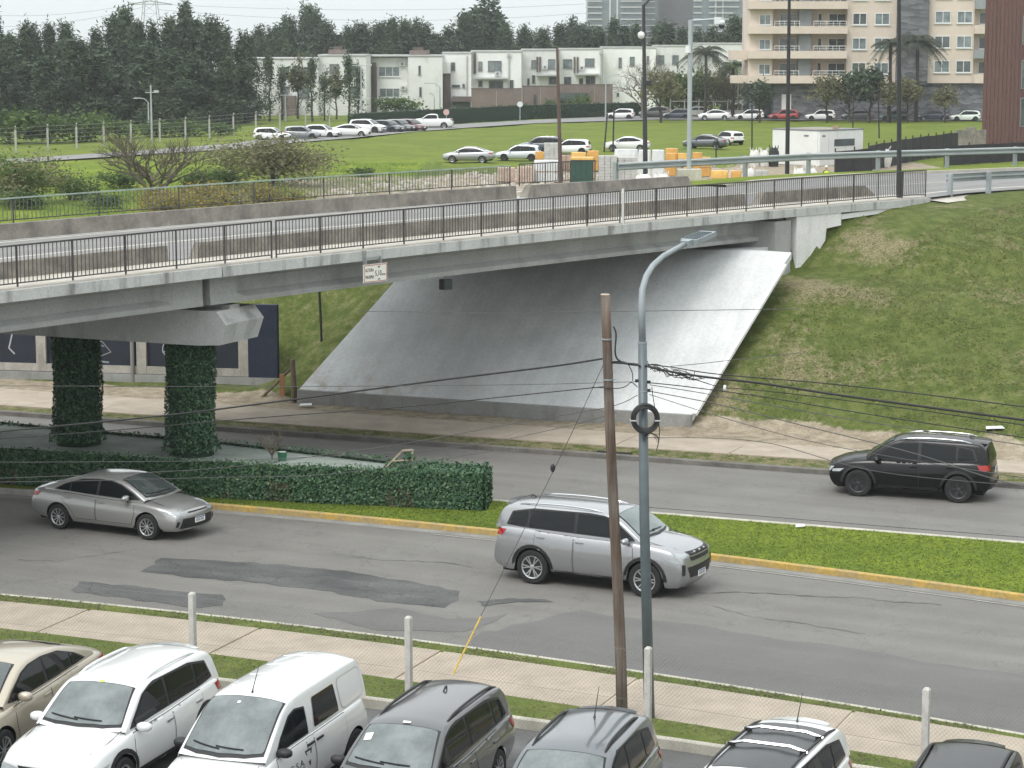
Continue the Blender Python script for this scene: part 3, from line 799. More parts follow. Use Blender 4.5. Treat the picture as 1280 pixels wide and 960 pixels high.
# ------------------------------------------------------------------ railings
bal_me = MB().bbox(-.008, .008, -.008, .008, 0, 1.0).mesh('baluster', m_rail_dark)
post_me = MB().bbox(-.017, .017, -.017, .017, 0, 1.0).mesh('post', m_rail_dark)
bal_me2 = MB().bbox(-.009, .009, -.009, .009, 0, 1.0).mesh('baluster', pm('far_bar_paint', (.10, .115, .10), .7))
bal_me3 = MB().bbox(-.009, .009, -.009, .009, 0, 1.0).mesh('baluster', m_rail_dark)
ANG = math.atan2(SB, CB)
def railing(label, s0, s1, v, h, base, bm_, pm_, railmat, gap, pgap, posts=None, group=None):
    x0, y0 = B(s0, v); z0 = Z_DECK + camber(s0) + base
    t = thing('railing', label, 'railing', (x0, y0, z0), 0, group)
    n = int((s1 - s0) / pgap + .5); rl = MB()
    def P(s, dz): x, y = B(s, v); return Vector((x - x0, y - y0, Z_DECK + camber(s) + base + dz - z0))
    k = max(1, int((s1 - s0) / 3))
    for i in range(k):
        a, b_ = s0 + (s1 - s0) * i / k, s0 + (s1 - s0) * (i + 1) / k
        rl.beam(P(a, h), P(b_, h), .045, .04)
    rl.obj('handrail', railmat, t)
    rl = MB()
    for i in range(k):
        a, b_ = s0 + (s1 - s0) * i / k, s0 + (s1 - s0) * (i + 1) / k
        rl.beam(P(a, .09), P(b_, .09), .03, .03)
    rl.obj('bottom_rail', railmat if railmat is m_rail_dark else m_rail_dark, t)
    for i in range(n + 1):
        s = s0 + (s1 - s0) * i / n; ref('post', pm_, t, P(s, -.02), ANG, (1, 1, h + .02))
    m = int((s1 - s0) / gap)
    for i in range(1, m):
        s = s0 + (s1 - s0) * i / m; ref('baluster', bm_, t, P(s, .09), ANG, (1, 1, h - .09))
    return t
NR = 'railing sections along the near edge of the overpass'
r1 = railing('dark iron bar railing on the near bridge edge left of the height sign', -6, 8.95, .16, .98, .05, bal_me, post_me, m_rail_dark, .122, 1.66, group=NR)
r2 = railing('dark iron bar railing on the near bridge edge above the height sign', 9.12, 24.0, .16, .98, .05, bal_me, post_me, m_rail_dark, .122, 1.66, group=NR)
r3 = railing('dark iron bar railing at the right end of the near bridge edge', 24.2, 42.75, .16, .98, .05, bal_me, post_me, m_rail_dark, .124, 1.7, group=NR)
x, y = B(24.1, .12)
wp = MB().bbox(-.025, .025, -.025, .025, -.05, 1.06).obj('marker_post', m_rail_white, None, loc=(x, y, Z_DECK + camber(24) + .05), rz=ANG)
tag(wp, 'slim white post in the near bridge railing left of the lamp arm', 'post')
FR = 'railing sections along the far edge of the overpass'
railing('pale green railing with thin bars on the far bridge parapet in front of the shrubs', -4, 31.3, 10.8, .72, .46, bal_me2, post_me, m_rail_green, .15, 3.2, group=FR)
railing('short bar railing on the far bridge edge in front of the block pallets', 31.9, 36.4, 10.85, .78, .44, bal_me3, post_me, m_rail_dark, .15, 1.5, group=FR)

# ------------------------------------------------------------------ height sign
def text_mesh(txt, size, depth=.002):
    cu = bpy.data.curves.new('lettering', 'FONT'); cu.body = txt; cu.size = size; cu.extrude = depth
    cu.align_x = 'LEFT'; cu.resolution_u = 3
    o = bpy.data.objects.new('lettering', cu); COL.objects.link(o)
    dg = bpy.context.evaluated_depsgraph_get(); dg.update()
    me = bpy.data.meshes.new_from_object(o.evaluated_get(dg))
    bpy.data.objects.remove(o); bpy.data.curves.remove(cu)
    return me
def text_obj(txt, size, mat, parent, loc, rot=(math.pi / 2, 0, 0), width=None, name='lettering', bold=0):
    me = text_mesh(txt, size); me.materials.clear(); me.materials.append(mat)
    xs = [v.co.x for v in me.vertices]; wd = max(xs) - min(xs)
    o = bpy.data.objects.new(name, me); COL.objects.link(o); o.parent = parent
    o.location = loc; o.rotation_euler = rot
    if width: o.scale = (width / wd, 1, 1)
    return o
m_sign_white = pm('sign_face', (.72, .70, .64), .55, var=.05, scale=3)
m_sign_red = pm('sign_red_border', (.36, .08, .06), .6, var=.15, scale=5)
m_black = pm('black_print', (.02, .02, .02), .6)
m_steel = pm('galvanised_steel', (.36, .38, .39), .45, var=.12, scale=4, metal=.6)
m_blackmetal = pm('black_metal', (.018, .019, .021), .5)
x, y = B(12.62, -.10)
sg = thing('height_sign', 'white height limit sign with red border hung on the bridge edge', 'sign', (x, y, 5.42), ANG)
tilt = math.atan((camber(13.5) - camber(12)) / 1.5)
sw, sh = .94, .50
MB().bbox(-sw / 2, sw / 2, -.012, .012, 0, sh).obj('board', m_sign_white, sg)
fr = MB()
for a in ((-sw / 2 + .015, sw / 2 - .015, .015, .033), (-sw / 2 + .015, sw / 2 - .015, sh - .033, sh - .015)): fr.bbox(a[0], a[1], -.016, -.0125, a[2], a[3])
for a in ((-sw / 2 + .015, -sw / 2 + .033), (sw / 2 - .033, sw / 2 - .015)): fr.bbox(a[0], a[1], -.0165, -.0125, .034, sh - .034)
fr.obj('border', m_sign_red, sg)
text_obj('ALTURA', .13, m_black, sg, (-sw / 2 + .07, -.015, .30), width=.33)
text_obj('MAXIMA', .13, m_black, sg, (-sw / 2 + .07, -.015, .11), width=.33)
text_obj('5,10', .21, m_black, sg, (-.02, -.015, .17), width=.25)
text_obj('mts.', .10, m_black, sg, (.25, -.015, .17), width=.16)
ar = MB(); ar.add([(.08, -.015, .43), (.20, -.015, .43), (.14, -.015, .38)], [(0, 1, 2)]).add([(.08, -.015, .06), (.20, -.015, .06), (.14, -.015, .11)], [(0, 2, 1)])
ar.obj('arrow', m_black, sg)
bk = MB(); bk.bbox(-.36, -.33, -.006, .12, sh - .02, sh + .2).bbox(.24, .27, -.006, .12, sh - .02, sh + .2).bbox(-.36, .27, .03, .05, sh + .15, sh + .19); bk.obj('bracket', m_steel, sg)
# floodlight below the girder
x, y = B(16.35, .62)
fl = thing('floodlight', 'black floodlight hanging below the bridge girder over the pale slope', 'floodlight', (x, y, 4.86), ANG - .2)
MB().bbox(-.16, .16, -.10, .12, 0, .30).obj('housing', m_blackmetal, fl)
MB().bbox(-.13, .13, -.116, -.101, .03, .27).obj('lens', pm('dark_lens', (.03, .045, .05), .15), fl)
MB().beam((0, 0, .28), (.12, .25, .42), .04, .04).obj('bracket', m_steel, fl)

# ------------------------------------------------------------------ planter with clipped hedge faces round the piers
PF = [(-28, 67.3), (-20, 64.0), (-13.85, 61.75), (-6.6, 59.45), (-3.3, 58.75), (-.75, 58.15)]
PB = [(-28, 73.0), (-20, 69.0), (-14.5, 65.9), (-7.9, 62.95), (-3.3, 60.35), (-.6, 59.35)]
m_pl_top = pm('planter_top_concrete', (.26, .30, .27), .9, col2=(.16, .18, .16), scale=1.2, fine=.15, bscale=14)
pl = thing('planter', 'long low planter clad with artificial green hedge around the bridge piers', 'planter', (-8, 60.5, 0))
def ppart(mb, n, m, parent=None):
    o = mb.obj(n, m, pl if parent is None else parent, recalc=len(mb.f) < 500)
    if parent is None: o.matrix_parent_inverse = Matrix.Translation(pl.location).inverted()
    return o
def zt(i): return [1.16, 1.16, 1.14, 1.08, 1.02, 1.0][i]
ZT = [zt(i) for i in range(6)]
ppart(MB().strip(PF[:5], PB[:5], [z - .10 for z in ZT[:5]]), 'top_slab', m_pl_top)
core = MB().wall(PF, 0, [z - .03 for z in ZT]).wall(PB, 0, [z - .03 for z in ZT]).wall([PF[-1], PB[-1]], 0, .97).strip(PF[4:], PB[4:], .97)
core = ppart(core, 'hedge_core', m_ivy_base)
pts, nr = [], []
def along(Pl, t):
    seg = [math.dist(a, b) for a, b in zip(Pl[:-1], Pl[1:])]; tot = sum(seg); d = t * tot
    for (a, b), l in zip(zip(Pl[:-1], Pl[1:]), seg):
        if d <= l: return a[0] + (b[0] - a[0]) * d / l, a[1] + (b[1] - a[1]) * d / l
        d -= l
    return Pl[-1]
vis = PF[1:]
for i in range(23000):
    x, y = along(vis, random.random() ** .8); z = random.uniform(.1, 1.06) + .03
    d = random.uniform(-.02, .08) + .05 * math.sin(x * 2.3 + z * 3) * .6; pts.append((x - .25 * d, y - .95 * d, z)); nr.append((-.25, -.95, .25))
for i in range(2600):                                       # thin lip of leaves along both rims
    Pl = PF[1:] if i % 2 else PB[1:]; x, y = along(Pl, random.random()); s = 1 if i % 2 else -1
    d = random.uniform(-.05, .20); pts.append((x, y + d * s, 1.06 + random.uniform(-.05, .09))); nr.append((0, -.3, 1))
for i in range(4200):                                       # solid hedge block at the end
    a = random.random(); f = (PF[4][0] + (PF[5][0] - PF[4][0]) * a, PF[4][1] + (PF[5][1] - PF[4][1]) * a); g = (PB[4][0] + (PB[5][0] - PB[4][0]) * a, PB[4][1] + (PB[5][1] - PB[4][1]) * a)
    t = random.random(); pts.append((f[0] + (g[0] - f[0]) * t, f[1] + (g[1] - f[1]) * t, 1.0 + random.uniform(-.05, .07))); nr.append((0, 0, 1))
for i in range(2600):
    t = random.random(); f, g = PF[5], PB[5]; pts.append((f[0] + (g[0] - f[0]) * t + random.uniform(-.05, .1), f[1] + (g[1] - f[1]) * t, random.uniform(.1, 1.05))); nr.append((1, 0, .2))
hl = leaf_quads(pts, nr, .048, .55, .2)
for i, p in enumerate(pts):
    if p[2] < .62 and math.sin(p[0] * 1.7) + math.sin(p[0] * 4.1 + 1) > .5 + p[2] and random.random() < .55: hl.m[i] = 2
m_ivy3 = pm('dry_ivy_leaf', (.085, .078, .045), .8, col2=(.05, .06, .03), scale=6); hl = ppart(hl, 'hedge_leaves', [m_ivy, m_ivy2, m_ivy3], core); hl['kind'] = 'stuff'
hl.matrix_parent_inverse = (Matrix.Translation(pl.location)).inverted() @ Matrix.Identity(4) if False else Matrix.Identity(4)
# broken wire trellis at the joint of planter and hedge
tr = thing('trellis_frame', 'broken wooden trellis frame leaning on the green hedge end', 'trellis', (-2.9, 58.9, 1.0), R(-15))
m_oldwood = pm('weathered_wood', (.33, .27, .20), .9, var=.3, scale=8)
MB().beam((-.45, 0, 0), (.05, .1, .52), .04, .04).obj('bar', m_oldwood, tr)
MB().beam((.05, .1, .52), (.32, .12, .55), .04, .04).obj('bar', m_oldwood, tr)
MB().beam((.30, .12, -.05), (.32, .12, .55), .05, .05).obj('post', m_oldwood, tr)
MB().beam((-.2, .02, .25), (.3, .1, .28), .03, .03).obj('bar', m_oldwood, tr)
q = leaf_quads([(random.uniform(.1, .38), random.uniform(.0, .2), random.uniform(0, .5)) for _ in range(150)], [(0, -1, .3)] * 150, .05).obj('ivy', [m_ivy, m_ivy2], tr, recalc=False); q['kind'] = 'stuff'
bk = thing('bucket', 'small green bucket standing on the planter top', 'bucket', (*G(353, 572, 1.05), .96))
MB().lathe([(.10, 0), (.13, .24), (.12, .245)], 14).obj('body', pm('green_plastic', (.02, .12, .06), .5), bk)
MB().lathe([(.105, .246), (.10, .25)], 14).obj('rim', pm('pale_rim', (.5, .5, .45), .6), bk)

# ------------------------------------------------------------------ navy wall with pale frames beyond the far pavement
m_navy = pm('navy_wall_paint', (.006, .009, .018), .7, col2=(.011, .016, .028), scale=1.2, fine=.2, bscale=15)
m_navy2 = pm('bright_navy_paint', (.006, .011, .030), .7, col2=(.012, .019, .042), scale=1.4, fine=.25, bscale=12)
m_frame = stain_mat('pale_frame_concrete', (.38, .355, .32), (.27, .255, .225), (.13, .12, .105), .5, 1.5, 2.5)
WA = Vector((-8.1, 79.75, 0)); wd_ = Vector((-.983, .185, 0)); wang = math.atan2(-.185, .983)
wl = thing('framed_wall', 'navy painted wall divided by pale concrete frames under the bridge', 'wall', tuple(WA), wang)
def wb(mb, n, m): return mb.obj(n, m, wl)
wb(MB().bbox(-1.05, 0, -.15, .10, .05, 2.95), 'end_panel', m_navy2)
wb(MB().bbox(-24, -1.05, 0, .18, .05, 2.9), 'wall_body', m_navy)
for k in range(6):
    x1 = -1.05 - k * 3.72
    wb(MB().bbox(x1 - .36, x1 - .002, -.13, -.002, .42, 2.9), 'frame_post', m_frame)
    wb(MB().bbox(x1 - 3.718, x1 - .365, -.12, -.002, .42, .68), 'frame_rail', m_frame)
    wb(MB().bbox(x1 - 3.718, x1 - .365, -.12, -.002, 2.62, 2.9), 'frame_rail', m_frame)
    wb(MB().bbox(x1 - 3.355, x1 - .367, -.03, -.002, .685, 2.615), 'panel', m_navy)
wb(MB().bbox(-24, 0, -.2, -.002, 0.0, .40), 'plinth', m_toe)
m_chalk = pm('white_wall_paint_strokes', (.36, .38, .38), .8)
st = MB()
def stroke(pts, wdt=.035):
    for a, b in zip(pts[:-1], pts[1:]): st.beam((a[0], -.036, a[1]), (b[0], -.036, b[1]), .006, wdt, up=(0, 1, 0)) if False else st.box(((a[0] + b[0]) / 2, -.035, (a[1] + b[1]) / 2), (math.dist(a, b) + wdt * .6, .006, wdt), M=Matrix.Rotation(-math.atan2(b[1] - a[1], b[0] - a[0]), 3, 'Y'))
cx = -4.05; stroke([(cx + .14 * math.cos(t) + .04 * math.sin(t), 1.35 + .22 * math.sin(t)) for t in [i * .52 for i in range(13)]]); stroke([(cx - .08, 1.1), (cx + .1, 1.45), (cx + .14, 1.72)]); stroke([(cx - .15, 1.2), (cx + .2, 1.25)])
stw = wb(st, 'painted_mark', m_chalk)
st = MB()
for k in range(6): stroke([(-7.5 + k * .16, 1.55 - .03 * k), (-7.15 + k * .16, 1.2 + .03 * k)], .03)
stroke([(-7.75, 1.5), (-7.2, 1.75), (-6.4, 1.5), (-6.1, 1.15), (-6.6, .95), (-7.4, 1.05), (-7.8, 1.35), (-7.75, 1.5)], .03); stroke([(-7.6, .9), (-6.2, .78)], .06)
wb(st, 'painted_mark', pm('grey_wall_paint_strokes', (.22, .24, .25), .8))
st = MB(); stroke([(-10.4, 2.0), (-9.6, 1.85)], .06); stroke([(-9.75, 1.75), (-9.9, 1.2), (-9.7, 1.0)], .05); stroke([(-2.0, 1.62), (-1.8, 1.65)], .05)
wb(st, 'painted_mark', m_chalk)
# grey pole and rough timber posts by the wall
p = G(166, 475, .2); gpz = MB().tube([(p[0], p[1], 0), (p[0], p[1], 4.2)], .07, 10).obj('pole', pm('grey_pole_paint', (.20, .20, .19), .7)); tag(gpz, 'bare grey pole in front of the navy framed wall', 'pole')
tp = thing('timber_prop', 'leaning weathered timber props beside the foot of the pale slope', 'timber prop', (*G(368, 498, .15), .1))
m_prop = pm('prop_wood', (.15, .115, .085), .95, var=.3, scale=9)
MB().tube([(0, 0, 0), (-.05, .1, 1.35)], [.10, .08], 8).obj('post', m_prop, tp)
MB().tube([(-1.15, .35, .0), (-.15, .12, 1.0)], .05, 7).obj('brace', m_prop, tp)
MB().bbox(-.50, -.33, .1, .2, 0, .85).obj('plank', pm('orange_plank', (.33, .17, .09), .85, var=.2, scale=6), tp)
p = G(397, 415, 2.2); q = MB().tube([(p[0] - .03, p[1] + 2, 1.5), (p[0] - .12, p[1] + 2, 4.3)], .045, 8).obj('post', m_blackmetal); tag(q, 'thin dark post on the grass slope left of the pale concrete slope', 'post')
# ------------------------------------------------------------------ vehicles
def pch(pts):
    """monotone cubic through points"""
    xs = [p[0] for p in pts]; ys = [p[1] for p in pts]; n = len(xs)
    d = [(ys[i + 1] - ys[i]) / (xs[i + 1] - xs[i]) for i in range(n - 1)]
    m = [d[0]] + [0 if d[i - 1] * d[i] <= 0 else 2 * d[i - 1] * d[i] / (d[i - 1] + d[i]) for i in range(1, n - 1)] + [d[-1]]
    def f(x):
        if x <= xs[0]: return ys[0]
        if x >= xs[-1]: return ys[-1]
        i = 0
        while x > xs[i + 1]: i += 1
        h = xs[i + 1] - xs[i]; t = (x - xs[i]) / h
        return ((1 + 2 * t) * (1 - t) ** 2) * ys[i] + t * (1 - t) ** 2 * h * m[i] + t * t * (3 - 2 * t) * ys[i + 1] + t * t * (t - 1) * h * m[i + 1]
    return f
SECT = pch([(-.3, .86), (0, .905), (.08, .945), (.25, .985), (.45, 1.0), (.62, .993), (.8, .968), (.92, .945), (1.0, .905)])
TL = [0, .07, .18, .32, .47, .62, .76, .87, .95, 1.0]
CF = [1, .88, .7, .47, .23, 0]

def paint(name, col, metal=0.0, rough=.28, coat=1.0):
    m = pm(name, col, rough, metal=metal, coat=coat)
    return m
m_glass = pm('car_side_glass', (.008, .010, .011), .04, ior=1.4)
m_glass.node_tree.nodes['Principled BSDF'].inputs['Specular IOR Level'].default_value = .4
m_screen = pm('windscreen_glass', (.055, .068, .068), .05, ior=1.9, col2=(.028, .034, .034), scale=1.6, local=True)  # mottled tones paint a sky reflection into the glass colour
m_screen_pale = pm('windscreen_glass_pale', (.13, .165, .16), .05, ior=1.9, col2=(.07, .09, .09), scale=1.5, local=True)  # paler base and mottling put reflected sky into the colour
m_trim = pm('black_plastic', (.011, .011, .012), .55, local=True, var=.3, scale=8)
m_gap = pm('panel_gap', (.012, .012, .012), .9)
m_tyre = pm('tyre_rubber', (.013, .013, .013), .85)
m_under = pm('underbody', (.008, .008, .008), .95)
m_rim = pm('alloy_rim', (.45, .46, .47), .3, metal=.7)
m_rim_dark = pm('dark_rim', (.06, .06, .065), .35, metal=.6)
m_rim_black = pm('steel_wheel_black', (.03, .03, .03), .5)
m_chrome = pm('chrome', (.6, .61, .62), .12, metal=1)
m_lamp_red = pm('tail_lamp_red', (.30, .012, .012), .12, ior=1.6)
m_lamp = pm('headlamp_glass', (.42, .45, .46), .08, ior=1.7, col2=(.22, .24, .25), scale=3, local=True)
m_plate = pm('number_plate', (.72, .72, .70), .5)
m_plate_txt = pm('number_plate_print', (.05, .05, .05), .6)
m_plate_blue = pm('number_plate_band', (.04, .09, .28), .5)

class Car:
    def __init__(s, sp, lite=False):
        s.sp = sp; s.lite = lite
        L, W, H = sp['L'], sp['W'], sp['H']; s.L, s.W, s.H = L, W, H
        s.belt, s.deck, s.roof = pch(sp['belt']), pch(sp['deck']), sp['roof']
        hl = L / 2
        s.sill = pch(sp.get('sill') or [(-hl, .36), (-hl + .5, .27), (-hl + .9, sp.get('gc', .24)), (hl - .9, sp.get('gc', .24)), (hl - .4, .24), (hl, .25)])
        s.plan = pch([(-hl, .90), (-hl + .25, .955), (-hl + .9, .99), (-.3, 1.0), (hl - 1.1, .99), (hl - .4, .955), (hl, .88)])
        s.xf = hl - sp['fo']; s.xr = s.xf - sp['wb']; s.r = sp['r']; s.ra = sp['r'] + sp.get('arch', .055)
        nz = sp.get('nose') or [(.2, .10), (.4, .01), (.55, 0), (.7, .06), (.82, .20), (1.0, .42)]
        tz = sp.get('tail') or [(.25, .12), (.45, 0), (.62, .0), (.8, .06), (1.0, .12), (1.2, .16)]
        s.nose, s.tail = pch(nz), pch(tz)
        s.build()
    def deform(s, p):
        x, y, z = p; hl = s.L / 2; a = abs(y) / (s.W / 2)
        if x > hl - .85:
            w = ((x - (hl - .85)) / .85) ** 2; x = x - w * (s.nose(z) + s.sp.get('fr', .20) * a ** 2.4)
        if x < -hl + .6:
            w = ((-hl + .6 - x) / .6) ** 2; x = x + w * (s.tail(z) + s.sp.get('rr', .14) * a ** 3)
        return (x, y, z)
    def ring(s, x):
        zs, zb, zt = s.sill(x), s.belt(x), s.deck(x); hw = s.plan(x) * s.W / 2; zl = zs
        for xw in (s.xf, s.xr):
            d = abs(x - xw)
            if d < s.ra: zl = max(zl, s.r + math.sqrt(s.ra ** 2 - d ** 2))
        pts = []
        for t in TL:
            z = zl + (zb - zl) * t; pts.append((hw * SECT((z - zs) / (zb - zs)), z))
        yb = pts[-1][0]
        for f in CF[1:]:
            pts.append((yb * f, zb + (zt - zb) * (1 - f ** 2.6)))
        return pts
    def build(s):
        hl = s.L / 2; xs = set()
        for a in (0, .03, .08, .15, .24, .34, .46, .6): xs.add(round(-hl + a, 4)); xs.add(round(hl - a, 4))
        for xw in (s.xf, s.xr):
            for k in range(0, 13 if not s.lite else 9):
                n = 12 if not s.lite else 8
                xs.add(round(xw + s.ra * math.cos(math.pi * k / n) * .9995, 4))
        x = -hl
        while x < hl: xs.add(round(x, 4)); x += .14 if not s.lite else .28
        xs = sorted(xs)
        keep = [xs[0]]
        for x in xs[1:]:
            if x - keep[-1] > .018: keep.append(x)
        if keep[-1] != xs[-1]: keep[-1] = xs[-1]
        xs = keep
        mb = MB(); rings = [s.ring(x) for x in xs]; m = len(rings[0])
        for sg in (1, -1):
            vs = [s.deform((x, sg * y, z)) for x, rg in zip(xs, rings) for y, z in rg]
            mb.add(vs, [(i * m + k, i * m + k + 1, (i + 1) * m + k + 1, (i + 1) * m + k) for i in range(len(xs) - 1) for k in range(m - 1)])
        for x, rg in ((xs[0], rings[0]), (xs[-1], rings[-1])):       # end caps
            rows = [[s.deform((x, y * c, z)) for c in CF + [-c for c in CF[-2::-1]]] for y, z in rg[:len(TL)]]
            top = [s.deform((x, sg * y, z)) for sg in (1,) for y, z in rg[len(TL) - 1:]] + [s.deform((x, -y, z)) for y, z in rg[len(TL) - 1:-1][::-1]]
            rows.append(top); n = len(top)
            mb.add([p for r_ in rows for p in r_], [(j * n + i, j * n + i + 1, (j + 1) * n + i + 1, (j + 1) * n + i) for j in range(len(rows) - 1) for i in range(n - 1)])
        # greenhouse
        rp = s.roof; st = []
        f = pch(rp) if all(b[0] > a[0] for a, b in zip(rp[:-1], rp[1:])) else None
        dens = []
        for a, b in zip(rp[:-1], rp[1:]):
            n = max(2, int(math.dist(a, b) / (.09 if not s.lite else .16)))
            for k in range(n): dens.append(a[0] + (b[0] - a[0]) * k / n)
        dens.append(rp[-1][0])
        tum = s.sp.get('tum', .21); ch = s.sp.get('crown', .12); rings2 = []
        TG = [0, .22, .44, .66, .84, .95, 1.0]; CG = [.93, .82, .62, .4, .2, 0]
        for x in dens:
            zr = f(x); xb = max(-hl + .12, min(x, hl)); zb = s.belt(xb) - .015
            hwb = s.plan(xb) * s.W / 2 * SECT(1.0) * .985
            zr = max(zr, zb + .004); Hh = s.H - zb; ze = zb + (zr - zb) * (1 - ch)
            ye = lambda z: hwb - tum * max(0, (z - zb) / Hh) ** 1.25
            pts = [(ye(zb + (ze - zb) * t) - (.012 if t == 1 else 0), zb + (ze - zb) * t) for t in TG]
            y1 = pts[-1][0]
            pts += [(y1 * c, ze + (zr - ze) * (1 - c ** 2.3)) for c in CG]
            rings2.append((x, pts))
        s.bow = s.sp.get('bow', .10)
        def gdef(x, y, z, xl):
            # bow windscreen and tailgate in plan
            a = (abs(y) / (s.W / 2)) ** 2
            xf0, xr0 = rp[-1][0], rp[0][0]
            t = max(0, min(1, (x - (xf0 - 1.0)) / 1.0)); x = x - s.bow * a * t * 1.6
            t = max(0, min(1, ((xr0 + .5) - x) / .5)); x = x + s.bow * .7 * a * t
            return (x, y, z)
        m = len(rings2[0][1])
        for sg in (1, -1):
            vs = [gdef(x, sg * y, z, 0) for x, pts in rings2 for y, z in pts]
            mb.add(vs, [(i * m + k, i * m + k + 1, (i + 1) * m + k + 1, (i + 1) * m + k) for i in range(len(rings2) - 1) for k in range(m - 1)])
        me = bpy.data.meshes.new('body'); me.from_pydata(mb.v, [], mb.f)
        bm = bmesh.new(); bm.from_mesh(me); bmesh.ops.remove_doubles(bm, verts=bm.verts, dist=.0008)
        bmesh.ops.recalc_face_normals(bm, faces=bm.faces)
        bm.to_mesh(me); s.bvh = BVHTree.FromBMesh(bm); bm.free()
        me.polygons.foreach_set('use_smooth', [True] * len(me.polygons)); s.body = me
    # --- surface-following pieces
    def decal(s, poly, view, off=.004, edge=.11, sd=1, mat=None, name='panel', zmin=None, zmax=None):
        bm = bmesh.new(); vs = [bm.verts.new((a, b, 0)) for a, b in poly]
        bm.faces.new(vs); bmesh.ops.triangulate(bm, faces=bm.faces)
        for _ in range(5):
            es = [e for e in bm.edges if e.calc_length() > edge]
            if not es: break
            bmesh.ops.subdivide_edges(bm, edges=es, cuts=1); bmesh.ops.triangulate(bm, faces=[f for f in bm.faces if len(f.verts) > 3])
        bad = []
        for v in bm.verts:
            a, b = v.co.x, v.co.y
            if zmin is not None: b = max(b, s.belt(a) + zmin)
            if zmax is not None: b = min(b, s.belt(a) + zmax)
            if view in ('front', 'rear'): lim = s.W / 2 * .86; a = max(-lim, min(lim, a))
            if view == 'side': o, d = Vector((a, sd * 3, b)), Vector((0, -sd, 0))
            elif view == 'front': o, d = Vector((5, a, b)), Vector((-1, 0, 0))
            elif view == 'rear': o, d = Vector((-5, a, b)), Vector((1, 0, 0))
            else: o, d = Vector((b, a, 4)), Vector((0, 0, -1))
            h, n, _i, _d = s.bvh.ray_cast(o, d)
            if h is None: bad.append(v); continue
            if n.dot(d) > 0: n = -n
            v.co = h - d * off * .5 + n * off
        if bad: bmesh.ops.delete(bm, geom=bad, context='VERTS')
        bm.normal_update()
        for f in bm.faces:
            c = f.calc_center_median()
        me = bpy.data.meshes.new(name); bm.to_mesh(me); bm.free()
        # orient outwards
        if len(me.polygons):
            o = {'side': Vector((0, sd, 0)), 'front': Vector((1, 0, 0)), 'rear': Vector((-1, 0, 0)), 'top': Vector((0, 0, 1))}[view]
            if sum(p.normal.dot(o) * p.area for p in me.polygons) < 0: me.flip_normals()
        me.polygons.foreach_set('use_smooth', [True] * len(me.polygons))
        if mat: me.materials.append(mat)
        return me
    def hit(s, view, a, b, sd=1):
        if view == 'side': o, d = Vector((a, sd * 3, b)), Vector((0, -sd, 0))
        elif view == 'front': o, d = Vector((5, a, b)), Vector((-1, 0, 0))
        elif view == 'rear': o, d = Vector((-5, a, b)), Vector((1, 0, 0))
        else: o, d = Vector((b, a, 4)), Vector((0, 0, -1))
        h, n, _i, _d = s.bvh.ray_cast(o, d)
        return h
def rnd(poly, r=.04, k=3):
    out = []; n = len(poly)
    for i in range(n):
        p0, p, p1 = Vector(poly[i - 1]), Vector(poly[i]), Vector(poly[(i + 1) % n])
        a, b = (p0 - p), (p1 - p); ra = min(r, a.length * .45, b.length * .45)
        A = p + a.normalized() * ra; Bv = p + b.normalized() * ra
        for j in range(k + 1):
            t = j / k; q = (1 - t) ** 2 * A + 2 * t * (1 - t) * p + t * t * Bv; out.append((q.x, q.y))
    return out
def inset(poly, d):
    n = len(poly); A = sum(poly[i][0] * poly[(i + 1) % n][1] - poly[(i + 1) % n][0] * poly[i][1] for i in range(n))
    sg = 1 if A > 0 else -1; out = []
    for i in range(n):
        p0, p, p1 = Vector(poly[i - 1]), Vector(poly[i]), Vector(poly[(i + 1) % n])
        e0, e1 = (p - p0).normalized(), (p1 - p).normalized()
        n0, n1 = Vector((-e0.y, e0.x)) * sg, Vector((-e1.y, e1.x)) * sg
        b = (n0 + n1); b = b / max(.3, b.length_squared) * 2
        q = p + b * d; out.append((q.x, q.y))
    return out

def wheel_meshes(r, wdt, style, tmat=None):
    mb = MB(); rr = r * .66
    mb.lathe([(rr, -wdt / 2), (r * .93, -wdt / 2), (r * .985, -wdt * .40), (r, -wdt * .2), (r, wdt * .2), (r * .985, wdt * .40), (r * .93, wdt / 2), (rr * 1.04, wdt / 2), (rr, wdt * .38)], 28, axis='Y')
    tyre = mb.mesh('wheel', m_tyre, smooth=False)
    mb = MB(); y = wdt * .46
    mb.mi = 1; mb.lathe([(rr, wdt * .1), (rr * .98, wdt * .12)], 24, axis='Y')
    mb.mi = 0
    # outer lip
    n = 28; vs = []; 
    for q, yy in ((rr * 1.03, y), (rr * .92, y - .012), (rr * .90, wdt * .1)):
        for k in range(n): a = 2 * math.pi * k / n; vs.append((q * math.cos(a), yy, q * math.sin(a)))
    mb.add(vs, [(i * n + k, (i + 1) * n + k, (i + 1) * n + (k + 1) % n, i * n + (k + 1) % n) for i in range(2) for k in range(n)])
    ns = {'five': 5, 'six': 6, 'multi': 10, 'cap': 9, 'steel': 0}[style]
    for k in range(ns):
        a = 2 * math.pi * k / ns
        for da in ((-.16, .16) if style in ('five', 'six') else (0,)):
            ca, sa = math.cos(a), math.sin(a); c2, s2 = math.cos(a + da), math.sin(a + da)
            w_ = rr * (.10 if style in ('five', 'six') else .085)
            mb.beam((rr * .16 * ca, y - .03, rr * .16 * sa), (rr * .94 * c2, y - .008, rr * .94 * s2), w_ * (1.25 if style == 'five' else 1), .03, up=(0, 1, 0))
    mb.lathe([(rr * .24, y - .05), (rr * .22, y - .008), (rr * .1, y)], 12, axis='Y')
    if style == 'steel': mb.lathe([(rr * .9, y - .06), (rr * .75, y - .02), (rr * .35, y - .015), (rr * .3, y - .03)], 20, axis='Y')
    return tyre, mb
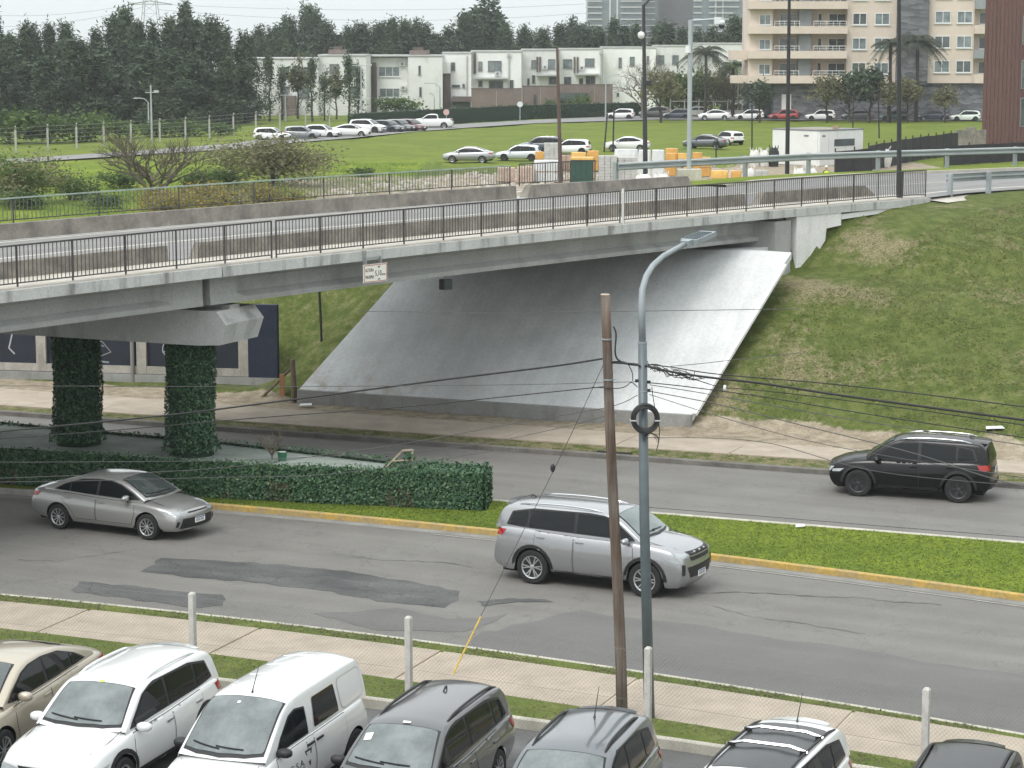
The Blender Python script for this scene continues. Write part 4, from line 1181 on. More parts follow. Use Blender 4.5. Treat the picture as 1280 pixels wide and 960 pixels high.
def mirror_mesh(mat):
    mb = MB(); prof = []
    nu, nv = 10, 6; vs = []
    for j in range(nv + 1):
        ph = math.pi * j / nv
        for i in range(nu):
            a = 2 * math.pi * i / nu
            sx, sz = math.copysign(abs(math.cos(a)) ** .75, math.cos(a)), math.copysign(abs(math.sin(a)) ** .75, math.sin(a))
            q = math.sin(ph) ** .7
            vs.append((.075 * sx * q, .125 * math.cos(ph), .075 * sz * q))
    fs = [(j * nu + i, j * nu + (i + 1) % nu, (j + 1) * nu + (i + 1) % nu, (j + 1) * nu + i) for j in range(nv) for i in range(nu)]
    mb.add(vs, fs)
    return mb.mesh('mirror', mat, smooth=True)

def make_car(name, sp, mat, label, cat, loc, head, z=0.0, lite=False, group=None, steer=0.0):
    c = Car(sp, lite); t = thing(name, label, cat, (loc[0], loc[1], z), head, group)
    kids = []
    def put(me, nm, parent=None, loc=(0, 0, 0), rz=0, m=None):
        if m is not None: me.materials.clear(); me.materials.append(m)
        return ref(nm, me, t if parent is None else parent, loc, rz)
    body = put(c.body, 'body', m=mat)
    L, W, H = c.L, c.W, c.H; hl = L / 2
    # underbody and wheel housings
    ub = MB().bbox(-hl + .25, hl - .28, -W / 2 + .26, W / 2 - .26, .20, .62).bbox(c.xr + c.ra, c.xf - c.ra, -W / 2 * .90, W / 2 * .90, sp.get('gc', .24) - .02, .5)
    for xw in (c.xf, c.xr):
        for sd in (1, -1):
            n = 12; vs = []
            for k in range(n + 1):
                a = math.pi * k / n
                for y in (W / 2 * .955, W / 2 - .30): vs.append((xw + (c.ra - .004) * math.cos(a), sd * y, c.r + (c.ra - .004) * math.sin(a)))
            ub.add(vs, [(k * 2, k * 2 + 2, k * 2 + 3, k * 2 + 1) for k in range(n)])
    put(ub.mesh('underbody', m_under), 'underbody')
    # glass
    gl = sp.get('side_glass'); dl = sp['dlo']; scr = sp.get('screen_mat', m_screen)
    for sd in (1, -1):
        put(c.decal(rnd(dl, .03), 'side', .004, .09, sd, m_trim, zmin=.022), 'window_trim')
        for wp_ in sp['windows']:
            put(c.decal(rnd(wp_, .03), 'side', .009, .09, sd, m_glass, zmin=.042), 'side_window')
    ws = sp['screen']                                    # (x_top, y_top, x_bot, y_bot)
    bw = .11
    P = rnd([(-ws[1], ws[0] - .02), (0, ws[0]), (ws[1], ws[0] - .02), (ws[3] - .02, ws[2] - bw), (ws[3] * .6, ws[2] - bw * .35), (0, ws[2]), (-ws[3] * .6, ws[2] - bw * .35), (-ws[3] + .02, ws[2] - bw)], .05)
    put(c.decal([(-ws[1] - .03, ws[0] - .04), (0, ws[0] - .02), (ws[1] + .03, ws[0] - .04), (ws[3] + .0, ws[2] - bw + .03), (ws[3] * .6, ws[2] - bw * .35 + .045), (0, ws[2] + .05), (-ws[3] * .6, ws[2] - bw * .35 + .045), (-ws[3], ws[2] - bw + .03)], 'top', .004, .14, 1, m_trim), 'screen_surround')
    wsm = put(c.decal(P, 'top', .009, .14, 1, scr), 'windscreen')
    for yy in ((-.05, -.55), (.35, -.12)):
        wp_ = MB(); pts = []
        for k in range(5):
            y = yy[0] + (yy[1] - yy[0]) * k / 4; h = c.hit('top', y, ws[2] - .05 - .09 * (y / .6) ** 2 - .03 * (k / 4))
            if h: pts.append(h + Vector((.01, 0, .022)))
        if len(pts) > 1: wp_.tube(pts, .011, 5); put(wp_.mesh('wiper', m_trim), 'wiper', wsm)
    rw = sp['rear_window']
    if rw[0] == 'top':
        put(c.decal(rnd([(-rw[2], rw[1]), (rw[2], rw[1]), (rw[4], rw[3]), (-rw[4], rw[3])], .05), 'top', .007, .14, 1, m_glass), 'rear_window')
    elif rw[0] == 'rear':
        put(c.decal(rnd([(-rw[2], rw[1]), (rw[2], rw[1]), (rw[4], rw[3]), (-rw[4], rw[3])], .06), 'rear', .007, .14, 1, m_glass), 'rear_window')
    # doors
    if not lite:
        for sd in (1, -1):
            for dp, hx, hz in sp['doors']:
                put(c.decal(rnd(inset(dp, -.004), .03), 'side', .0015, .12, sd, m_gap, zmax=-.004), 'door_gap')
                d = put(c.decal(rnd(inset(dp, .006), .03), 'side', .0035, .09, sd, mat, zmax=-.014), 'door')
                h = c.hit('side', hx, hz, sd)
                if h:
                    hm = MB(); hm.box((0, sd * .018, 0), (.19, .026, .032)); put(hm.mesh('handle', sp.get('handle_mat', mat)), 'handle', d, h)
            for tp in sp.get('tops', []): pass
        for ln in sp.get('creases', []):
            pass
    # hood shut line
    if not lite and 'hood' in sp:
        hd = sp['hood']
        for a, b in zip(hd[:-1], hd[1:]):
            pass
        m_ = MB()
        for sg in (1, -1):
            pts = [c.hit('top', sg * y, x) for y, x in hd]; pts = [p + Vector((0, 0, .001)) for p in pts if p]
            if len(pts) > 1: m_.tube(pts, .006, 4)
        if m_.v: put(m_.mesh('bonnet_gap', m_gap), 'bonnet_gap')
    # lamps, grille, bumpers
    for sg in (1, -1):
        put(c.decal([(sg * a, b) for a, b in sp['headlight']], 'front', .006, .07, 1, m_lamp), 'headlight')
        if sp.get('taillight'): put(c.decal([(sg * a, b) for a, b in sp['taillight']], 'rear', .006, .07, 1, m_lamp_red), 'tail_light')
        if sp.get('tail_side'): put(c.decal(sp['tail_side'], 'side', .006, .05, sg, m_lamp_red), 'tail_light')
        if sp.get('head_side'): put(c.decal(sp['head_side'], 'side', .006, .05, sg, m_lamp), 'headlight')
        for f in sp.get('fogs', []):
            put(c.decal([(sg * a, b) for a, b in f], 'front', .005, .07, 1, m_trim), 'vent')
    for gp_ in sp.get('grille', []):
        put(c.decal(gp_, 'front', .005, .09, 1, m_trim), 'grille')
    for gp_ in sp.get('chrome', []):
        put(c.decal(gp_, 'front', .009, .09, 1, m_chrome), 'trim_strip')
    for gp_ in sp.get('lower_rear', []):
        put(c.decal(gp_, 'rear', .005, .09, 1, m_trim), 'lower_bumper')
    for view, zp, sgn in (('front', sp.get('plate_f', .50), 1), ('rear', sp.get('plate_r', .85), -1)):
        h = c.hit(view, 0, zp)
        if h:
            pb = MB(); x = h.x + sgn * .018
            pl_ = put(pb.bbox(-.006, .006, -.20, .20, -.065, .065).mesh('number_plate', m_plate), 'number_plate', loc=(x, 0, h.z))
            if not lite:
                pt = MB()
                for k in range(7): pt.bbox(-.0075, .0075, -.15 + k * .045 - .012 + (.008 if k > 3 else 0), -.15 + k * .045 + .012 + (.008 if k > 3 else 0), -.045, .022)
                put(pt.mesh('plate_print', m_plate_txt), 'plate_print', pl_)
                put(MB().bbox(-.008, .008, -.19, .19, .035, .06).mesh('plate_band', m_plate_blue), 'plate_band', pl_)
    # sills / cladding
    if sp.get('clad'):
        for sd in (1, -1):
            cl = sp['clad']
            put(c.decal([(c.xr + c.ra, .26), (c.xf - c.ra, .26), (c.xf - c.ra, .26 + cl), (c.xr + c.ra, .26 + cl)], 'side', .005, .12, sd, m_trim), 'sill_cladding')
            for xw in (c.xf, c.xr):
                po = []
                R1 = c.ra + .075
                for k in range(13): a = math.pi * (k / 12); po.append((xw + R1 * math.cos(a), c.r + R1 * math.sin(a)))
                for k in range(12, -1, -1): a = math.pi * (k / 12); po.append((xw + (c.ra + .003) * math.cos(a), c.r + (c.ra + .003) * math.sin(a)))
                put(c.decal(po, 'side', .006, .10, sd, m_trim), 'arch_trim')
    # mirrors
    mx, mz = sp['mirror']; mm = mirror_mesh(sp.get('mirror_mat', mat))
    for sd in (1, -1):
        h = c.hit('side', mx, mz, sd); y = abs(h.y) if h else W / 2 - .05
        mi = put(mm, 'mirror', loc=(mx, sd * (y + .13), mz + .05))
        put(MB().beam((0, -sd * .16, -.06), (0, -sd * .02, -.03), .05, .04).mesh('mirror_arm', m_trim), 'mirror_arm', mi)
    # roof rails, bars, aerial, spoiler, roof panel
    if sp.get('roof_panel'):
        y, x0, x1, pm_ = sp['roof_panel']
        put(c.decal(rnd([(-y, x0), (y, x0), (y, x1), (-y, x1)], .06), 'top', .005, .14, 1, pm_), 'roof_panel')
    if sp.get('roof_ribs'):
        rb = MB(); y0, x0, x1, nn = sp['roof_ribs']
        for k in range(nn):
            x = x0 + (x1 - x0) * k / (nn - 1)
            pts = [c.hit('top', yy, x) for yy in (-y0, -y0 / 2, 0, y0 / 2, y0)]; rb.tube([p + Vector((0, 0, -.002)) for p in pts if p], .012, 5)
        put(rb.mesh('roof_rib', mat), 'roof_rib')
    if sp.get('rails'):
        y, x0, x1, rm = sp['rails']
        for sd in (1, -1):
            rl = MB(); pts = []
            for k in range(9):
                x = x0 + (x1 - x0) * k / 8; h = c.hit('top', sd * y, x); e = math.sin(math.pi * k / 8) ** .35
                if h: pts.append(h + Vector((0, 0, -.01 + .055 * e)))
            rl.tube(pts, .022, 6); put(rl.mesh('roof_rail', rm, smooth=True), 'roof_rail')
    for x, bm_ in sp.get('crossbars', []):
        y = sp['rails'][0]; h = c.hit('top', 0, x); h2 = c.hit('top', y, x)
        cb = MB(); cb.tube([(x, -y - .03, h2.z + .05), (x, -y * .6, h.z + .055), (x, y * .6, h.z + .055), (x, y + .03, h2.z + .05)], .026, 6); put(cb.mesh('crossbar', bm_), 'crossbar')
        for sd in (1, -1): put(MB().box((x, sd * (y - .03), h2.z + .05), (.07, .10, .06)).mesh('bar_foot', m_trim), 'bar_foot')
    if sp.get('aerial'):
        kind, x, y = sp['aerial']; h = c.hit('top', y, x)
        am = MB()
        if kind == 'rod': am.tube([(h.x, h.y, h.z - .01), (h.x - .02, h.y, h.z + .05), (h.x - .22, h.y, h.z + .40)], [.022, .010, .004], 6)
        else: am.tube([(h.x + .07, h.y, h.z), (h.x - .02, h.y, h.z + .045), (h.x - .07, h.y, h.z + .055), (h.x - .08, h.y, h.z)], [.01, .02, .012, .01], 6)
        put(am.mesh('aerial', m_trim), 'aerial')
    if sp.get('spoiler'):
        x, zz, y = sp['spoiler']
        smb = MB(); ys = [-y, -y * .6, 0, y * .6, y]; F_ = [c.hit('top', yy, x + .30) for yy in ys]
        if all(F_):
            T_ = [Vector((x + .05 + .05 * abs(yy / y) ** 2, yy * .95, p.z - .025)) for yy, p in zip(ys, F_)]; F_ = [p + Vector((0, 0, .006)) for p in F_]; U_ = [p + Vector((.03, 0, -.05)) for p in T_]
            smb.add(F_ + T_ + U_, [(i, i + 1, 6 + i, 5 + i) for i in range(4)] + [(5 + i, 6 + i, 11 + i, 10 + i) for i in range(4)] + [(0, 5, 10), (4, 14, 9)] + [(10 + i, 11 + i, i + 1, i) for i in range(4)])
        put(smb.mesh('spoiler', mat), 'spoiler')
    for st_ in sp.get('stickers', []):
        y, x, sx, sy, col = st_
        put(c.decal([(y - sx, x - sy), (y + sx, x - sy), (y + sx, x + sy), (y - sx, x + sy)], 'top', .013, .2, 1, M_('windscreen_sticker' + col, lin(col), .5)), 'sticker', wsm)
    # wheels
    tyre, rimb = wheel_meshes(c.r, sp.get('tw', .21), sp.get('rim', 'multi'))
    rim = rimb.mesh('rim', [sp.get('rim_mat', m_rim), m_under])
    for xw in (c.xf, c.xr):
        for sd in (1, -1):
            wo = ref('wheel', tyre, t, (xw, sd * (W / 2 - .115), c.r), 0 if sd == 1 else math.pi)
            if xw == c.xf and steer: wo.rotation_euler.z += steer
            ref('rim', rim, wo)
    t['_'] = 0; del t['_']
    c.root = t
    return t, c

def sedan_spec(**k):
    sp = dict(L=4.63, W=1.78, H=1.44, wb=2.70, fo=.95, r=.318, rim='multi',
      belt=[(-2.32, .92), (-1.9, .965), (-1.0, .945), (0, .905), (.9, .88), (1.5, .83), (2.0, .76), (2.32, .66)],
      deck=[(-2.32, .98), (-1.9, 1.045), (-1.0, 1.02), (0, .99), (.95, .985), (1.5, .935), (2.0, .85), (2.32, .735)],
      roof=[(-1.86, 1.03), (-1.5, 1.17), (-1.1, 1.31), (-.65, 1.41), (-.15, 1.44), (.2, 1.43), (.52, 1.365), (.95, 1.175), (1.36, .95)],
      dlo=[(-1.50, 1.00), (-1.20, 1.15), (-.72, 1.295), (-.2, 1.335), (.22, 1.32), (.50, 1.26), (.90, 1.08), (1.12, .945), (.9, .925), (-.4, .955)],
      windows=[[(-1.42, 1.005), (-1.17, 1.135), (-1.02, 1.185), (-1.02, .985)], [(-.98, .98), (-.98, 1.195), (-.70, 1.272), (-.2, 1.312), (-.2, .965)], [(-.12, .962), (-.12, 1.312), (.2, 1.298), (.47, 1.242), (.86, 1.068), (1.0, .955), (.85, .945)]],
      screen=(.46, .50, 1.27, .64), rear_window=('top', -.82, .50, -1.58, .58),
      doors=[([(-.16, .34), (-.16, .935), (.98, .905), (1.00, .60), (.90, .34)], -.02, .80), ([(-1.20, .75), (-1.16, .965), (-.18, .937), (-.18, .34), (-.80, .34), (-.98, .62)], -1.02, .83)],
      hood=[(.66, 1.25), (.64, 1.7), (.55, 2.1)],
      headlight=[(.40, .655), (.74, .735), (.82, .73), (.80, .655), (.55, .615)], head_side=[(1.78, .745), (2.08, .71), (2.10, .65), (1.92, .685)],
      taillight=[(.45, .86), (.80, .90), (.84, .78), (.55, .76)], tail_side=[(-2.2, .90), (-1.88, .90), (-1.98, .80), (-2.2, .78)],
      grille=[[(-.58, .55), (.58, .55), (.66, .31), (-.66, .31)], [(-.40, .70), (.40, .70), (.38, .665), (-.38, .665)]], nose=[(.2, .10), (.4, .01), (.55, 0), (.68, .03), (.78, .10), (1.0, .36)],
      chrome=[[(-.52, .30), (.52, .30), (.60, .262), (-.60, .262)]], fogs=[[(.66, .48), (.74, .50), (.78, .36), (.70, .36)]],
      plate_f=.47, plate_r=.80, mirror=(.78, .93), handle_mat=None)
    sp.update(k)
    if sp['handle_mat'] is None: sp.pop('handle_mat')
    return sp
def suv_spec(L=4.4, W=1.82, H=1.64, wb=2.64, fo=.90, r=.35, **k):
    hl = L / 2; b = H - .62; s = (H - b)
    rx = -hl + .10
    sp = dict(L=L, W=W, H=H, wb=wb, fo=fo, r=r, rim='five', gc=.27, tum=.165,
      belt=[(-hl, b + .02), (-hl + .5, b + .05), (0, b - .01), (hl - 1.45, b - .02), (hl - .8, b - .07), (hl - .3, b - .14), (hl, b - .26)],
      deck=[(-hl, b + .07), (-hl + .5, b + .10), (0, b + .06), (hl - 1.4, b + .085), (hl - .8, b + .035), (hl - .3, b - .05), (hl, b - .18)],
      roof=[(rx - .02, b + .04), (rx + .05, b + .28), (rx + .12, b + .46), (rx + .28, b + .565), (rx + .85, b + .61), (rx + 1.7, H), (hl - 1.93, H - .03), (hl - 1.70, H - .10), (hl - 1.35, H - .32), (hl - .98, b + .03)],
      nose=[(.25, .14), (.42, .02), (.6, 0), (.80, .02), (b - .10, .08), (b, .20)], tail=[(.3, .10), (.5, 0), (.7, .02), (.95, .08), (1.3, .14)],
      fr=.17,
      dlo=[(rx + .30, b + .10), (rx + .42, b + .40), (rx + .95, b + .50), (0, b + .52), (hl - 2.0, b + .495), (hl - 1.75, b + .42), (hl - 1.3, b + .10), (hl - 1.22, b + .02), (0, b + .045), (rx + .8, b + .07)],
      windows=[[(rx + .37, b + .12), (rx + .46, b + .37), (rx + .82, b + .44), (rx + .82, b + .095)], [(rx + .88, b + .09), (rx + .88, b + .455), (-.32, b + .49), (-.32, b + .075)], [(-.24, b + .072), (-.24, b + .49), (hl - 2.0, b + .465), (hl - 1.77, b + .395), (hl - 1.36, b + .11), (hl - 1.4, b + .05)]],
      screen=(hl - 1.74, .54, hl - 1.06, .68), rear_window=('rear', b + .42, .50, b + .12, .62),
      doors=[([(-.28, .36), (-.28, b + .04), (hl - 1.28, b), (hl - 1.22, .7), (hl - 1.30, .36)], -.14, b - .13), ([(-1.28, .82), (-1.24, b + .06), (-.30, b + .042), (-.30, .36), (-.82, .36), (-1.02, .68)], -1.1, b - .11)],
      hood=[(.70, hl - 1.1), (.68, hl - .7), (.60, hl - .35)],
      headlight=[(.42, b - .30), (.80, b - .24), (.86, b - .27), (.82, b - .37), (.50, b - .37)], head_side=[(hl - .52, b - .27), (hl - .2, b - .31), (hl - .18, b - .38), (hl - .4, b - .36)],
      taillight=[(.55, b - .02), (.86, b + .02), (.88, b - .15), (.6, b - .15)], tail_side=[(-hl + .12, b + .0), (-hl + .42, b - .0), (-hl + .32, b - .14), (-hl + .12, b - .14)],
      grille=[[(-.42, b - .27), (.42, b - .27), (.38, b - .38), (-.38, b - .38)], [(-.55, .50), (.55, .50), (.45, .32), (-.45, .32)]],
      fogs=[[(.62, .56), (.78, .58), (.78, .44), (.66, .44)]], lower_rear=[[(-.7, .52), (.7, .52), (.6, .36), (-.6, .36)]],
      plate_f=.50, plate_r=.82, mirror=(hl - 1.40, b - .02), clad=.12, rails=(.53, rx + .45, hl - 2.05, m_trim), aerial=('fin', rx + .6, 0), spoiler=(rx + .02, 0, .46))
    sp.update(k); return sp
# ------------------------------------------------------------------ paints
p_silver = paint('silver_paint', (.34, .34, .335), metal=.6, rough=.30)
p_silver2 = paint('bright_silver_paint', (.33, .335, .345), metal=.65, rough=.27)
p_black = paint('black_paint', (.0035, .0035, .004), rough=.22, coat=.15)
p_black.node_tree.nodes['Principled BSDF'].inputs['Specular IOR Level'].default_value = .32
p_white = paint('white_paint', (.66, .67, .665), rough=.3)
p_beige = paint('beige_metallic_paint', (.42, .37, .29), metal=.35, rough=.33)
p_grey = paint('dark_grey_paint', (.085, .085, .086), metal=.3, rough=.3)
p_bluegrey = paint('blue_grey_paint', (.115, .125, .135), metal=.35, rough=.28)
p_darkblue = paint('dark_blue_paint', (.03, .04, .06), rough=.25)
p_maroon = paint('maroon_paint', (.12, .03, .04), rough=.3)
p_red = paint('red_paint', (.35, .03, .03), rough=.3)
p_midgrey = paint('mid_grey_paint', (.20, .21, .22), metal=.3, rough=.3)

def hd(a): return R(a)
# moving vehicles on the two carriageways
make_car('sedan', sedan_spec(rim='multi', aerial=('fin', -.75, 0)), p_silver, 'silver four door sedan driving beside the long green hedge planter', 'car', (-9.66, 56.52), hd(-27.8))
big = suv_spec(L=4.80, W=1.86, H=1.80, wb=2.745, fo=.96, r=.385, rim='six', rails=(.60, -1.75, .35, m_chrome), clad=.10, gc=.33, screen_mat=m_screen_pale)
b_ = 1.18
big.update(grille=[[(-.52, b_ - .16), (.52, b_ - .16), (.46, b_ - .36), (-.46, b_ - .36)], [(-.62, .70), (.62, .70), (.50, .46), (-.50, .46)]], chrome=[[(-.50, b_ - .245), (.50, b_ - .245), (.50, b_ - .27), (-.50, b_ - .27)]],
    headlight=[(.50, b_ - .22), (.84, b_ - .14), (.86, b_ - .18), (.80, b_ - .27), (.54, b_ - .29)], fogs=[[(.68, .76), (.80, .80), (.80, .54), (.70, .54)]])
make_car('suv', big, p_silver2, 'large bright silver seven seat suv driving past the wooden utility pole', 'car', (2.02, 50.72), hd(-27.6))
comp = suv_spec(L=4.42, W=1.84, H=1.63, wb=2.64, fo=.90, r=.36, rim='five', rim_mat=m_rim_dark, rails=(.58, -1.6, .30, m_chrome), clad=.10)
make_car('suv', comp, p_black, 'glossy black suv driving left on the far carriageway below the grass bank', 'car', (10.72, 60.95), hd(160.5))

# parked row in the foreground (noses towards the camera)
m_screen_park = pm('parked_windscreen_glass', (.15, .175, .172), .05, ior=1.9, col2=(.05, .062, .062), scale=1.9, local=True)  # pale and dark mottling paints in reflection streaks and cabin glimpses
PK = 'cars parked nose out along the mesh fence'
nose = 252.5
be = sedan_spec(L=4.70, W=1.80, H=1.46)
_t = make_car('sedan', be, p_beige, 'beige metallic sedan at the left end of the parked row, tail to the fence', 'car', (-8.85, 38.85), hd(254.0), group=PK)[0]; _t.scale = (1.1, 1.04, 1.12)
ki = suv_spec(L=4.30, W=1.76, H=1.59, wb=2.61, fo=.87, r=.335, rails=(.56, -1.5, .1, p_white), clad=.10, screen_mat=m_screen_park, spoiler=(-2.03, 0, .45), handle_mat=m_chrome, stickers=[(.0, .38, .035, .03, '#b5c95a')], aerial=None)
_t = make_car('suv', ki, p_white, 'white compact suv with white roof parked left of the white panel van', 'car', (-6.57, 37.26), hd(251.3), group=PK)[0]; _t.scale = (1.13, 1.06, 1.06)
m_lettering = pm('van_lettering', (.03, .035, .045), .6)
vn = dict(L=4.14, W=1.74, H=1.81, wb=2.69, fo=.82, r=.315, rim='steel', rim_mat=m_rim_black, tum=.16, crown=.10, bow=.08,
      belt=[(-2.07, 1.03), (-1.5, 1.04), (0, 1.03), (.75, 1.01), (1.3, .92), (1.75, .80), (2.07, .66)],
      deck=[(-2.07, 1.06), (-1.5, 1.08), (0, 1.07), (.85, 1.08), (1.3, 1.01), (1.75, .88), (2.07, .74)],
      roof=[(-2.06, 1.05), (-2.03, 1.4), (-1.97, 1.66), (-1.84, 1.77), (-1.2, 1.805), (-.2, 1.81), (.28, 1.77), (.52, 1.68), (.85, 1.42), (1.27, 1.04)],
      dlo=[(-.06, 1.06), (-.06, 1.50), (.22, 1.55), (.42, 1.50), (.72, 1.26), (.90, 1.05)],
      windows=[[(-.03, 1.08), (-.03, 1.475), (.20, 1.52), (.40, 1.47), (.69, 1.24), (.80, 1.08)], [(-1.02, 1.10), (-.98, 1.56), (-.30, 1.56), (-.24, 1.10)]],
      screen=(.40, .60, 1.20, .69), rear_window=('rear', 1.60, .5, 1.2, .6),
      doors=[([(-.12, .36), (-.12, 1.04), (.92, 1.02), (.98, .66), (.86, .36)], .0, .92), ([(-1.14, .40), (-1.14, 1.05), (-.14, 1.042), (-.14, .36), (-.85, .36)], -.28, .92)],
      hood=[(.66, 1.2), (.62, 1.6), (.52, 1.9)],
      headlight=[(.45, .64), (.78, .78), (.84, .76), (.82, .62), (.6, .60)], head_side=[(1.5, .80), (1.78, .70), (1.8, .62), (1.62, .66)],
      taillight=[(.64, 1.02), (.72, 1.02), (.72, .72), (.65, .72)], grille=[[(-.5, .46), (.5, .46), (.45, .32), (-.45, .32)]], plate_f=.4, plate_r=.9, mirror=(.86, 1.03), mirror_mat=m_trim, handle_mat=m_trim, screen_mat=m_screen_park,
      roof_ribs=(.52, -1.55, .0, 4), aerial=('rod', .28, 0), stickers=[(-.08, .52, .025, .02, '#e8ebe8')])
t, c = make_car('van', vn, p_white, 'white panel van with dark lettering on its front door in the parked row', 'van', (-4.00, 35.99), hd(250.5), group=PK)
t.scale = (1.25, 1, 1)
ref('panel_outline', c.decal(rnd([(-1.92, 1.10), (-1.90, 1.56), (-1.10, 1.58), (-1.14, 1.08)], .12), 'side', .0035, .1, 1, p_white), t)
ref('panel_groove', c.decal(rnd([(-1.935, 1.085), (-1.915, 1.575), (-1.085, 1.595), (-1.125, 1.065)], .12), 'side', .0015, .1, 1, M_('white_groove', (.35, .35, .35), .7)), t)
hpt = c.hit('side', .42, .80, 1)
# van lettering (left side, reads front to rear) and its angular emblem
lt = text_mesh('PVC S.A.', .15); lt.materials.clear(); lt.materials.append(m_lettering)
xw = [v.co.x for v in lt.vertices]; kx = .62 / (max(xw) - min(xw))
for v in lt.vertices:
    X, Z = .86 - v.co.x * kx, .66 + v.co.y; h = c.hit('side', X, Z, 1); v.co = (X, h.y + .009, Z)
ref('lettering', lt, t)
em = MB()
def tri(pts): em.add([(x, c.hit('side', x, z, 1).y + .010, z) for x, z in pts], [tuple(range(len(pts)))])
tri([(.20, .86), (.17, .86), (.06, .60), (.09, .60)]); tri([(.02, .86), (-.01, .86), (.06, .60), (.09, .60)]); tri([(.20, .86), (-.01, .86), (.01, .83), (.18, .83)]); tri([(.10, .98), (.085, .98), (.085, .83), (.10, .83)])
ref('emblem', em.mesh('emblem', m_lettering), t); 
us = MB(); us.add([(x, c.hit('side', x, z, 1).y + .010, z) for z in (.622, .634) for x in (.24, .4, .55, .7, .86)], [(i, i + 1, 6 + i, 5 + i) for i in range(4)]); ref('underline', us.mesh('underline', m_lettering), t)
wg = suv_spec(L=4.45, W=1.74, H=1.54, wb=2.55, fo=.88, r=.315, rim='multi', gc=.22, clad=None, tum=.20, rails=(.54, -1.85, .12, m_trim), aerial=('fin', -1.1, 0), screen_mat=m_screen_park, stickers=[(-.47, .70, .06, .055, '#e4ece4'), (.02, .42, .06, .02, '#e8eee8')], spoiler=None, mirror_mat=m_trim)
_t = make_car('estate_car', wg, p_grey, 'dark grey estate car with black roof rails parked right of the white van', 'car', (-1.49, 35.22), hd(250.8), group=PK)[0]; _t.scale = (1.12, 1.04, 1.04)
ha = suv_spec(L=4.07, W=1.73, H=1.53, wb=2.59, fo=.83, r=.31, rim='multi', gc=.22, clad=None, rails=(.52, -1.45, .15, m_trim), aerial=('rod', -1.05, 0), screen_mat=m_screen_park, spoiler=(-1.92, 0, .44))
_t = make_car('hatchback', ha, p_bluegrey, 'blue grey hatchback with roof rails parked in front of the wooden pole foot', 'car', (.90, 33.55), hd(252), group=PK)[0]; _t.scale = (1.15, 1.08, 1.08)
m_roofblack = pm('black_roof_glass', (.03, .032, .033), .25, local=True, var=.2, scale=3)
wb_ = suv_spec(L=4.40, W=1.80, H=1.70, wb=2.65, fo=.9, r=.34, rails=(.60, -1.75, .35, m_trim), roof_panel=(.56, -1.55, .28, m_roofblack), crossbars=[(-1.15, m_chrome), (-.50, m_chrome)], aerial=('rod', -1.72, 0), screen_mat=m_screen_park, clad=.1)
_t = make_car('suv', wb_, p_white, 'white suv with black roof panel and two silver roof bars in the parked row', 'car', (3.52, 32.55), hd(246.5), group=PK)[0]; _t.scale = (1.26, 0.98, 0.98)
bl = suv_spec(L=4.35, W=1.80, H=1.68, wb=2.6, fo=.9, r=.34, rails=(.58, -1.75, .3, m_trim), roof_ribs=(.01, -1.4, .2, 2), aerial=None, screen_mat=m_screen_park)
bl.pop('roof_ribs')
_t = make_car('suv', bl, p_black, 'black car with roof rails at the right end of the parked row', 'car', (6.19, 31.53), hd(249.9), group=PK)[0]; _t.scale = (1.15, 1, 1)

# ------------------------------------------------------------------ cars in the field and along the far streets
hb = suv_spec(L=4.15, W=1.73, H=1.45, wb=2.51, fo=.85, r=.31, rim='steel', rim_mat=m_rim_black, gc=.2, clad=None, rails=None, aerial=None, spoiler=None)
sd_ = sedan_spec()
pk = suv_spec(L=5.2, W=1.82, H=1.78, wb=3.08, fo=.95, r=.37, rails=None, clad=None, spoiler=None, aerial=None)
pk.update(roof=[(-.78, 1.14), (-.72, 1.45), (-.62, 1.66), (-.35, 1.76), (.1, 1.78), (.45, 1.75), (.75, 1.66), (1.1, 1.42), (1.52, 1.16)],
   dlo=[(-.62, 1.22), (-.55, 1.62), (.0, 1.68), (.55, 1.65), (.82, 1.5), (1.2, 1.2), (.4, 1.19)],
   windows=[[(-.56, 1.24), (-.5, 1.58), (.05, 1.63), (.05, 1.22)], [(.12, 1.22), (.12, 1.63), (.53, 1.60), (.78, 1.48), (1.08, 1.22)]],
   screen=(.80, .55, 1.45, .68), rear_window=('rear', 1.6, .5, 1.3, .55),
   doors=[], mirror=(1.2, 1.18), roof_panel=(.78, -2.48, -.85, m_trim), hood=[(.7, 1.5), (.66, 2.2)])
FC = 'cars parked on the grass field'
proto = {}
def far_car(kind, name, mat, label, px, py, head, group, z=Z_FIELD + .02, shift=0):
    x, y = G(px, py, Z_FIELD)
    sp = {'sedan': sd_, 'hatch': hb, 'suv': comp, 'pickup': pk}[kind]
    key = kind
    if key not in proto:
        t, c = make_car(name, sp, mat, label, 'car', (x, y + shift), hd(head), z, lite=True, group=group)
        proto[key] = (t, mat)
        return t
    t0, m0 = proto[key]
    t = copy_tree(t0, (x, y + shift, z), hd(head), swap=None if mat is m0 else {m0: mat})
    t.name = name; t['label'] = label; t['group'] = group; t['category'] = 'car'
    return t
far_car('sedan', 'sedan', p_silver2, 'silver sedan parked alone on the field edge in front of the white houses', 586, 203.5, 171, FC)
far_car('hatch', 'hatchback', paint('pale_blue_silver_paint', (.50, .54, .56), .4, .3), 'pale silver hatchback with black wheels parked beside the silver sedan on the field', 648, 201, 172, FC)
far_car('hatch', 'estate_car', p_white, 'white estate car on the field half hidden by the grey block pallets', 712, 193, 170, FC)
far_car('suv', 'suv', p_darkblue, 'dark suv on the field behind the stacked grey block pallet', 676, 192, 172, FC)
far_car('sedan', 'sedan', p_white, 'white sedan on the field behind the white wrapped pallets', 784, 189, 172, FC)
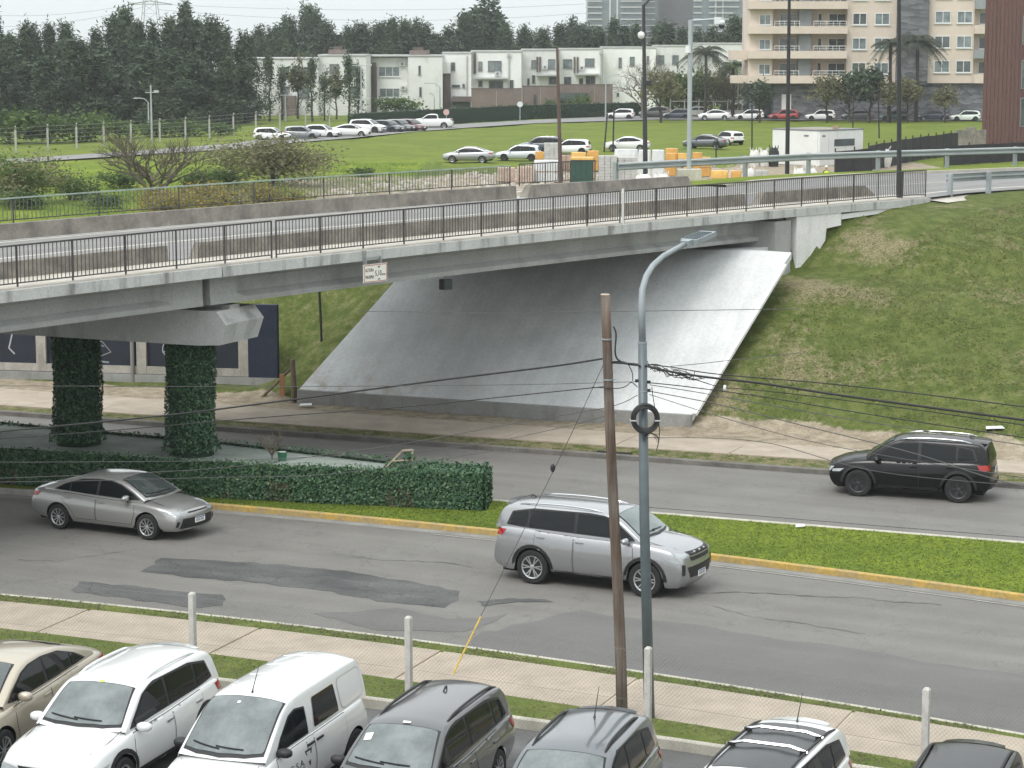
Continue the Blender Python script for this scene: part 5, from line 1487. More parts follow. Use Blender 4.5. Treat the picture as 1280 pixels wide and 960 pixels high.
far_car('sedan', 'sedan', paint('slate_grey_paint', (.085, .095, .105), .4, .3), 'dark grey sedan on the field with its tail towards the guard rail', 882, 186, 158, FC)
far_car('hatch', 'hatchback', p_white, 'white hatchback seen from behind next to the dark grey field sedan', 910, 181, 118, FC)
FL = 'cars parked in a row along the street before the townhouses'
for i, (k, n, m, lb, px, py, h) in enumerate([
    ('hatch', 'hatchback', p_white, 'white car half hidden by the olive shrub at the left end of the townhouse row', 341, 176, 350),
    ('hatch', 'hatchback', p_midgrey, 'grey hatchback, second from the left in the row before the townhouses', 378, 174, 355),
    ('hatch', 'hatchback', p_white, 'white hatchback parked between the grey hatchback and the white sedan', 404, 172, -20),
    ('sedan', 'sedan', p_white, 'white sedan in the middle of the row before the townhouses', 438, 171, -5),
    ('suv', 'suv', p_white, 'white suv parked left of the dark hatchback before the townhouses', 460, 166.5, -22),
    ('hatch', 'hatchback', p_darkblue, 'dark hatchback parked right of the white suv before the townhouses', 486, 165.5, -35),
    ('hatch', 'hatchback', p_grey, 'grey hatchback between the two dark cars of the townhouse row', 500, 164.5, -35),
    ('hatch', 'hatchback', p_maroon, 'dark maroon hatchback parked left of the white pickup', 515, 164, -40)]):
    far_car(k, n, m, lb, px, py, h, FL)
far_car('pickup', 'pickup_truck', p_white, 'white double cab pickup truck at the right end of the townhouse row', 541, 160.5, 178, FL)['category'] = 'pickup truck'
FRW = 'cars parked along the street before the apartment block'
for (k, n, m, lb, px, py, h) in [
    ('hatch', 'hatchback', p_white, 'white hatchback parked under the bare grey tree', 775, 149, 172),
    ('suv', 'suv', p_grey, 'dark grey suv parked right of the bare grey tree', 818, 148, 175),
    ('hatch', 'hatchback', p_darkblue, 'dark hatchback parked just left of the camera pole', 845, 149, 178),
    ('hatch', 'hatchback', p_white, 'white hatchback partly behind the grey camera pole', 868, 146, 178),
    ('sedan', 'sedan', p_white, 'white sedan parked right of the camera pole before the palm trees', 893, 150, 176),
    ('suv', 'suv', p_midgrey, 'grey suv in the second rank behind the white sedan', 912, 144, 178),
    ('hatch', 'hatchback', p_white, 'white hatchback below the left corner of the apartment block', 936, 150, 178),
    ('hatch', 'hatchback', p_red, 'red hatchback parked before the apartment block entrance', 979, 150, 178),
    ('hatch', 'hatchback', p_midgrey, 'grey car in the second rank left of the black car', 1022, 142, 178),
    ('hatch', 'hatchback', p_white, 'white hatchback parked under the yellowing tree', 1025, 150.5, 176),
    ('suv', 'suv', p_black, 'black suv behind the brown grey sedan before the apartments', 1050, 145, 178),
    ('sedan', 'sedan', p_grey, 'brown grey sedan parked below the small street trees', 1072, 150.5, 178),
    ('sedan', 'sedan', p_white, 'white sedan mostly hidden behind the dark teal car', 1096, 147, 178),
    ('hatch', 'estate_car', paint('dark_teal_paint', (.03, .06, .06), 0, .3), 'dark teal estate car beside the tall lamp post before the apartments', 1117, 151, 178),
    ('sedan', 'sedan', p_darkblue, 'dark blue sedan in front of the white coupe on the far street', 1166, 151, 178),
    ('sedan', 'sedan', p_white, 'white coupe in the second rank above the dark blue sedan', 1177, 145, 178),
    ('hatch', 'hatchback', paint('pale_green_white_paint', (.62, .68, .64), 0, .3), 'pale white hatchback at the right end beside the maroon building', 1206, 151.5, 178)]:
    far_car(k, n, m, lb, px, py, h, FRW)
# ------------------------------------------------------------------ buildings in the distance
def pxx(px, Y): return (px - 640) / F_PX * Y / _c * (1.0 / (1 + 0 * px)) if False else zat(px, 100, Y)[0]
def pzz(py, Y): return zat(640, py, Y)[1]
m_wwall = stain_mat('white_render', (.78, .79, .77), (.68, .69, .67), (.45, .45, .43), .4, .18, .5)
m_wwall2 = stain_mat('off_white_render', (.68, .69, .67), (.58, .59, .57), (.38, .38, .36), .45, .2, .5)
m_brown = pm('taupe_render', (.17, .135, .12), .85, var=.15, scale=.6, fine=.08, bscale=6)
m_brown_d = pm('dark_taupe_panel', (.115, .09, .082), .85, var=.15, scale=.8)
m_wglass = pm('window_glass', (.10, .13, .14), .08, ior=1.6, col2=(.24, .28, .28), scale=.9)
m_wglass_d = pm('dark_window_glass', (.045, .055, .06), .08, ior=1.6, col2=(.12, .14, .14), scale=.8)
m_wframe = pm('white_window_frame', (.62, .63, .62), .5)
m_dframe = pm('grey_window_frame', (.16, .165, .17), .5)
m_roofgrey = pm('flat_roof_edge', (.42, .43, .42), .8, var=.12, scale=.5)
m_acunit = pm('air_conditioner_case', (.55, .56, .55), .5)
def window(parent, px0, px1, py0, py1, Y, frame=m_wframe, glass=m_wglass, mull=1, dep=.10):
    """window set into a frame that stands proud of the wall at depth Y"""
    x0, x1 = pxx(px0, Y), pxx(px1, Y); z0, z1 = pzz(py1, Y), pzz(py0, Y); w_ = max(.07, min(.12, (x1 - x0) * .06))
    mb = MB(); y0, y1 = Y - dep, Y + .03
    mb.bbox(x0, x1, y0, y1, z0, z0 + w_).bbox(x0, x1, y0, y1, z1 - w_, z1)
    mb.bbox(x0, x0 + w_, y0, y1, z0 + w_ + .001, z1 - w_ - .001).bbox(x1 - w_, x1, y0, y1, z0 + w_ + .001, z1 - w_ - .001)
    for k in range(mull):
        x = x0 + (x1 - x0) * (k + 1) / (mull + 1); mb.bbox(x - w_ * .4, x + w_ * .4, y0 + .004, y1, z0 + w_ + .001, z1 - w_ - .001)
    mb.bbox(x0 - .08, x1 + .08, y0 - .08, y0 - .002, z0 - .09, z0 - .002)
    f = wpart(mb, 'window', frame, parent)
    p = MB().bbox(x0 + w_ + .001, x1 - w_ - .001, Y - .025, Y - .005, z0 + w_ + .001, z1 - w_ - .001).obj('pane', glass, f)
    return f
def wpart(mb, n, m, parent):
    o = mb.obj(n, m, parent)
    o.matrix_parent_inverse = Matrix.Translation(parent.location).inverted(); return o
def block(parent, px0, px1, pyt, Y, depth, mat, name='wall', pyb=None, z0=None):
    x0, x1 = pxx(px0, Y), pxx(px1, Y); zt = pzz(pyt, Y); zb = (Z_FIELD - .3 if pyb is None else pzz(pyb, Y)) if z0 is None else z0
    return wpart(MB().bbox(x0, x1, Y, Y + depth, zb, zt), name, mat, parent)
def cap(parent, px0, px1, pyt, Y, depth):
    x0, x1 = pxx(px0, Y), pxx(px1, Y); zt = pzz(pyt, Y)
    return wpart(MB().bbox(x0 - .1, x1 + .1, Y - .12, Y + depth, zt + .003, zt + .22), 'roof_edge', m_roofgrey, parent)
def acu(parent, px, py, Y):
    x, z = pxx(px, Y), pzz(py, Y); b = wpart(MB().bbox(x - .42, x + .42, Y - .42, Y - .06, z - .3, z + .3), 'air_conditioner', m_acunit, parent)
    MB().lathe([(.22, 0), (.2, .03)], 12, (x, Y - .425, z), axis='Y').obj('fan', m_dframe, b)
TH = 'white townhouses in a row behind the field'
def house(label, px, Y):
    return thing('townhouse', label, 'house', (pxx(px, Y), Y, Z_FIELD), 0, TH)
for k_, (xa, xb) in enumerate([(-60, 22), (23, 104), (105, 190), (191, 295)]):
    Yh = 346; h = house('white flat roofed townhouse showing through the dark trees, %s from the left edge' % nth(k_), (xa + xb) / 2, Yh)
    block(h, xa, xb, 72 + (k_ % 2), Yh, 11, m_wwall); cap(h, xa, xb, 72 + (k_ % 2), Yh, 11)
    for j in range(3):
        a = xa + 8 + j * 26; window(h, a, a + 12, 82, 93, Yh, m_dframe); window(h, a, a + 12, 108, 121, Yh, m_dframe)
    block(h, xa + 40, xa + 50, 118, Yh - 3, 2.9, m_brown, 'porch')
Yh = 338
h = house('white flat roofed townhouse mostly hidden behind the trees at the left end', 350, Yh)
block(h, 296, 398, 74, Yh, 12, m_wwall2); cap(h, 296, 398, 74, Yh, 12)
for a, b_ in ((350, 362), (372, 386)):
    window(h, a, b_, 84, 96, Yh, m_dframe); window(h, a, b_, 108, 122, Yh, m_dframe)
block(h, 352, 368, 120, Yh - 3, 2.9, m_brown, 'porch')
h = house('white townhouse with a taupe roof box standing behind the slim grey trees', 430, Yh)
block(h, 398.3, 458, 70, Yh + 1, 12, m_wwall2); cap(h, 398.3, 458, 70, Yh + 1, 12)
block(h, 411, 432, 62, Yh + 3, 4, m_brown, 'roof_box', z0=pzz(70, Yh + 1) + .23); block(h, 417, 427, 58, Yh + 4, 2, m_brown_d, 'chimney', z0=pzz(62, Yh + 3) + .003)
for a, b_ in ((412, 424), (436, 448)):
    window(h, a, b_, 80, 92, Yh + 1, m_dframe); window(h, a, b_, 108, 121, Yh + 1, m_dframe)
Yh = 350
h = house('white corner townhouse with a large blank side wall and a roof box', 510, Yh)
block(h, 458.3, 510, 72, Yh + 1.2, 11, m_wwall); block(h, 510.2, 553, 71, Yh, 12, m_wwall2, 'blank_wall'); cap(h, 458.3, 553, 70.6, Yh, 12)
block(h, 512, 536, 63, Yh + 3, 4, m_brown, 'roof_box', z0=pzz(70.6, Yh) + .23); block(h, 517, 529, 59, Yh + 4, 2, m_brown_d, 'chimney', z0=pzz(63, Yh + 3) + .003)
block(h, 461, 470, 78, Yh + .2, .9, m_brown_d, 'side_panel'); block(h, 467.5, 471, 83, Yh - .2, .38, m_brown_d, 'shutter')
window(h, 473, 500, 83, 96, Yh + 1.2, m_wframe, mull=2); window(h, 474, 500, 110, 122, Yh + 1.2, m_wframe, mull=2)
window(h, 523, 526, 82, 93, Yh, m_dframe, m_wglass_d, 0); window(h, 524, 527, 109, 120, Yh, m_dframe, m_wglass_d, 0)
acu(h, 503, 80, Yh + 1.2); acu(h, 504, 110, Yh + 1.2)
h = house('narrow white townhouse bay with a taupe side panel right of the corner house', 570, Yh)
block(h, 553.3, 589, 67, Yh + 4, 10, m_wwall); cap(h, 553.3, 589, 67, Yh + 4, 10)
block(h, 555, 563, 92, Yh + 2.4, 1.5, m_brown_d, 'side_panel'); block(h, 553.6, 563, 78, Yh + 2.2, 1.6, m_wwall2, 'white_box', pyb=91.8)
window(h, 564, 569, 78, 88, Yh + 4, m_dframe, m_wglass_d, 0); window(h, 565, 575, 106, 109, Yh + 4, m_dframe, m_wglass_d, 0); window(h, 578, 581, 105, 109, Yh + 4, m_dframe, m_wglass_d, 0)
wpart(MB().tube([(pxx(583, Yh), Yh + 3.85, pzz(120, Yh + 4)), (pxx(583, Yh), Yh + 3.85, pzz(70, Yh + 4))], .12, 6), 'drain_pipe', m_roofgrey, h)
block(h, 565, 589, 121, Yh + 1, 2.8, m_brown_d, 'porch', pyb=127); block(h, 566, 588, 128, Yh + 2.2, 1.7, m_wglass_d, 'porch_glass')
def terrace(label, x0, x1, yt, Y, upper, lower, acs=(), shut=(), gar=None, bal=None, pipe=None):
    h = house(label, (x0 + x1) / 2, Y)
    block(h, x0 + .2, x1 - .2, yt, Y, 11, m_wwall if int(x0) % 2 else m_wwall2); cap(h, x0 + .2, x1 - .2, yt, Y, 11)
    for a, b_, c, d in upper: window(h, a, b_, c, d, Y, m_dframe, m_wglass, 1 if b_ - a > 7 else 0)
    for a, b_, c, d in lower: window(h, a, b_, c, d, Y, m_dframe, m_wglass_d, 1 if b_ - a > 7 else 0)
    for a, b_, c, d in shut: block(h, a, b_, c, Y - .3, .28, m_brown_d, 'shutter', pyb=d)
    for a, b_ in acs: acu(h, a, b_, Y)
    if bal: block(h, bal[0], bal[1], bal[2], Y - 1.3, 1.28, m_roofgrey, 'canopy', pyb=bal[3])
    if pipe: wpart(MB().tube([(pxx(pipe, Y), Y - .15, Z_FIELD), (pxx(pipe, Y), Y - .15, pzz(yt + 5, Y))], .14, 6).box((pxx(pipe, Y), Y - .2, pzz(yt + 4, Y)), (.5, .3, .5)), 'drain_pipe', m_roofgrey, h)
    return h
terrace('white townhouse with one wide upper window and a taupe garden wall', 589, 652, 65, 356, [(598, 603, 77, 88), (610, 627, 76, 89)], [(598, 603, 101, 108), (611, 629, 101, 113), (635, 642, 100, 113)], [(622, 92)], [(592, 595, 66, 92)], bal=(594, 634, 97, 99), pipe=636)
terrace('white townhouse with paired taupe shutters left of the brown field pole', 652, 699, 63, 362, [(647, 649, 76, 87), (664, 670, 75, 85), (685, 694, 74, 86)], [(659, 662, 98, 107), (665, 669, 94, 104), (686, 696, 96, 105)], [(681, 84)], [(670.5, 672.5, 71, 90), (674, 676, 71, 90)], bal=(671, 697, 93, 95))
terrace('white townhouse with paired taupe shutters right of the brown field pole', 699, 753, 62, 368, [(704, 715, 74, 85), (731, 743, 73, 83)], [(705, 714, 96, 106), (724, 729, 98, 106), (732, 744, 95, 106)], [(727, 85)], [(717, 719, 71, 91), (721, 723, 71, 91)], bal=(719, 749, 92, 94), pipe=751)
terrace('white townhouse with a blank wall behind the bare grey tree', 753, 820, 60, 374, [(773, 777, 72, 84), (787, 793, 71, 82), (808, 811, 70, 80)], [(771, 774, 116, 120), (801, 806, 104, 112)], pipe=None)
terrace('white townhouse with a recessed grey bay right of the tall dark lamp post', 820, 872, 58, 380, [(820.5, 830, 69, 80), (840, 848, 69, 80)], [(840, 848, 92, 104)], [], [(782, 793, 104, 128)])
terrace('white townhouse partly hidden by the palms left of the apartment block', 872, 944, 55, 388, [(915, 921, 66, 78), (890, 898, 66, 78)], [(915, 922, 92, 104)])
# garden walls
def gwall(label, px0, px1, pyt, Y, mat=m_brown, th=.3):
    x0, x1 = pxx(px0, Y), pxx(px1, Y)
    t = thing('garden_wall', label, 'wall', ((x0 + x1) / 2, Y, Z_FIELD), 0, 'taupe garden walls in front of the townhouses')
    n = max(2, int((x1 - x0) / 2.6))
    for k in range(n):
        a, b_ = x0 + (x1 - x0) * k / n, x0 + (x1 - x0) * (k + 1) / n
        wpart(MB().bbox(a + .012, b_ - .012, Y, Y + th, Z_FIELD - .2, pzz(pyt, Y)), 'wall_panel', mat, t)
    wpart(MB().bbox(x0 - .05, x1 + .05, Y - .05, Y + th + .05, pzz(pyt, Y) + .002, pzz(pyt, Y) + .1), 'coping', m_brown_d, t)
    return t
gwall('taupe garden wall before the house with one wide upper window', 589, 652, 111, 344)
gwall('taupe garden wall with a small dark gate left of the brown field pole', 653, 698, 108, 347)
wpart(MB().bbox(pxx(667, 346.7), pxx(670, 346.7), 346.72, 346.98, Z_FIELD, pzz(118, 346.7)), 'gate', m_wglass_d, bpy.data.objects['garden_wall.001'])
g = gwall('taupe garden wall with a dark opening right of the brown field pole', 699, 766, 106, 350)
wpart(MB().bbox(pxx(680, 349.6), pxx(735, 349.6), 349.7, 349.97, pzz(126, 349.6), pzz(116, 349.6)), 'opening', m_wglass_d, g)

# apartment block
m_peach = stain_mat('peach_render', (.62, .53, .45), (.55, .47, .40), (.42, .36, .31), .3, .15, .4)
m_stone = None
def stone_mat():
    m, nt, b = mk('grey_stone_cladding'); L = nt.links.new
    pos = nt.nodes.new('ShaderNodeNewGeometry').outputs['Position']
    mp = nt.nodes.new('ShaderNodeMapping'); mp.inputs['Scale'].default_value = (.9, .9, 2.6); L(pos, mp.inputs['Vector'])
    v = _n(nt, 'ShaderNodeTexVoronoi', Scale=1.0); L(mp.outputs[0], v.inputs['Vector'])
    r = nt.nodes.new('ShaderNodeValToRGB'); r.color_ramp.elements[0].color = (.055, .058, .064, 1); r.color_ramp.elements[1].color = (.19, .195, .205, 1)
    L(v.outputs['Color'], r.inputs[0]); L(r.outputs[0], b.inputs['Base Color']); b.inputs['Roughness'].default_value = .9
    bp = _n(nt, 'ShaderNodeBump', Strength=.8, Distance=.08); L(v.outputs['Distance'], bp.inputs['Height']); L(bp.outputs[0], b.inputs['Normal'])
    return m
m_stone = stone_mat()
m_greypanel = pm('grey_divider_panel', (.25, .27, .28), .8, var=.08, scale=.8)
YA = 318.0
ap = thing('apartment_block', 'peach apartment block with recessed balconies and a grey stone stair shaft', 'apartment block', (pxx(1080, YA), YA, Z_FIELD))
PB_ = lambda px0, px1, py0, py1, ya, yb, m, n: wpart(MB().bbox(pxx(px0, YA), pxx(px1, YA), YA + ya, YA + yb, pzz(py1, YA), pzz(py0, YA)), n, m, ap)
STP = 30.9
PB_(936, 965, -112, 104, .0, 10, m_peach, 'wall'); PB_(965.1, 1057.5, -112, 104, 2.2, 10, m_peach, 'balcony_wall'); PB_(1057.6, 1119, -112, 104, .02, 10, m_peach, 'wall')
PB_(1119.1, 1158, -118, 106, -.8, 9, m_stone, 'stair_shaft'); PB_(1158.1, 1216, -112, 104, .1, 10, m_peach, 'wall'); PB_(1216.1, 1256, -112, 104, 1.6, 10, m_peach, 'balcony_wall')
PB_(968, 1256, 104.1, 150.5, .6, 9, m_stone, 'ground_floor'); PB_(938, 967.9, 104.1, 150.5, 4, 9, m_wglass_d, 'entrance_recess'); PB_(938, 944, 104.1, 150.5, .2, 1.0, m_stone, 'pillar')
PB_(978, 990, 118, 148, .45, .59, m_wframe, 'door')
for k in range(7):
    y0 = 104 - STP * k                                      # underside of the parapet band of this storey
    PB_(934, 1056.5, y0 - 9.5, y0 + .0, -1.3, 2.19 if k else 2.19, m_peach, 'balcony')
    if k < 7:
        PB_(998, 1013.5, y0 - STP + .05, y0 - 9.6, .3, 2.15, m_greypanel, 'divider')
        window(ap, 948, 962.5, y0 - 24, y0 - 11, YA, m_wframe, m_wglass)
        for a, b_, m2 in ((973, 995, m_wglass), (1034, 1056, m_wglass_d)):
            YB = YA + 2.2; window(ap, a, b_, y0 - 25.5, y0 - 9.8, YB, m_wframe, m2)
        window(ap, 1021, 1026, y0 - 25.5, y0 - 9.8, YA + 2.2, m_wframe, m_wglass_d, 0)
        rl = MB()
        for a, b_ in ((966, 997), (1014.5, 1055)):
            x0, x1 = pxx(a, YA), pxx(b_, YA); z = pzz(y0 - 9.5, YA)
            rl.bbox(x0, x1, YA - 1.2, YA - 1.12, z + .62, z + .70).bbox(x0, x1, YA - 1.19, YA - 1.13, z + .3, z + .34)
            for i in range(6): x = x0 + (x1 - x0) * i / 5; rl.bbox(x - .03, x + .03, YA - 1.185, YA - 1.135, z, z + .615)
        wpart(rl, 'balcony_railing', m_wframe, ap)
        for a, b_ in ((1064, 1082), (1091.5, 1110.5)): window(ap, a, b_, y0 - 26, y0 - 11, YA + .02, m_wframe, m_wglass if (k + a) % 2 else m_wglass_d)
        for a, b_ in ((1166.5, 1186.5), (1194, 1213.5)): window(ap, a, b_, y0 - 28.5, y0 - 13, YA + .1, m_wframe, m_wglass if (k + int(a)) % 3 else m_wglass_d)
        PB_(1216, 1238, y0 - 11, y0, -.4, 1.59, m_greypanel if k % 2 else m_peach, 'balcony')
        window(ap, 1222, 1231, y0 - 27, y0 - 12, YA + 1.6, m_wframe, m_wglass_d, 0)
PB_(915, 935.5, 94.5, 104, 0, 3, m_peach, 'canopy'); PB_(915, 935.5, 63, 75, 1, 6, m_peach, 'canopy')

# maroon clad building at the right edge
m_maroon = pm('maroon_cladding', (.098, .044, .036), .7, var=.14, scale=.6, stretch=(2.2, 2.2, .12), fine=.1, bscale=5)
YM = 244.0
mb_ = thing('clad_building', 'tall building clad in dark maroon vertical boards at the right edge', 'building', (pxx(1229, YM), YM, Z_FIELD), R(-12.5))
zt = pzz(-60, YM) - Z_FIELD; x1 = 12.0
MB().bbox(.12, x1, .12, 14, -.3, zt).obj('wall', m_brown_d, mb_)
n = 30; bme = [MB().bbox(.02, x1 / n - .02, 0, .118, -.2, zt + .05).mesh('board', m_maroon), MB().bbox(.02, x1 / n - .02, .035, .118, -.2, zt + .05).mesh('board', m_maroon)]
for k in range(n): ref('board', bme[k % 2], mb_, (x1 * k / n, 0, 0))
for py in (20, 75, 122):
    za, zb = pzz(py + 36, YM) - Z_FIELD, pzz(py, YM) - Z_FIELD; f = MB()
    f.bbox(3.85, 5.9, -.05, .03, za, za + .1).bbox(3.85, 5.9, -.05, .03, zb - .1, zb).bbox(3.85, 3.95, -.05, .03, za + .101, zb - .101).bbox(5.8, 5.9, -.05, .03, za + .101, zb - .101)
    f = f.obj('window', m_dframe, mb_); MB().bbox(3.951, 5.799, -.02, .02, za + .101, zb - .101).obj('pane', m_wglass_d, f)

# high-rise towers far behind the trees
m_tw_glass = pm('tower_glass', (.16, .20, .21), .25, col2=(.09, .12, .13), scale=.12)
m_tw_slab = pm('tower_slab', (.45, .47, .47), .7)
m_tw_dark = pm('tower_dark_cladding', (.10, .098, .10), .8, var=.15, scale=.1)
def tower(label, px0, px1, Y, bands, mat, top=-55):
    x0, x1 = pxx(px0, Y), pxx(px1, Y)
    t = thing('tower', label, 'tower block', ((x0 + x1) / 2, Y, 0), 0, 'high rise towers far behind the trees')
    zt = pzz(top, Y); wpart(MB().bbox(x0, x1, Y, Y + 22, 0, zt), 'wall', mat, t)
    if bands:
        z = 10.0; k = 0
        while z < zt - 1:
            for a, b_ in bands: wpart(MB().bbox(pxx(a, Y), pxx(b_, Y), Y - 2.0, Y - .01, z, z + .55), 'balcony', m_tw_slab, t)
            z += 3.05; k += 1
    for a, b_ in [(px0 + 27, px0 + 29), (px0 + 36, px0 + 38)] if bands and px1 - px0 > 50 else []:
        wpart(MB().bbox(pxx(a, Y), pxx(b_, Y), Y - .5, Y - .02, 0, zt), 'white_pier', m_tw_slab, t)
    return t
tower('pale grey high rise with stacked white balconies, leftmost of the far towers', 734, 803, 1200, [(731, 752), (775, 801)], m_tw_glass)
tower('dark brown blank sided high rise between the two balcony towers', 822, 865, 1230, [], m_tw_dark)
tower('slim grey high rise with balconies just left of the dark brown tower', 803.3, 822, 1215, [(803.5, 818)], m_tw_glass)
tower('grey high rise with wide white balconies left of the apartment block', 865.3, 930, 1190, [(866, 876), (885, 922)], m_tw_glass)
# lattice pylon and its lines
m_pyl = pm('pylon_steel', (.30, .31, .31), .6)
YP = 700; xp = pxx(190, YP)
py_ = thing('power_pylon', 'lattice electricity pylon rising behind the left trees', 'pylon', (xp, YP, 0))
mb = MB(); w0, w1, hh = 4.2, .7, 34
for k in range(12):
    a0, a1 = k / 12, (k + 1) / 12; r0, r1 = w0 + (w1 - w0) * a0, w0 + (w1 - w0) * a1
    for sx, sy in ((1, 1), (1, -1), (-1, 1), (-1, -1)): mb.beam((sx * r0, sy * r0, hh * a0), (sx * r1, sy * r1, hh * a1), .16, .16)
    mb.beam((-r0, -r0, hh * a0), (r1, -r1, hh * a1), .10, .10).beam((r0, -r0, hh * a0), (-r1, -r1, hh * a1), .10, .10).beam((-r0, -r0, hh * a0), (r0, -r0, hh * a0), .10, .10)
mb.obj('lattice', m_pyl, py_)
mb = MB()
for z in (22.5, 27.5, 32.5): mb.beam((-6.5, 0, z), (0, 0, z + 1), .2, .3).beam((6.5, 0, z), (0, 0, z + 1), .2, .3).beam((-6.5, 0, z), (6.5, 0, z), .2, .2)
mb.obj('cross_arm', m_pyl, py_)
m_wire = pm('wire', (.25, .26, .27), .6)
def wire(pts_px, label, Y0, Y1, rad, sag=0, n=24, mat=None, cat='power line', name='power_line', group=None):
    (ax, ay), (bx, by) = pts_px; A = zat(ax, ay, Y0); Bq = zat(bx, by, Y1); pts = []
    for k in range(n + 1):
        t = k / n; pts.append((A[0] + (Bq[0] - A[0]) * t, Y0 + (Y1 - Y0) * t, A[1] + (Bq[1] - A[1]) * t - sag * 4 * t * (1 - t)))
    o = MB().tube(pts, rad, 5, True).obj(name, mat or m_wire, smooth=True); tag(o, label, cat, group); return o
PLG = 'high voltage lines crossing the sky'
wire([(-40, 17), (182, 2)], 'high voltage line running left from the pylon, upper', 690, 700, .05, 2, group=PLG)
wire([(-40, 33), (182, 8)], 'high voltage line running left from the pylon, lower', 690, 700, .05, 2, group=PLG)
wire([(198, 5), (760, 3)], 'high voltage line running right from the pylon, upper', 700, 720, .05, 2.0, group=PLG)
wire([(198, 12), (760, 14)], 'high voltage line running right from the pylon, lower', 700, 720, .05, 3.0, group=PLG)
# ------------------------------------------------------------------ trees, shrubs, hedges, grass
def leafmat(name, c, c2, sc=.9): return pm(name, c, .8, col2=c2, scale=sc)
m_con = leafmat('conifer_needles', (.050, .080, .038), (.026, .044, .027))
m_con2 = leafmat('conifer_needles_light', (.082, .115, .052), (.048, .072, .038))
m_oli = leafmat('olive_leaves', (.17, .165, .08), (.12, .122, .06))
m_oli2 = leafmat('olive_leaves_light', (.235, .22, .12), (.17, .165, .085))
m_grn = leafmat('bush_leaves', (.075, .12, .034), (.045, .075, .025))
m_grn2 = leafmat('bush_leaves_light', (.12, .18, .04), (.07, .12, .03))
m_yel = leafmat('yellow_flower_shrub', (.34, .26, .035), (.18, .15, .03), 2)
m_trunk = pm('bark', (.045, .038, .031), .95, var=.3, scale=3)
m_twig = pm('bare_twigs', (.19, .165, .15), .95, var=.2, scale=2)
m_twig_d = pm('brown_twigs', (.10, .085, .06), .95, var=.2, scale=2)
def leaf_cloud(cent, n_per, rad, size, asp=.5, up=.2, rs=None, light=.35, flat=False):
    """clumps of leaf faces (numpy), two materials by clump; returns mesh builder arrays"""
    rs = rs or np.random.default_rng(1)
    n = len(cent) * n_per
    c = np.repeat(np.array(cent), n_per, 0)
    p = c + rs.normal(0, 1, (n, 3)) * np.repeat(np.array(rad).reshape(-1, 3) if np.ndim(rad) > 1 else np.tile(rad, (len(cent), 1)), n_per, 0)
    d = rs.normal(0, 1, (n, 3)); d[:, 2] = d[:, 2] * .6 + up; d /= np.linalg.norm(d, axis=1)[:, None]
    e = np.cross(d, rs.normal(0, 1, (n, 3))); e /= np.linalg.norm(e, axis=1)[:, None] + 1e-9
    s = size * rs.uniform(.55, 1.4, (n, 1))
    V = np.stack([p - d * s, p + e * s * asp, p + d * s, p - e * s * asp], 1).reshape(-1, 3)
    Fq = np.arange(n * 4).reshape(n, 4)
    mi = np.repeat((rs.random(len(cent)) < light).astype(np.int32), n_per)
    flip = rs.random(n) < .12; mi = np.where(flip, 1 - mi, mi)
    return V, Fq, mi
def np_mesh(name, V, Fq, mats, mi=None):
    me = bpy.data.meshes.new(name); me.vertices.add(len(V)); me.vertices.foreach_set('co', V.astype('f').ravel())
    me.loops.add(Fq.size); me.loops.foreach_set('vertex_index', Fq.ravel().astype(np.int32))
    k = Fq.shape[1]; me.polygons.add(len(Fq)); me.polygons.foreach_set('loop_start', np.arange(0, Fq.size, k, dtype=np.int32))
    for m in mats: me.materials.append(m)
    if mi is not None: me.polygons.foreach_set('material_index', mi.astype(np.int32))
    me.update(calc_edges=True); return me
def limb_mesh(name, H, r, lean, nb, rs, mat, z0=.25, spread=1.3, rise=.9):
    mb = MB(); top = Vector((lean[0], lean[1], H * .96)); pts = [Vector((0, 0, -.3))]; 
    for k in range(1, 6): t = k / 5; pts.append(Vector((lean[0] * t * t + .12 * math.sin(k * 2.1), lean[1] * t * t, H * .96 * t)))
    mb.tube(pts, [r * (1 - .85 * k / 5) for k in range(6)], 6)
    for i in range(nb):
        t = z0 + (1 - z0) * i / nb; a = rs.uniform(0, 6.28); o = Vector((lean[0] * t * t, lean[1] * t * t, H * .96 * t)); l = spread * (1.1 - t) * rs.uniform(.7, 1.2)
        mb.tube([o, o + Vector((math.cos(a) * l * .5, math.sin(a) * l * .5, l * rise * .4)), o + Vector((math.cos(a) * l, math.sin(a) * l, l * rise))], [r * .35 * (1 - t) + .03, r * .2 * (1 - t) + .02, .015], 4)
    return mb.mesh(name, mat)
def conifer(seed, H, Wd, mats, nclump=105, nper=48, size=.33):
    rs = np.random.default_rng(seed); cent = []
    for i in range(nclump):
        t = rs.random() ** .85; z = H * (.06 + .90 * t)
        prof = Wd * (1 - t) ** .62 * (.55 + .45 * math.sin(min(1, t * 4 + .25) * 1.57)) * (1 + .3 * math.sin(seed + t * 11))
        a = rs.uniform(0, 6.28); r = prof * math.sqrt(rs.random()); cent.append((r * math.cos(a), r * math.sin(a), z))
    for i in range(11):                                     # ragged plumes at the top
        a = rs.uniform(0, 6.28); z = H * rs.uniform(.74, 1.04); r = Wd * rs.uniform(0, .42); cent.append((r * math.cos(a), r * math.sin(a), z))
    V, Fq, mi = leaf_cloud(cent, nper, (.22 + Wd * .06, .22 + Wd * .06, .62), size, .26, .75, rs)
    return np_mesh('crown', V, Fq, mats, mi), limb_mesh('trunk', H, .16 + H * .008, (rs.normal(0, .3), rs.normal(0, .3)), 9, rs, m_trunk)
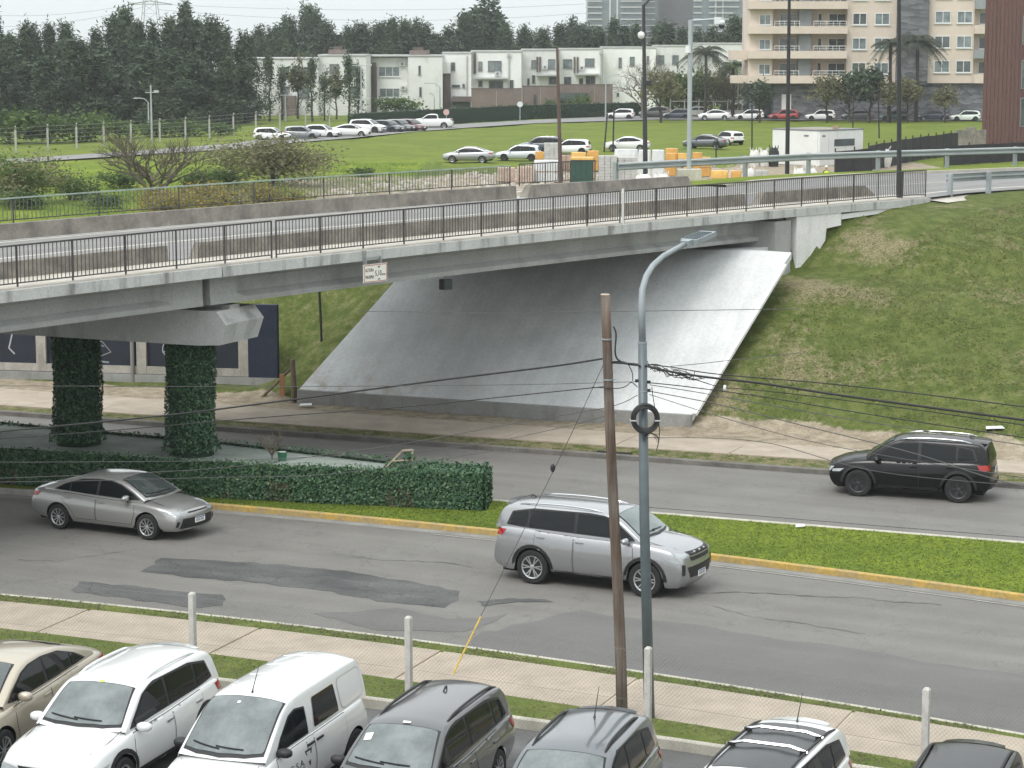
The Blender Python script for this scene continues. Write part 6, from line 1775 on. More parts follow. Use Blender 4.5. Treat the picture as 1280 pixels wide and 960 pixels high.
def round_tree(seed, H, Wd, z0, mats, nclump=60, nper=40, size=.28, flatten=.8):
    rs = np.random.default_rng(seed); cent = []
    for i in range(nclump):
        d = rs.normal(0, 1, 3); d /= np.linalg.norm(d); q = rs.random() ** .4
        lob = 1 + .25 * math.sin(3 * math.atan2(d[1], d[0]) + seed) + .15 * math.sin(5 * d[2] + seed)
        cent.append((d[0] * Wd * q * lob, d[1] * Wd * q * lob, z0 + (H - z0) / 2 + d[2] * (H - z0) / 2 * q * lob * flatten))
    V, Fq, mi = leaf_cloud(cent, nper, (Wd * .13 + .12,) * 3, size, .5, .2, rs)
    return np_mesh('crown', V, Fq, mats, mi), limb_mesh('trunk', H * .85, .10 + H * .012, (rs.normal(0, .2), rs.normal(0, .2)), 10, rs, m_trunk, .2, Wd * .9, .8)
def plant(name, label, cat, meshes, loc, rz=0.0, sc=(1, 1, 1), group=None):
    t = thing(name, label, cat, loc, rz, group); t.scale = sc
    ref('trunk', meshes[1], t); ref('crown', meshes[0], t); return t
CV = [conifer(11 + k, 14, w, [m_con, m_con2]) for k, w in enumerate((2.3, 2.9, 2.0, 3.3, 2.6, 3.0))]
rs = np.random.default_rng(5)
def wood(label_list, group, xs_px, Y, ytop, jy, jY, z0=Z_FIELD, pick=None, wsc=1.0):
    for i, px in enumerate(xs_px):
        Yk = Y + rs.uniform(-jY, jY); x = pxx(px + rs.uniform(-5, 5), Yk); yt = ytop(px) if callable(ytop) else ytop
        zt = pzz(yt + rs.uniform(-jy, jy), Yk); s = (zt - z0) / 14.2; k = rs.integers(0, 6) if pick is None else pick
        w_ = (.85 + .15 * s) * rs.uniform(.85, 1.2) * wsc
        plant('conifer_tree', label_list + ', ' + nth(i) + ' from the left', 'tree', CV[int(k)], (x, Yk, z0), rs.uniform(0, 6.28), (w_, w_, s), group)
G1, G2, G3 = 'dark feathery conifers left of the townhouses', 'dark conifers behind the townhouse roofs', 'dark conifers in front of the high rise towers'
wood('tall feathery conifer in the dense row left of the townhouses', G1, range(-22, 318, 18), 322, lambda p: 30 + 8 * math.sin(p * .07) + 10 * math.sin(p * .021), 9, 8)
wood('mid height dark conifer at the front left of the townhouses', 'shorter conifers before the dark row', range(-14, 330, 23), 300, lambda p: 74 + 10 * math.sin(p * .05), 12, 6, wsc=1.25)
wood('dark conifer showing above the white townhouse roofs', G2, range(322, 735, 15), 432, lambda p: 34 + 7 * math.sin(p * .06) - 16 * math.exp(-((p - 392) / 22) ** 2) - 6 * math.exp(-((p - 545) / 60) ** 2), 7, 14, wsc=1.25)
wood('dark conifer standing in front of the far high rise towers', G3, range(732, 936, 17), 425, lambda p: 34 + 5 * math.sin(p * .08), 6, 10, wsc=1.3)
bt = round_tree(3, 21, 3.9, 9, [m_con, m_con], 70, 44, .5)
plant('broad_tree', 'tall broad dark tree rising above all the others behind the houses', 'tree', bt, (pxx(605, 440), 440, Z_FIELD), 0, (1, 1, (pzz(-4, 440) - Z_FIELD) / 20.5))
# slim trees in front of the left houses
SV = [conifer(41 + k, 9.5, w, [m_con2, m_con], 34, 26, .30) for k, w in enumerate((1.6, 1.9))] + [round_tree(51, 9, 2.0, 3.0, [m_con2, m_oli], 36, 30, .30)]
for i, (px, yt) in enumerate([(336, 72), (352, 88), (372, 66), (390, 78), (405, 92), (420, 80), (436, 74), (448, 86)]):
    Yk = 312 + (i % 3) * 5; s = (pzz(yt, Yk) - Z_FIELD) / 9.4
    plant('slim_tree', 'slim grey green tree before the left townhouses, %s from the left' % nth(i), 'tree', SV[i % 3], (pxx(px, Yk), Yk, Z_FIELD), i * 1.3, (s * .9, s * .9, s), 'slim trees before the left townhouses')
# bushes
BV = [round_tree(61 + k, 3.2, 2.4, .1, [m_grn, m_grn2], 34, 40, .22) for k in range(3)]
OV = [round_tree(71 + k, 4.0, 3.6, .3, [[m_oli, m_oli2], [m_grn2, m_oli2]][k], 85, 80, .13) for k in range(2)]
YV = [round_tree(81 + k, 2.0, 1.5, .1, [m_yel, m_oli2], 26, 60, .10) for k in range(2)]
def bush(var, name, label, px, pyb, pyt, wpx, group=None, z=Z_FIELD, Hm=3.2, Wm=2.4, Y=None):
    if Y is None: x, Y = G(px, pyb, z)
    else: x = pxx(px, Y)
    s = (pzz(pyt, Y) - z) / Hm; wv = wpx / F_PX * Y / 2 / Wm * .85
    return plant(name, label, 'bush', var, (x, Y, z), px * .7, (wv, wv, s), group)
GB = 'green bramble bushes along the far left street fence'
for i, (px, yb, yt, wp_) in enumerate([(12, 183, 138, 90), (62, 182, 143, 80), (108, 180, 141, 75), (150, 177, 150, 55), (196, 175, 152, 60), (236, 174, 150, 60), (276, 172, 154, 50)]):
    bush(BV[i % 3], 'bramble_bush', 'green bramble bush behind the concrete post fence, %s from the left' % nth(i), px, yb - 3, yt, wp_, GB)
GL = 'lush low bushes on the green field behind the bridge'
for i, (px, yb, yt, wp_) in enumerate([(30, 262, 238, 70), (95, 250, 222, 60), (130, 262, 244, 70), (250, 242, 214, 60), (150, 236, 214, 60), (285, 236, 212, 44), (20, 243, 226, 50), (60, 234, 220, 40)]):
    bush(BV[(i + 1) % 3], 'low_bush', 'lush low bush behind the left bridge part, ' + ['lower left one', 'tall one left of centre', 'low one below the bare shrub', 'one right of the bare shrub', 'small one behind the bare shrub', 'rightmost one', 'upper left one', 'small one at upper left'][i], px, yb, yt, wp_, GL)
GO = 'olive coloured shrubs behind the bridge'
bush(OV[0], 'olive_shrub', 'big olive brown shrub in the middle of the field left of the rubble yard', 340, 233, 171, 172, None, Hm=4.0, Wm=3.6)
bush(OV[1], 'olive_shrub', 'pale green shrub at the left frame edge behind the bridge railing', 25, 255, 197, 150, None, Hm=4.0, Wm=3.6)
bush(BV[0], 'dark_bush', 'small dark bush at the field edge between the olive shrub and the rubble', 452, 221, 210, 40)
GY = 'yellow flowering shrubs behind the bridge railing'
for i, (px, yt, wp_) in enumerate([(190, 240, 40), (222, 238, 60), (262, 236, 60), (300, 234, 55), (335, 236, 50), (362, 240, 40), (205, 246, 50), (280, 242, 60)]):
    bush(YV[i % 2], 'flowering_shrub', 'yellow flowering shrub behind the far bridge railing, ' + (nth(i) + ' from the left of the back row' if i < 6 else nth(i - 6) + ' of the front pair'), px, None, yt - 2, wp_ * 1.2, GY, Hm=1.75, Wm=1.15, Y=146 - (i // 6) * 5)
# bare trees
def bare(seed, H, Wd, mat, levels=4, n0=7, thick=.16):
    rs2 = random.Random(seed); mb = MB()
    def grow(p, d, L, r, lv):
        q = p + d * L * .5 + Vector((rs2.gauss(0, .05), rs2.gauss(0, .05), .03)) * L; e = p + d * L
        mb.tube([p, q, e], [r, r * .8, r * .55], 5 if lv > 1 else 3, False)
        if lv == 0: return
        for _ in range(3 if lv > 1 else 4):
            nd = (d + Vector((rs2.gauss(0, .5), rs2.gauss(0, .5), rs2.gauss(.12, .32)))).normalized(); grow(p + d * L * rs2.uniform(.5, 1), nd, L * rs2.uniform(.6, .82), r * .55, lv - 1)
    for k in range(n0):
        a = 6.283 * k / n0 + rs2.uniform(-.3, .3); el = rs2.uniform(.45, 1.2)
        grow(Vector((0, 0, H * .18 * rs2.random())), Vector((math.cos(a) * Wd / H * 1.2, math.sin(a) * Wd / H * 1.2, el)).normalized(), H * .34, thick, levels)
    return mb.mesh('branches', mat, recalc=False)
x, Y = G(190, 246, Z_FIELD)
t = thing('bare_shrub', 'wide leafless twiggy shrub on the green field behind the bridge', 'shrub', (x, Y, Z_FIELD))
ref('branches', bare(4, 4.6, 4.6, m_twig_d, 4, 11, .08), t, sc=(1.55, 1.2, 1.38))
t = thing('bare_tree', 'leafless grey tree in front of the blank white townhouse', 'tree', (pxx(803, 322), 322, Z_FIELD))
ref('branches', bare(9, 8.2, 4.2, m_twig, 4, 7, .14), t, (0, 0, 1.6)); MB().tube([(0, 0, -.2), (.05, 0, 1.2), (0, 0, 3)], [.22, .18, .14], 8).obj('trunk', m_twig, t)
# palms
m_palm = leafmat('palm_fronds', (.050, .062, .036), (.028, .036, .022), 1.5)
m_palm2 = leafmat('palm_fronds_light', (.08, .12, .035), (.05, .08, .025), 1.5)
def palm(name, label, px, Y, pyt, Rf, seed, mat, frond_n=30):
    rs2 = random.Random(seed); H = pzz(pyt, Y) - Z_FIELD
    t = thing(name, label, 'palm tree', (pxx(px, Y), Y, Z_FIELD))
    MB().tube([(0, 0, -.2), (.1, 0, H * .5), (0, .05, H)], [.30, .22, .20], 8).obj('trunk', m_trunk, t)
    for k in range(frond_n):
        a = 6.283 * k / frond_n * 3.17; el = rs2.uniform(-.25, 1.25); mb = MB(); P = []
        for i in range(8):
            u = i / 7; r = Rf * u * math.cos(el * (1 - u * .3)); P.append(Vector((math.cos(a) * r, math.sin(a) * r, H + Rf * (math.sin(el) * u * .9 - .75 * u * u))))
        mb.tube(P, [.05, .045, .04, .035, .03, .025, .02, .012], 3, False)
        for i in range(1, 22):
            u = i / 22; j = min(6, int(u * 7)); f = u * 7 - j; p = P[j].lerp(P[j + 1], f); tg = (P[j + 1] - P[j]).normalized(); sd = tg.cross(Vector((0, 0, 1))).normalized()
            for s_ in (1, -1):
                l = Rf * .30 * math.sin(math.pi * (.12 + .83 * u)); e = p + sd * s_ * l * .75 + tg * l * .5 - Vector((0, 0, l * .45)); mb.add([p - tg * .05, p + tg * .06, e], [(0, 1, 2)])
        mb.obj('frond', mat, t, recalc=False)
palm('palm_tree', 'tall drooping palm in front of the last white townhouse', 882, 328, 66, 4.4, 1, m_palm)
palm('palm_tree', 'smaller light green palm beside the apartment block corner', 916, 330, 82, 2.6, 2, m_palm2, 26)
palm('palm_tree', 'slim palm before the peach windows left of the stone stair shaft', 1112, 310, 54, 3.0, 3, m_palm)
palm('palm_tree', 'dense full palm in front of the stone stair shaft', 1146, 311, 52, 4.2, 4, m_palm, 44)
TV = [round_tree(91 + k, 5.0, 1.7, 2.0, [m_oli, m_oli2], 30, 34, .20) for k in range(2)] + [round_tree(95, 5.4, 1.7, 2.0, [m_con, m_con2], 30, 34, .22)]
for k, (px, yt, vv, lb) in enumerate([(1034, 96, 0, 'small yellowing street tree left of the dark street trees'), (1062, 95, 2, 'small dark street tree right of the yellowing one'), (1088, 88, 2, 'larger dark street tree under the slim palm'), (1112, 98, 1, 'small olive street tree beside the tall lamp post'), (1136, 100, 0, 'small olive street tree in front of the stone stair shaft'), (1182, 107, 1, 'small olive tree before the stone ground floor at the right'), (826, 90, 0, 'olive tree behind the tall dark lamp post'), (950, 104, 2, 'dark tree in the shade below the left apartment corner')]):
    Yk = 308; s = (pzz(yt, Yk) - Z_FIELD) / 5.0
    plant('street_tree', lb, 'tree', TV[vv], (pxx(px, Yk), Yk, Z_FIELD), k, (s, s, s), 'small street trees before the apartments')
for k, (px, yt, wp_, lb) in enumerate([(838, 92, 60, 'grey green bush left of the camera pole before the houses'), (868, 90, 70, 'grey green bush behind the camera pole'), (905, 96, 60, 'dark bush right of the camera pole under the palm'), (500, 122, 60, 'green bush against the corner townhouse wall'), (690, 125, 30, 'small bush before the taupe wall beside the brown pole'), (726, 118, 30, 'pale flowering bush in the garden wall opening')]):
    bush(BV[k % 3] if k != 2 else OV[0], 'bush', lb, px, None, yt, wp_, 'bushes in front of the townhouses', Y=335)
# clipped hedge before the townhouses
def clipped(label, P, h, wd, n, mats):
    t = thing('clipped_hedge', label, 'hedge', (P[0][0], P[0][1], Z_FIELD)); o = Vector((P[0][0], P[0][1], 0))
    mb = MB()
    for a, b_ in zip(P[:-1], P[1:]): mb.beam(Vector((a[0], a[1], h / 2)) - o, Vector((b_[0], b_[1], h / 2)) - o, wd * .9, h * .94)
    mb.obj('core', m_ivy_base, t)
    pts = []
    L = [math.dist(a, b_) for a, b_ in zip(P[:-1], P[1:])]
    rr = np.random.default_rng(3); cent = []
    for k in range(n):
        d = rr.random() * sum(L); i = 0
        while d > L[i]: d -= L[i]; i += 1
        a, b_ = P[i], P[i + 1]; f = d / L[i]; zz = h * (rr.random() ** .6) ; 
        cent.append((a[0] + (b_[0] - a[0]) * f - o.x, a[1] + (b_[1] - a[1]) * f - o.y - (wd / 2 if zz < h * .93 else rr.uniform(-wd / 2, wd / 2)), zz))
    V, Fq, mi = leaf_cloud(cent, 6, (.12, .08, .08), .14, .5, .1, rr, .3)
    me = np_mesh('leaves', V, Fq, mats, mi); lo = ref('leaves', me, t); lo['kind'] = 'stuff'
clipped('long clipped dark green hedge along the street before the townhouses', [G(440, 162.5, Z_FIELD), G(490, 159, Z_FIELD), G(560, 155, Z_FIELD), G(660, 149, Z_FIELD), (pxx(800, 334), 334)], 2.0, 1.3, 1500, [m_con, m_con2])
# grass tufts on the bank and the median (uncountable: one object each)
def tufts(name, n, sampler, hgt, mats, zfun):
    rr = np.random.default_rng(17); P = sampler(rr, n); n = len(P); z = zfun(P[:, 0], P[:, 1])
    base = np.column_stack([P, z - .01]); a = rr.uniform(0, 6.283, n); h = hgt * rr.uniform(.45, 1.35, n); w_ = .012 + .016 * rr.random(n)
    dx, dy = np.cos(a), np.sin(a); lean = rr.normal(0, 1.0, (n, 2)) * h[:, None]; h = h * .75
    sgn = np.where(lean[:, 0] * -dy + lean[:, 1] * dx > 0, -1.0, 1.0); dx, dy = dx * sgn, dy * sgn
    V = np.stack([base + np.column_stack([dx * w_, dy * w_, 0 * w_]), base - np.column_stack([dx * w_, dy * w_, 0 * w_]), base + np.column_stack([lean, h])], 1).reshape(-1, 3)
    me = np_mesh(name, V, np.arange(n * 3).reshape(n, 3), mats, None)
    me.polygons.foreach_set('use_smooth', np.ones(n, bool)); me.normals_split_custom_set_from_vertices([(0, 0, 1)] * (3 * n)); o = ref(name, me); tag(o, kind='stuff'); return o
def bank_s(rr, n):
    P = np.column_stack([rr.uniform(4, 26, n * 2), rr.uniform(64, 100, n * 2)]); q = Q(P[:, 0], P[:, 1])
    ok = (q > .7) & (sdist(NE, P[:, 0], P[:, 1]) < -.5) & (sv(P[:, 0], P[:, 1])[1] < -2.4 + .0 * q); v2 = vnoise(P[:, 0], P[:, 1], 2.6) + rr.normal(0, .5, len(P))
    dn = sdist(NE, P[:, 0], P[:, 1]); r_ = (P[:, 0] - 5.7) * .923 - (P[:, 1] - 70.95) * .385
    ok &= (r_ > .5 + .18 * q)
    ok &= v2 > -.45; return P[ok][:n]
m_blade = pm('grass_blades', (.135, .165, .048), .8, col2=(.20, .188, .09), scale=.9)
m_blade2 = pm('median_grass_blades', (.170, .235, .045), .8, col2=(.145, .205, .038), scale=1.5)
for m_ in (m_blade, m_blade2): translucent(m_)
for m_ in (m_oli, m_oli2, m_grn, m_grn2, m_yel): translucent(m_, .35)
tufts('bank_grass', 70000, bank_s, .085, [m_blade], terrain)
def med_s(rr, n):
    x = rr.uniform(-9, 15, n); t = rr.random(n); a = np.array([Y_MN(v) + .2 for v in x]); b_ = np.array([Y_MF(v) - .2 for v in x]); y = a + (b_ - a) * t
    pf = np.interp(x, [p[0] for p in PF], [p[1] for p in PF]); ok = (y < pf - .05) | (x > -.5); return np.column_stack([x, y])[ok]
tufts('median_grass', 42000, med_s, .065, [m_blade2], lambda x, y: x * 0 + .105)
def verge_s(rr, n):
    x = rr.uniform(-15, 14, n); k = rr.integers(0, 3, n); t = rr.random(n)
    fa = {0: (Y_SWT, Y_RN, -.05, -.12), 1: (Y_LOT, Y_SWB, .18, .05), 2: (Y_RF, Y_FSB, .18, .05)}
    y = np.array([(fa[kk][0](v) + fa[kk][2]) * (1 - tt) + (fa[kk][1](v) + fa[kk][3]) * tt for v, kk, tt in zip(x, k, t)])
    ok = vnoise(x, y, 1.8) + rr.normal(0, .4, n) > -.35; return np.column_stack([x, y])[ok]
tufts('verge_grass', 30000, verge_s, .055, [m_blade], lambda x, y: x * 0 + np.where(y < 43 - .5 * x, .155, .08) * 1.0)
def lush_s(rr, n):
    P = np.column_stack([rr.uniform(-34, -6, n), rr.uniform(128, 205, n)]); return P[vnoise(P[:, 0], P[:, 1], 7) + rr.normal(0, .4, n) > -.1]
m_blade3 = pm('lush_blades', (.15, .25, .036), .8, col2=(.085, .145, .03), scale=.4)
translucent(m_blade3)
tufts('lush_grass', 26000, lush_s, .5, [m_blade3], terrain)
# ------------------------------------------------------------------ approach road, guard rails
z1 = Z_DECK + .0
def off(P, d):
    """polyline moved d to its left"""
    out = []
    for i, p in enumerate(P):
        a = P[max(0, i - 1)]; b = P[min(len(P) - 1, i + 1)]; dx, dy = b[0] - a[0], b[1] - a[1]; l = math.hypot(dx, dy); out.append((p[0] - dy / l * d, p[1] + dx / l * d))
    return out
def resamp(P, n):
    seg = [math.dist(a, b) for a, b in zip(P[:-1], P[1:])]; T = sum(seg); out = []
    for k in range(n + 1):
        d = T * k / n; i = 0
        while i < len(seg) - 1 and d > seg[i]: d -= seg[i]; i += 1
        f = min(1, d / seg[i]); out.append((P[i][0] + (P[i + 1][0] - P[i][0]) * f, P[i][1] + (P[i + 1][1] - P[i][1]) * f))
    return out
NE2 = resamp([B(42.86, 0)] + NE[2:], 26); FE2 = resamp([B(42.5, W_DECK)] + FE[2:], 26)
struct(MB().strip(off(NE2, .05), off(FE2, -2.1), z1 + .0), 'approach_road', m_deckroad)
struct(MB().strip(off(NE2, -.7), off(NE2, 1.25), z1 - .16, z1 + .012), 'shoulder', m_walk)
struct(MB().strip(off(FE2, -2.1), off(FE2, -1.9), z1 + .10, z1 + .10).wall(off(FE2, -2.1), z1 - .05, z1 + .10), 'kerb', m_kerb_pale)
struct(MB().strip(off(FE2, -1.9), off(FE2, .9), z1 + .09, z1 - .02), 'verge', m_median)
struct(MB().strip([(p[0], p[1]) for p in off(NE2, 5.0)], off(NE2, 5.12), z1 + .008), 'road_marking', m_line_deck)
m_galv = pm('galvanised_guard_rail', (.33, .36, .37), .5, var=.12, scale=1.2, metal=.35)
def guard(label, P, z, h=.72, step=3.8, side=1, gp_=None):
    t = thing('guard_rail', label, 'guard rail', (P[0][0], P[0][1], z))
    o = Vector((P[0][0], P[0][1], z)); prof = [(-.0, -.155), (.075, -.12), (.075, -.065), (.0, -.02), (.0, .02), (.075, .065), (.075, .12), (0, .155)]
    n = len(P); vs = []
    for i, p in enumerate(P):
        a = P[max(0, i - 1)]; b = P[min(n - 1, i + 1)]; dx, dy = b[0] - a[0], b[1] - a[1]; l = math.hypot(dx, dy); nx_, ny_ = -dy / l * side, dx / l * side
        for d, hz in prof: vs.append((p[0] + nx_ * d - o.x, p[1] + ny_ * d - o.y, h - .155 + hz))
        for d, hz in prof[::-1]: vs.append((p[0] + nx_ * (d - .012) - o.x, p[1] + ny_ * (d - .012) - o.y, h - .155 + hz))
    m = 16; fs = [(i * m + k, i * m + (k + 1) % m, (i + 1) * m + (k + 1) % m, (i + 1) * m + k) for i in range(n - 1) for k in range(m)]
    fs += [tuple(range(m)), tuple((n - 1) * m + k for k in range(m - 1, -1, -1))]
    MB().add(vs, fs).obj('rail', m_galv, t)
    T = sum(math.dist(a, b) for a, b in zip(P[:-1], P[1:])); k = max(1, int(T / step)); S = resamp(P, k)
    pm_ = MB().bbox(-.06, .06, -.09, .09, -.35, h + .02).mesh('post', m_galv)
    for i, p in enumerate(S):
        a = S[max(0, i - 1)]; b = S[min(k, i + 1)]; an = math.atan2(b[1] - a[1], b[0] - a[0]); l = .13 * side
        ref('post', pm_, t, (p[0] + math.sin(an) * l - o.x, p[1] - math.cos(an) * l - o.y, 0), an)
    return t
g1 = resamp([G(1184, 243, z1), G(1240, 239.2, z1), G(1290, 236.6, z1), (26.5, 95.6), (34, 100.9), (46, 108.0)], 14)
guard('short galvanised guard rail beside the approach road at the right on the bank top', g1, z1 - .04, .80, 2.35, 1)
g2 = resamp([G(772, 228, z1), G(860, 222.5, z1), G(1000, 214.5, z1), G(1130, 209.5, z1), G(1280, 204.6, z1), (34, 114.3), (46, 121)], 20)
guard('long galvanised guard rail between the approach road and the building yard', g2, z1 - .02, .82, 4.0, -1)

# ------------------------------------------------------------------ far streets and the yard
m_street = asphalt('far_street_asphalt', (.17, .17, .165), (.22, .22, .213), fine=.06)
m_pale = pm('pale_gravel_track', (.36, .34, .29), .95, var=.2, scale=.4)
F3 = lambda L: [G(a, b_, Z_FIELD) for a, b_ in L]
# (line of the street that bends round the field)
far_edge = F3([(-40, 203.5), (60, 197), (180, 189), (290, 180.5), (345, 172), (420, 167), (500, 161), (560, 156.8), (660, 151), (775, 146)]) + [(20, 338), (46, 330), (75, 326)]
near_edge = F3([(-40, 209), (60, 202), (180, 194), (300, 186.5), (360, 179.5), (430, 174), (510, 166), (575, 161), (665, 155), (775, 151.5)]) + [(20, 318), (46, 314.5), (75, 312)]
struct(MB().strip(near_edge, far_edge, Z_FIELD + .10), 'far_street', m_street)
struct(MB().strip(off(near_edge, -.5), near_edge, Z_FIELD + .13, Z_FIELD + .11), 'kerb', m_kerb_pale)
# rubble yard surface scatter
rr = np.random.default_rng(23)
mb = MB(); n = 0
while n < 1000:
    px, py = rr.uniform(400, 930), rr.uniform(206, 246)
    if py < 240 - (px - 400) * .12: continue
    x, y = G(px, py, Z_FIELD); s = rr.uniform(.08, .32) * (.6 + .8 * rr.random())
    mb.box((x, y, terrain(np.array([x]), np.array([y]))[0] + s * .25), (s * 1.5, s, s * .7), rz=rr.uniform(0, 3)); n += 1
m_rub = pm('pale_rubble', (.60, .57, .52), .9, col2=(.36, .30, .25), scale=.9)
tag(mb.obj('rubble', m_rub, recalc=False), kind='stuff')
m_block = pm('grey_concrete_block', (.42, .42, .40), .9, var=.15, scale=2)
m_wrap = pm('white_plastic_wrap', (.62, .64, .64), .35, var=.08, scale=2, bump=.5, bscale=5)
m_orange = pm('orange_plastic_wrap', (.62, .34, .08), .45, col2=(.52, .27, .07), scale=1.5, bump=.4, bscale=5)
m_yellow_w = pm('yellow_orange_wrap', (.62, .38, .10), .5, var=.15, scale=1.5)
m_brick = pm('pink_brick', (.46, .35, .29), .9, var=.2, scale=2)
m_pallet = pm('pallet_wood', (.30, .22, .14), .9, var=.25, scale=3)
m_green = pm('green_tarpaulin', (.012, .070, .048), .7, var=.12, scale=1.2)
m_bag = pm('white_woven_bag', (.60, .59, .56), .85, var=.12, scale=3, bump=.5, bscale=9)
def pallet(name, label, kind, px0, px1, pyb, pyt, mat, group=None, depth=None, base=True, Yf=None, zb=None):
    """a pallet load standing at the given spot; loads are stacks of separate courses"""
    cxp = (px0 + px1) / 2; x, Y = G(cxp, pyb, Z_FIELD)
    if Yf: Y = Yf; x = pxx(cxp, Y)
    z0 = terrain(np.array([x]), np.array([Y]))[0] if zb is None else zb
    wd = (px1 - px0) / F_PX * Y * .985; ht = max(.4, pzz(pyt, Y) - z0); dp = depth or min(1.2, wd)
    t = thing(name, label, 'pallet', (x, Y + dp / 2, z0), R(rr.uniform(-4, 4)), group); b0 = 0
    if base:
        mb = MB()
        for k in range(3): mb.bbox(-wd / 2 + k * (wd / 2 - .06), -wd / 2 + .12 + k * (wd / 2 - .06), -dp / 2, dp / 2, 0, .10)
        for k in range(5): mb.bbox(-wd / 2, wd / 2, -dp / 2 + k * (dp - .14) / 4, -dp / 2 + .14 + k * (dp - .14) / 4, .102, .13)
        mb.obj('base', m_pallet, t); b0 = .132
    if kind == 'blocks':
        ny_ = max(2, int((ht - b0) / .2)); nx_ = max(2, int(wd / .4)); hz = (ht - b0) / ny_; wx = wd / nx_
        for j in range(ny_):
            mb = MB()
            for i in range(nx_):
                for q in (0, 1): mb.bbox(-wd / 2 + i * wx + .012 + rr.uniform(-.01, .01), -wd / 2 + (i + 1) * wx - .012, -dp / 2 + q * dp / 2 + .01 + rr.uniform(-.012, .012), -dp / 2 + (q + 1) * dp / 2 - .01, b0 + j * hz + .004, b0 + (j + 1) * hz - .008)
            mb.obj('block_course', mat, t)
    else:
        n = 5; mb = MB(); vs = []; hz = ht - b0
        for j in range(n + 1):
            for k in range(20):
                a = 6.283 * k / 20; cx_, sy_ = math.cos(a), math.sin(a); q = max(abs(cx_), abs(sy_)); w2 = .985 + .03 * math.sin(k * 2.6 + j * 2) * .5
                e = 1 - .05 * (j == n)
                vs.append((cx_ / q * wd / 2 * w2 * e, sy_ / q * dp / 2 * w2 * e, b0 + hz * j / n + (.02 * math.sin(k * 1.7) if j == n else 0)))
        mb.add(vs, [(j * 20 + k, j * 20 + (k + 1) % 20, (j + 1) * 20 + (k + 1) % 20, (j + 1) * 20 + k) for j in range(n) for k in range(20)] + [tuple(n * 20 + k for k in range(20))])
        mb.obj('load', mat, t)
        if hz > .7: MB().bbox(-wd / 2 * .9, wd / 2 * .9, -dp / 2 - .012, -dp / 2 - .0, b0 + hz * .46, b0 + hz * .5).obj('strap', m_pallet, t)
    return t
GPB = 'pallets of blocks and sacks in the building yard'
pallet('block_pallet', 'lower wrapped pallet of grey sacks left of the brown pole', 'wrap', 667, 700, 229, 201, m_wrap, GPB)
pallet('block_pallet', 'tall stack of grey concrete blocks behind the sacks at the brown pole', 'blocks', 680, 699, 216, 179, m_block, GPB)
pallet('orange_pallet', 'small orange wrapped pallet left of the tall grey block stack', 'wrap', 669, 681, 209, 190, m_orange, GPB)
pallet('brick_pallet', 'pink brick pallet left of the yard railing end', 'blocks', 622, 644, 229, 210, m_brick, GPB)
pallet('brick_pallet', 'pink brick pallet between the sacks and the rubble', 'blocks', 646, 666, 230, 209, m_brick, GPB)
pallet('brick_pallet', 'pale pink brick pallet right of the brown pole', 'blocks', 702, 714, 214, 194, m_brick, GPB)
pallet('orange_pallet', 'orange wrapped pallet behind the green container, left one', 'wrap', 714, 733, 216, 191, m_yellow_w, GPB)
pallet('orange_pallet', 'orange wrapped pallet behind the green container, right one', 'wrap', 734, 749, 215, 189, m_orange, GPB)
pallet('block_pallet', 'wide pallet of hollow grey blocks right of the green container, left half', 'blocks', 748, 771, 233, 195, m_block, GPB)
pallet('block_pallet', 'wide pallet of hollow grey blocks right of the green container, right half', 'blocks', 772, 796, 233, 197, m_block, GPB)
pallet('wrapped_pallet', 'white wrapped pallet just left of the tall dark lamp post', 'wrap', 768, 798, 217, 187, m_wrap, GPB)
pallet('wrapped_pallet', 'white wrapped pallet directly behind the tall dark lamp post', 'wrap', 798, 814, 226, 188, m_wrap, GPB)
pallet('wrapped_pallet', 'white wrapped pallet right of the tall dark lamp post', 'wrap', 815, 831, 226, 188, m_wrap, GPB)
pallet('orange_pallet', 'orange wrapped pallet between the white pallets and the orange row', 'wrap', 832, 848, 211, 186, m_orange, GPB)
for k, (a, b_, yb, yt, m, s) in enumerate([(832, 846, 222, 192, m_orange, 'first'), (847, 860, 222, 192, m_yellow_w, 'second'), (866, 878, 222, 191, m_orange, 'third')]):
    pallet('orange_pallet', 'orange wrapped pallet at the camera pole, %s from the left of its row' % s, 'wrap', a, b_, yb, yt, m, GPB)
pallet('orange_pallet', 'orange pallet right of the camera pole above the guard rail', 'wrap', 873, 889, 222, 197, m_orange, GPB)
for k, (a, b_, m, lb) in enumerate([(858, 873, m_yellow_w, 'low orange crate under the guard rail right of the camera pole'), (891, 913, m_yellow_w, 'wide low orange crate under the guard rail'), (916, 929, m_orange, 'low orange crate under the guard rail, rightmost one')]):
    pallet('orange_crate', lb, 'wrap', a, b_, 231, 214, m, 'orange crates below the guard rail', Yf=172)['category'] = 'crate'
pallet('grey_pallet', 'grey block pallet seen under the guard rail left of the white cabin', 'blocks', 946, 962, 229, 213, m_block, GPB, Yf=174)
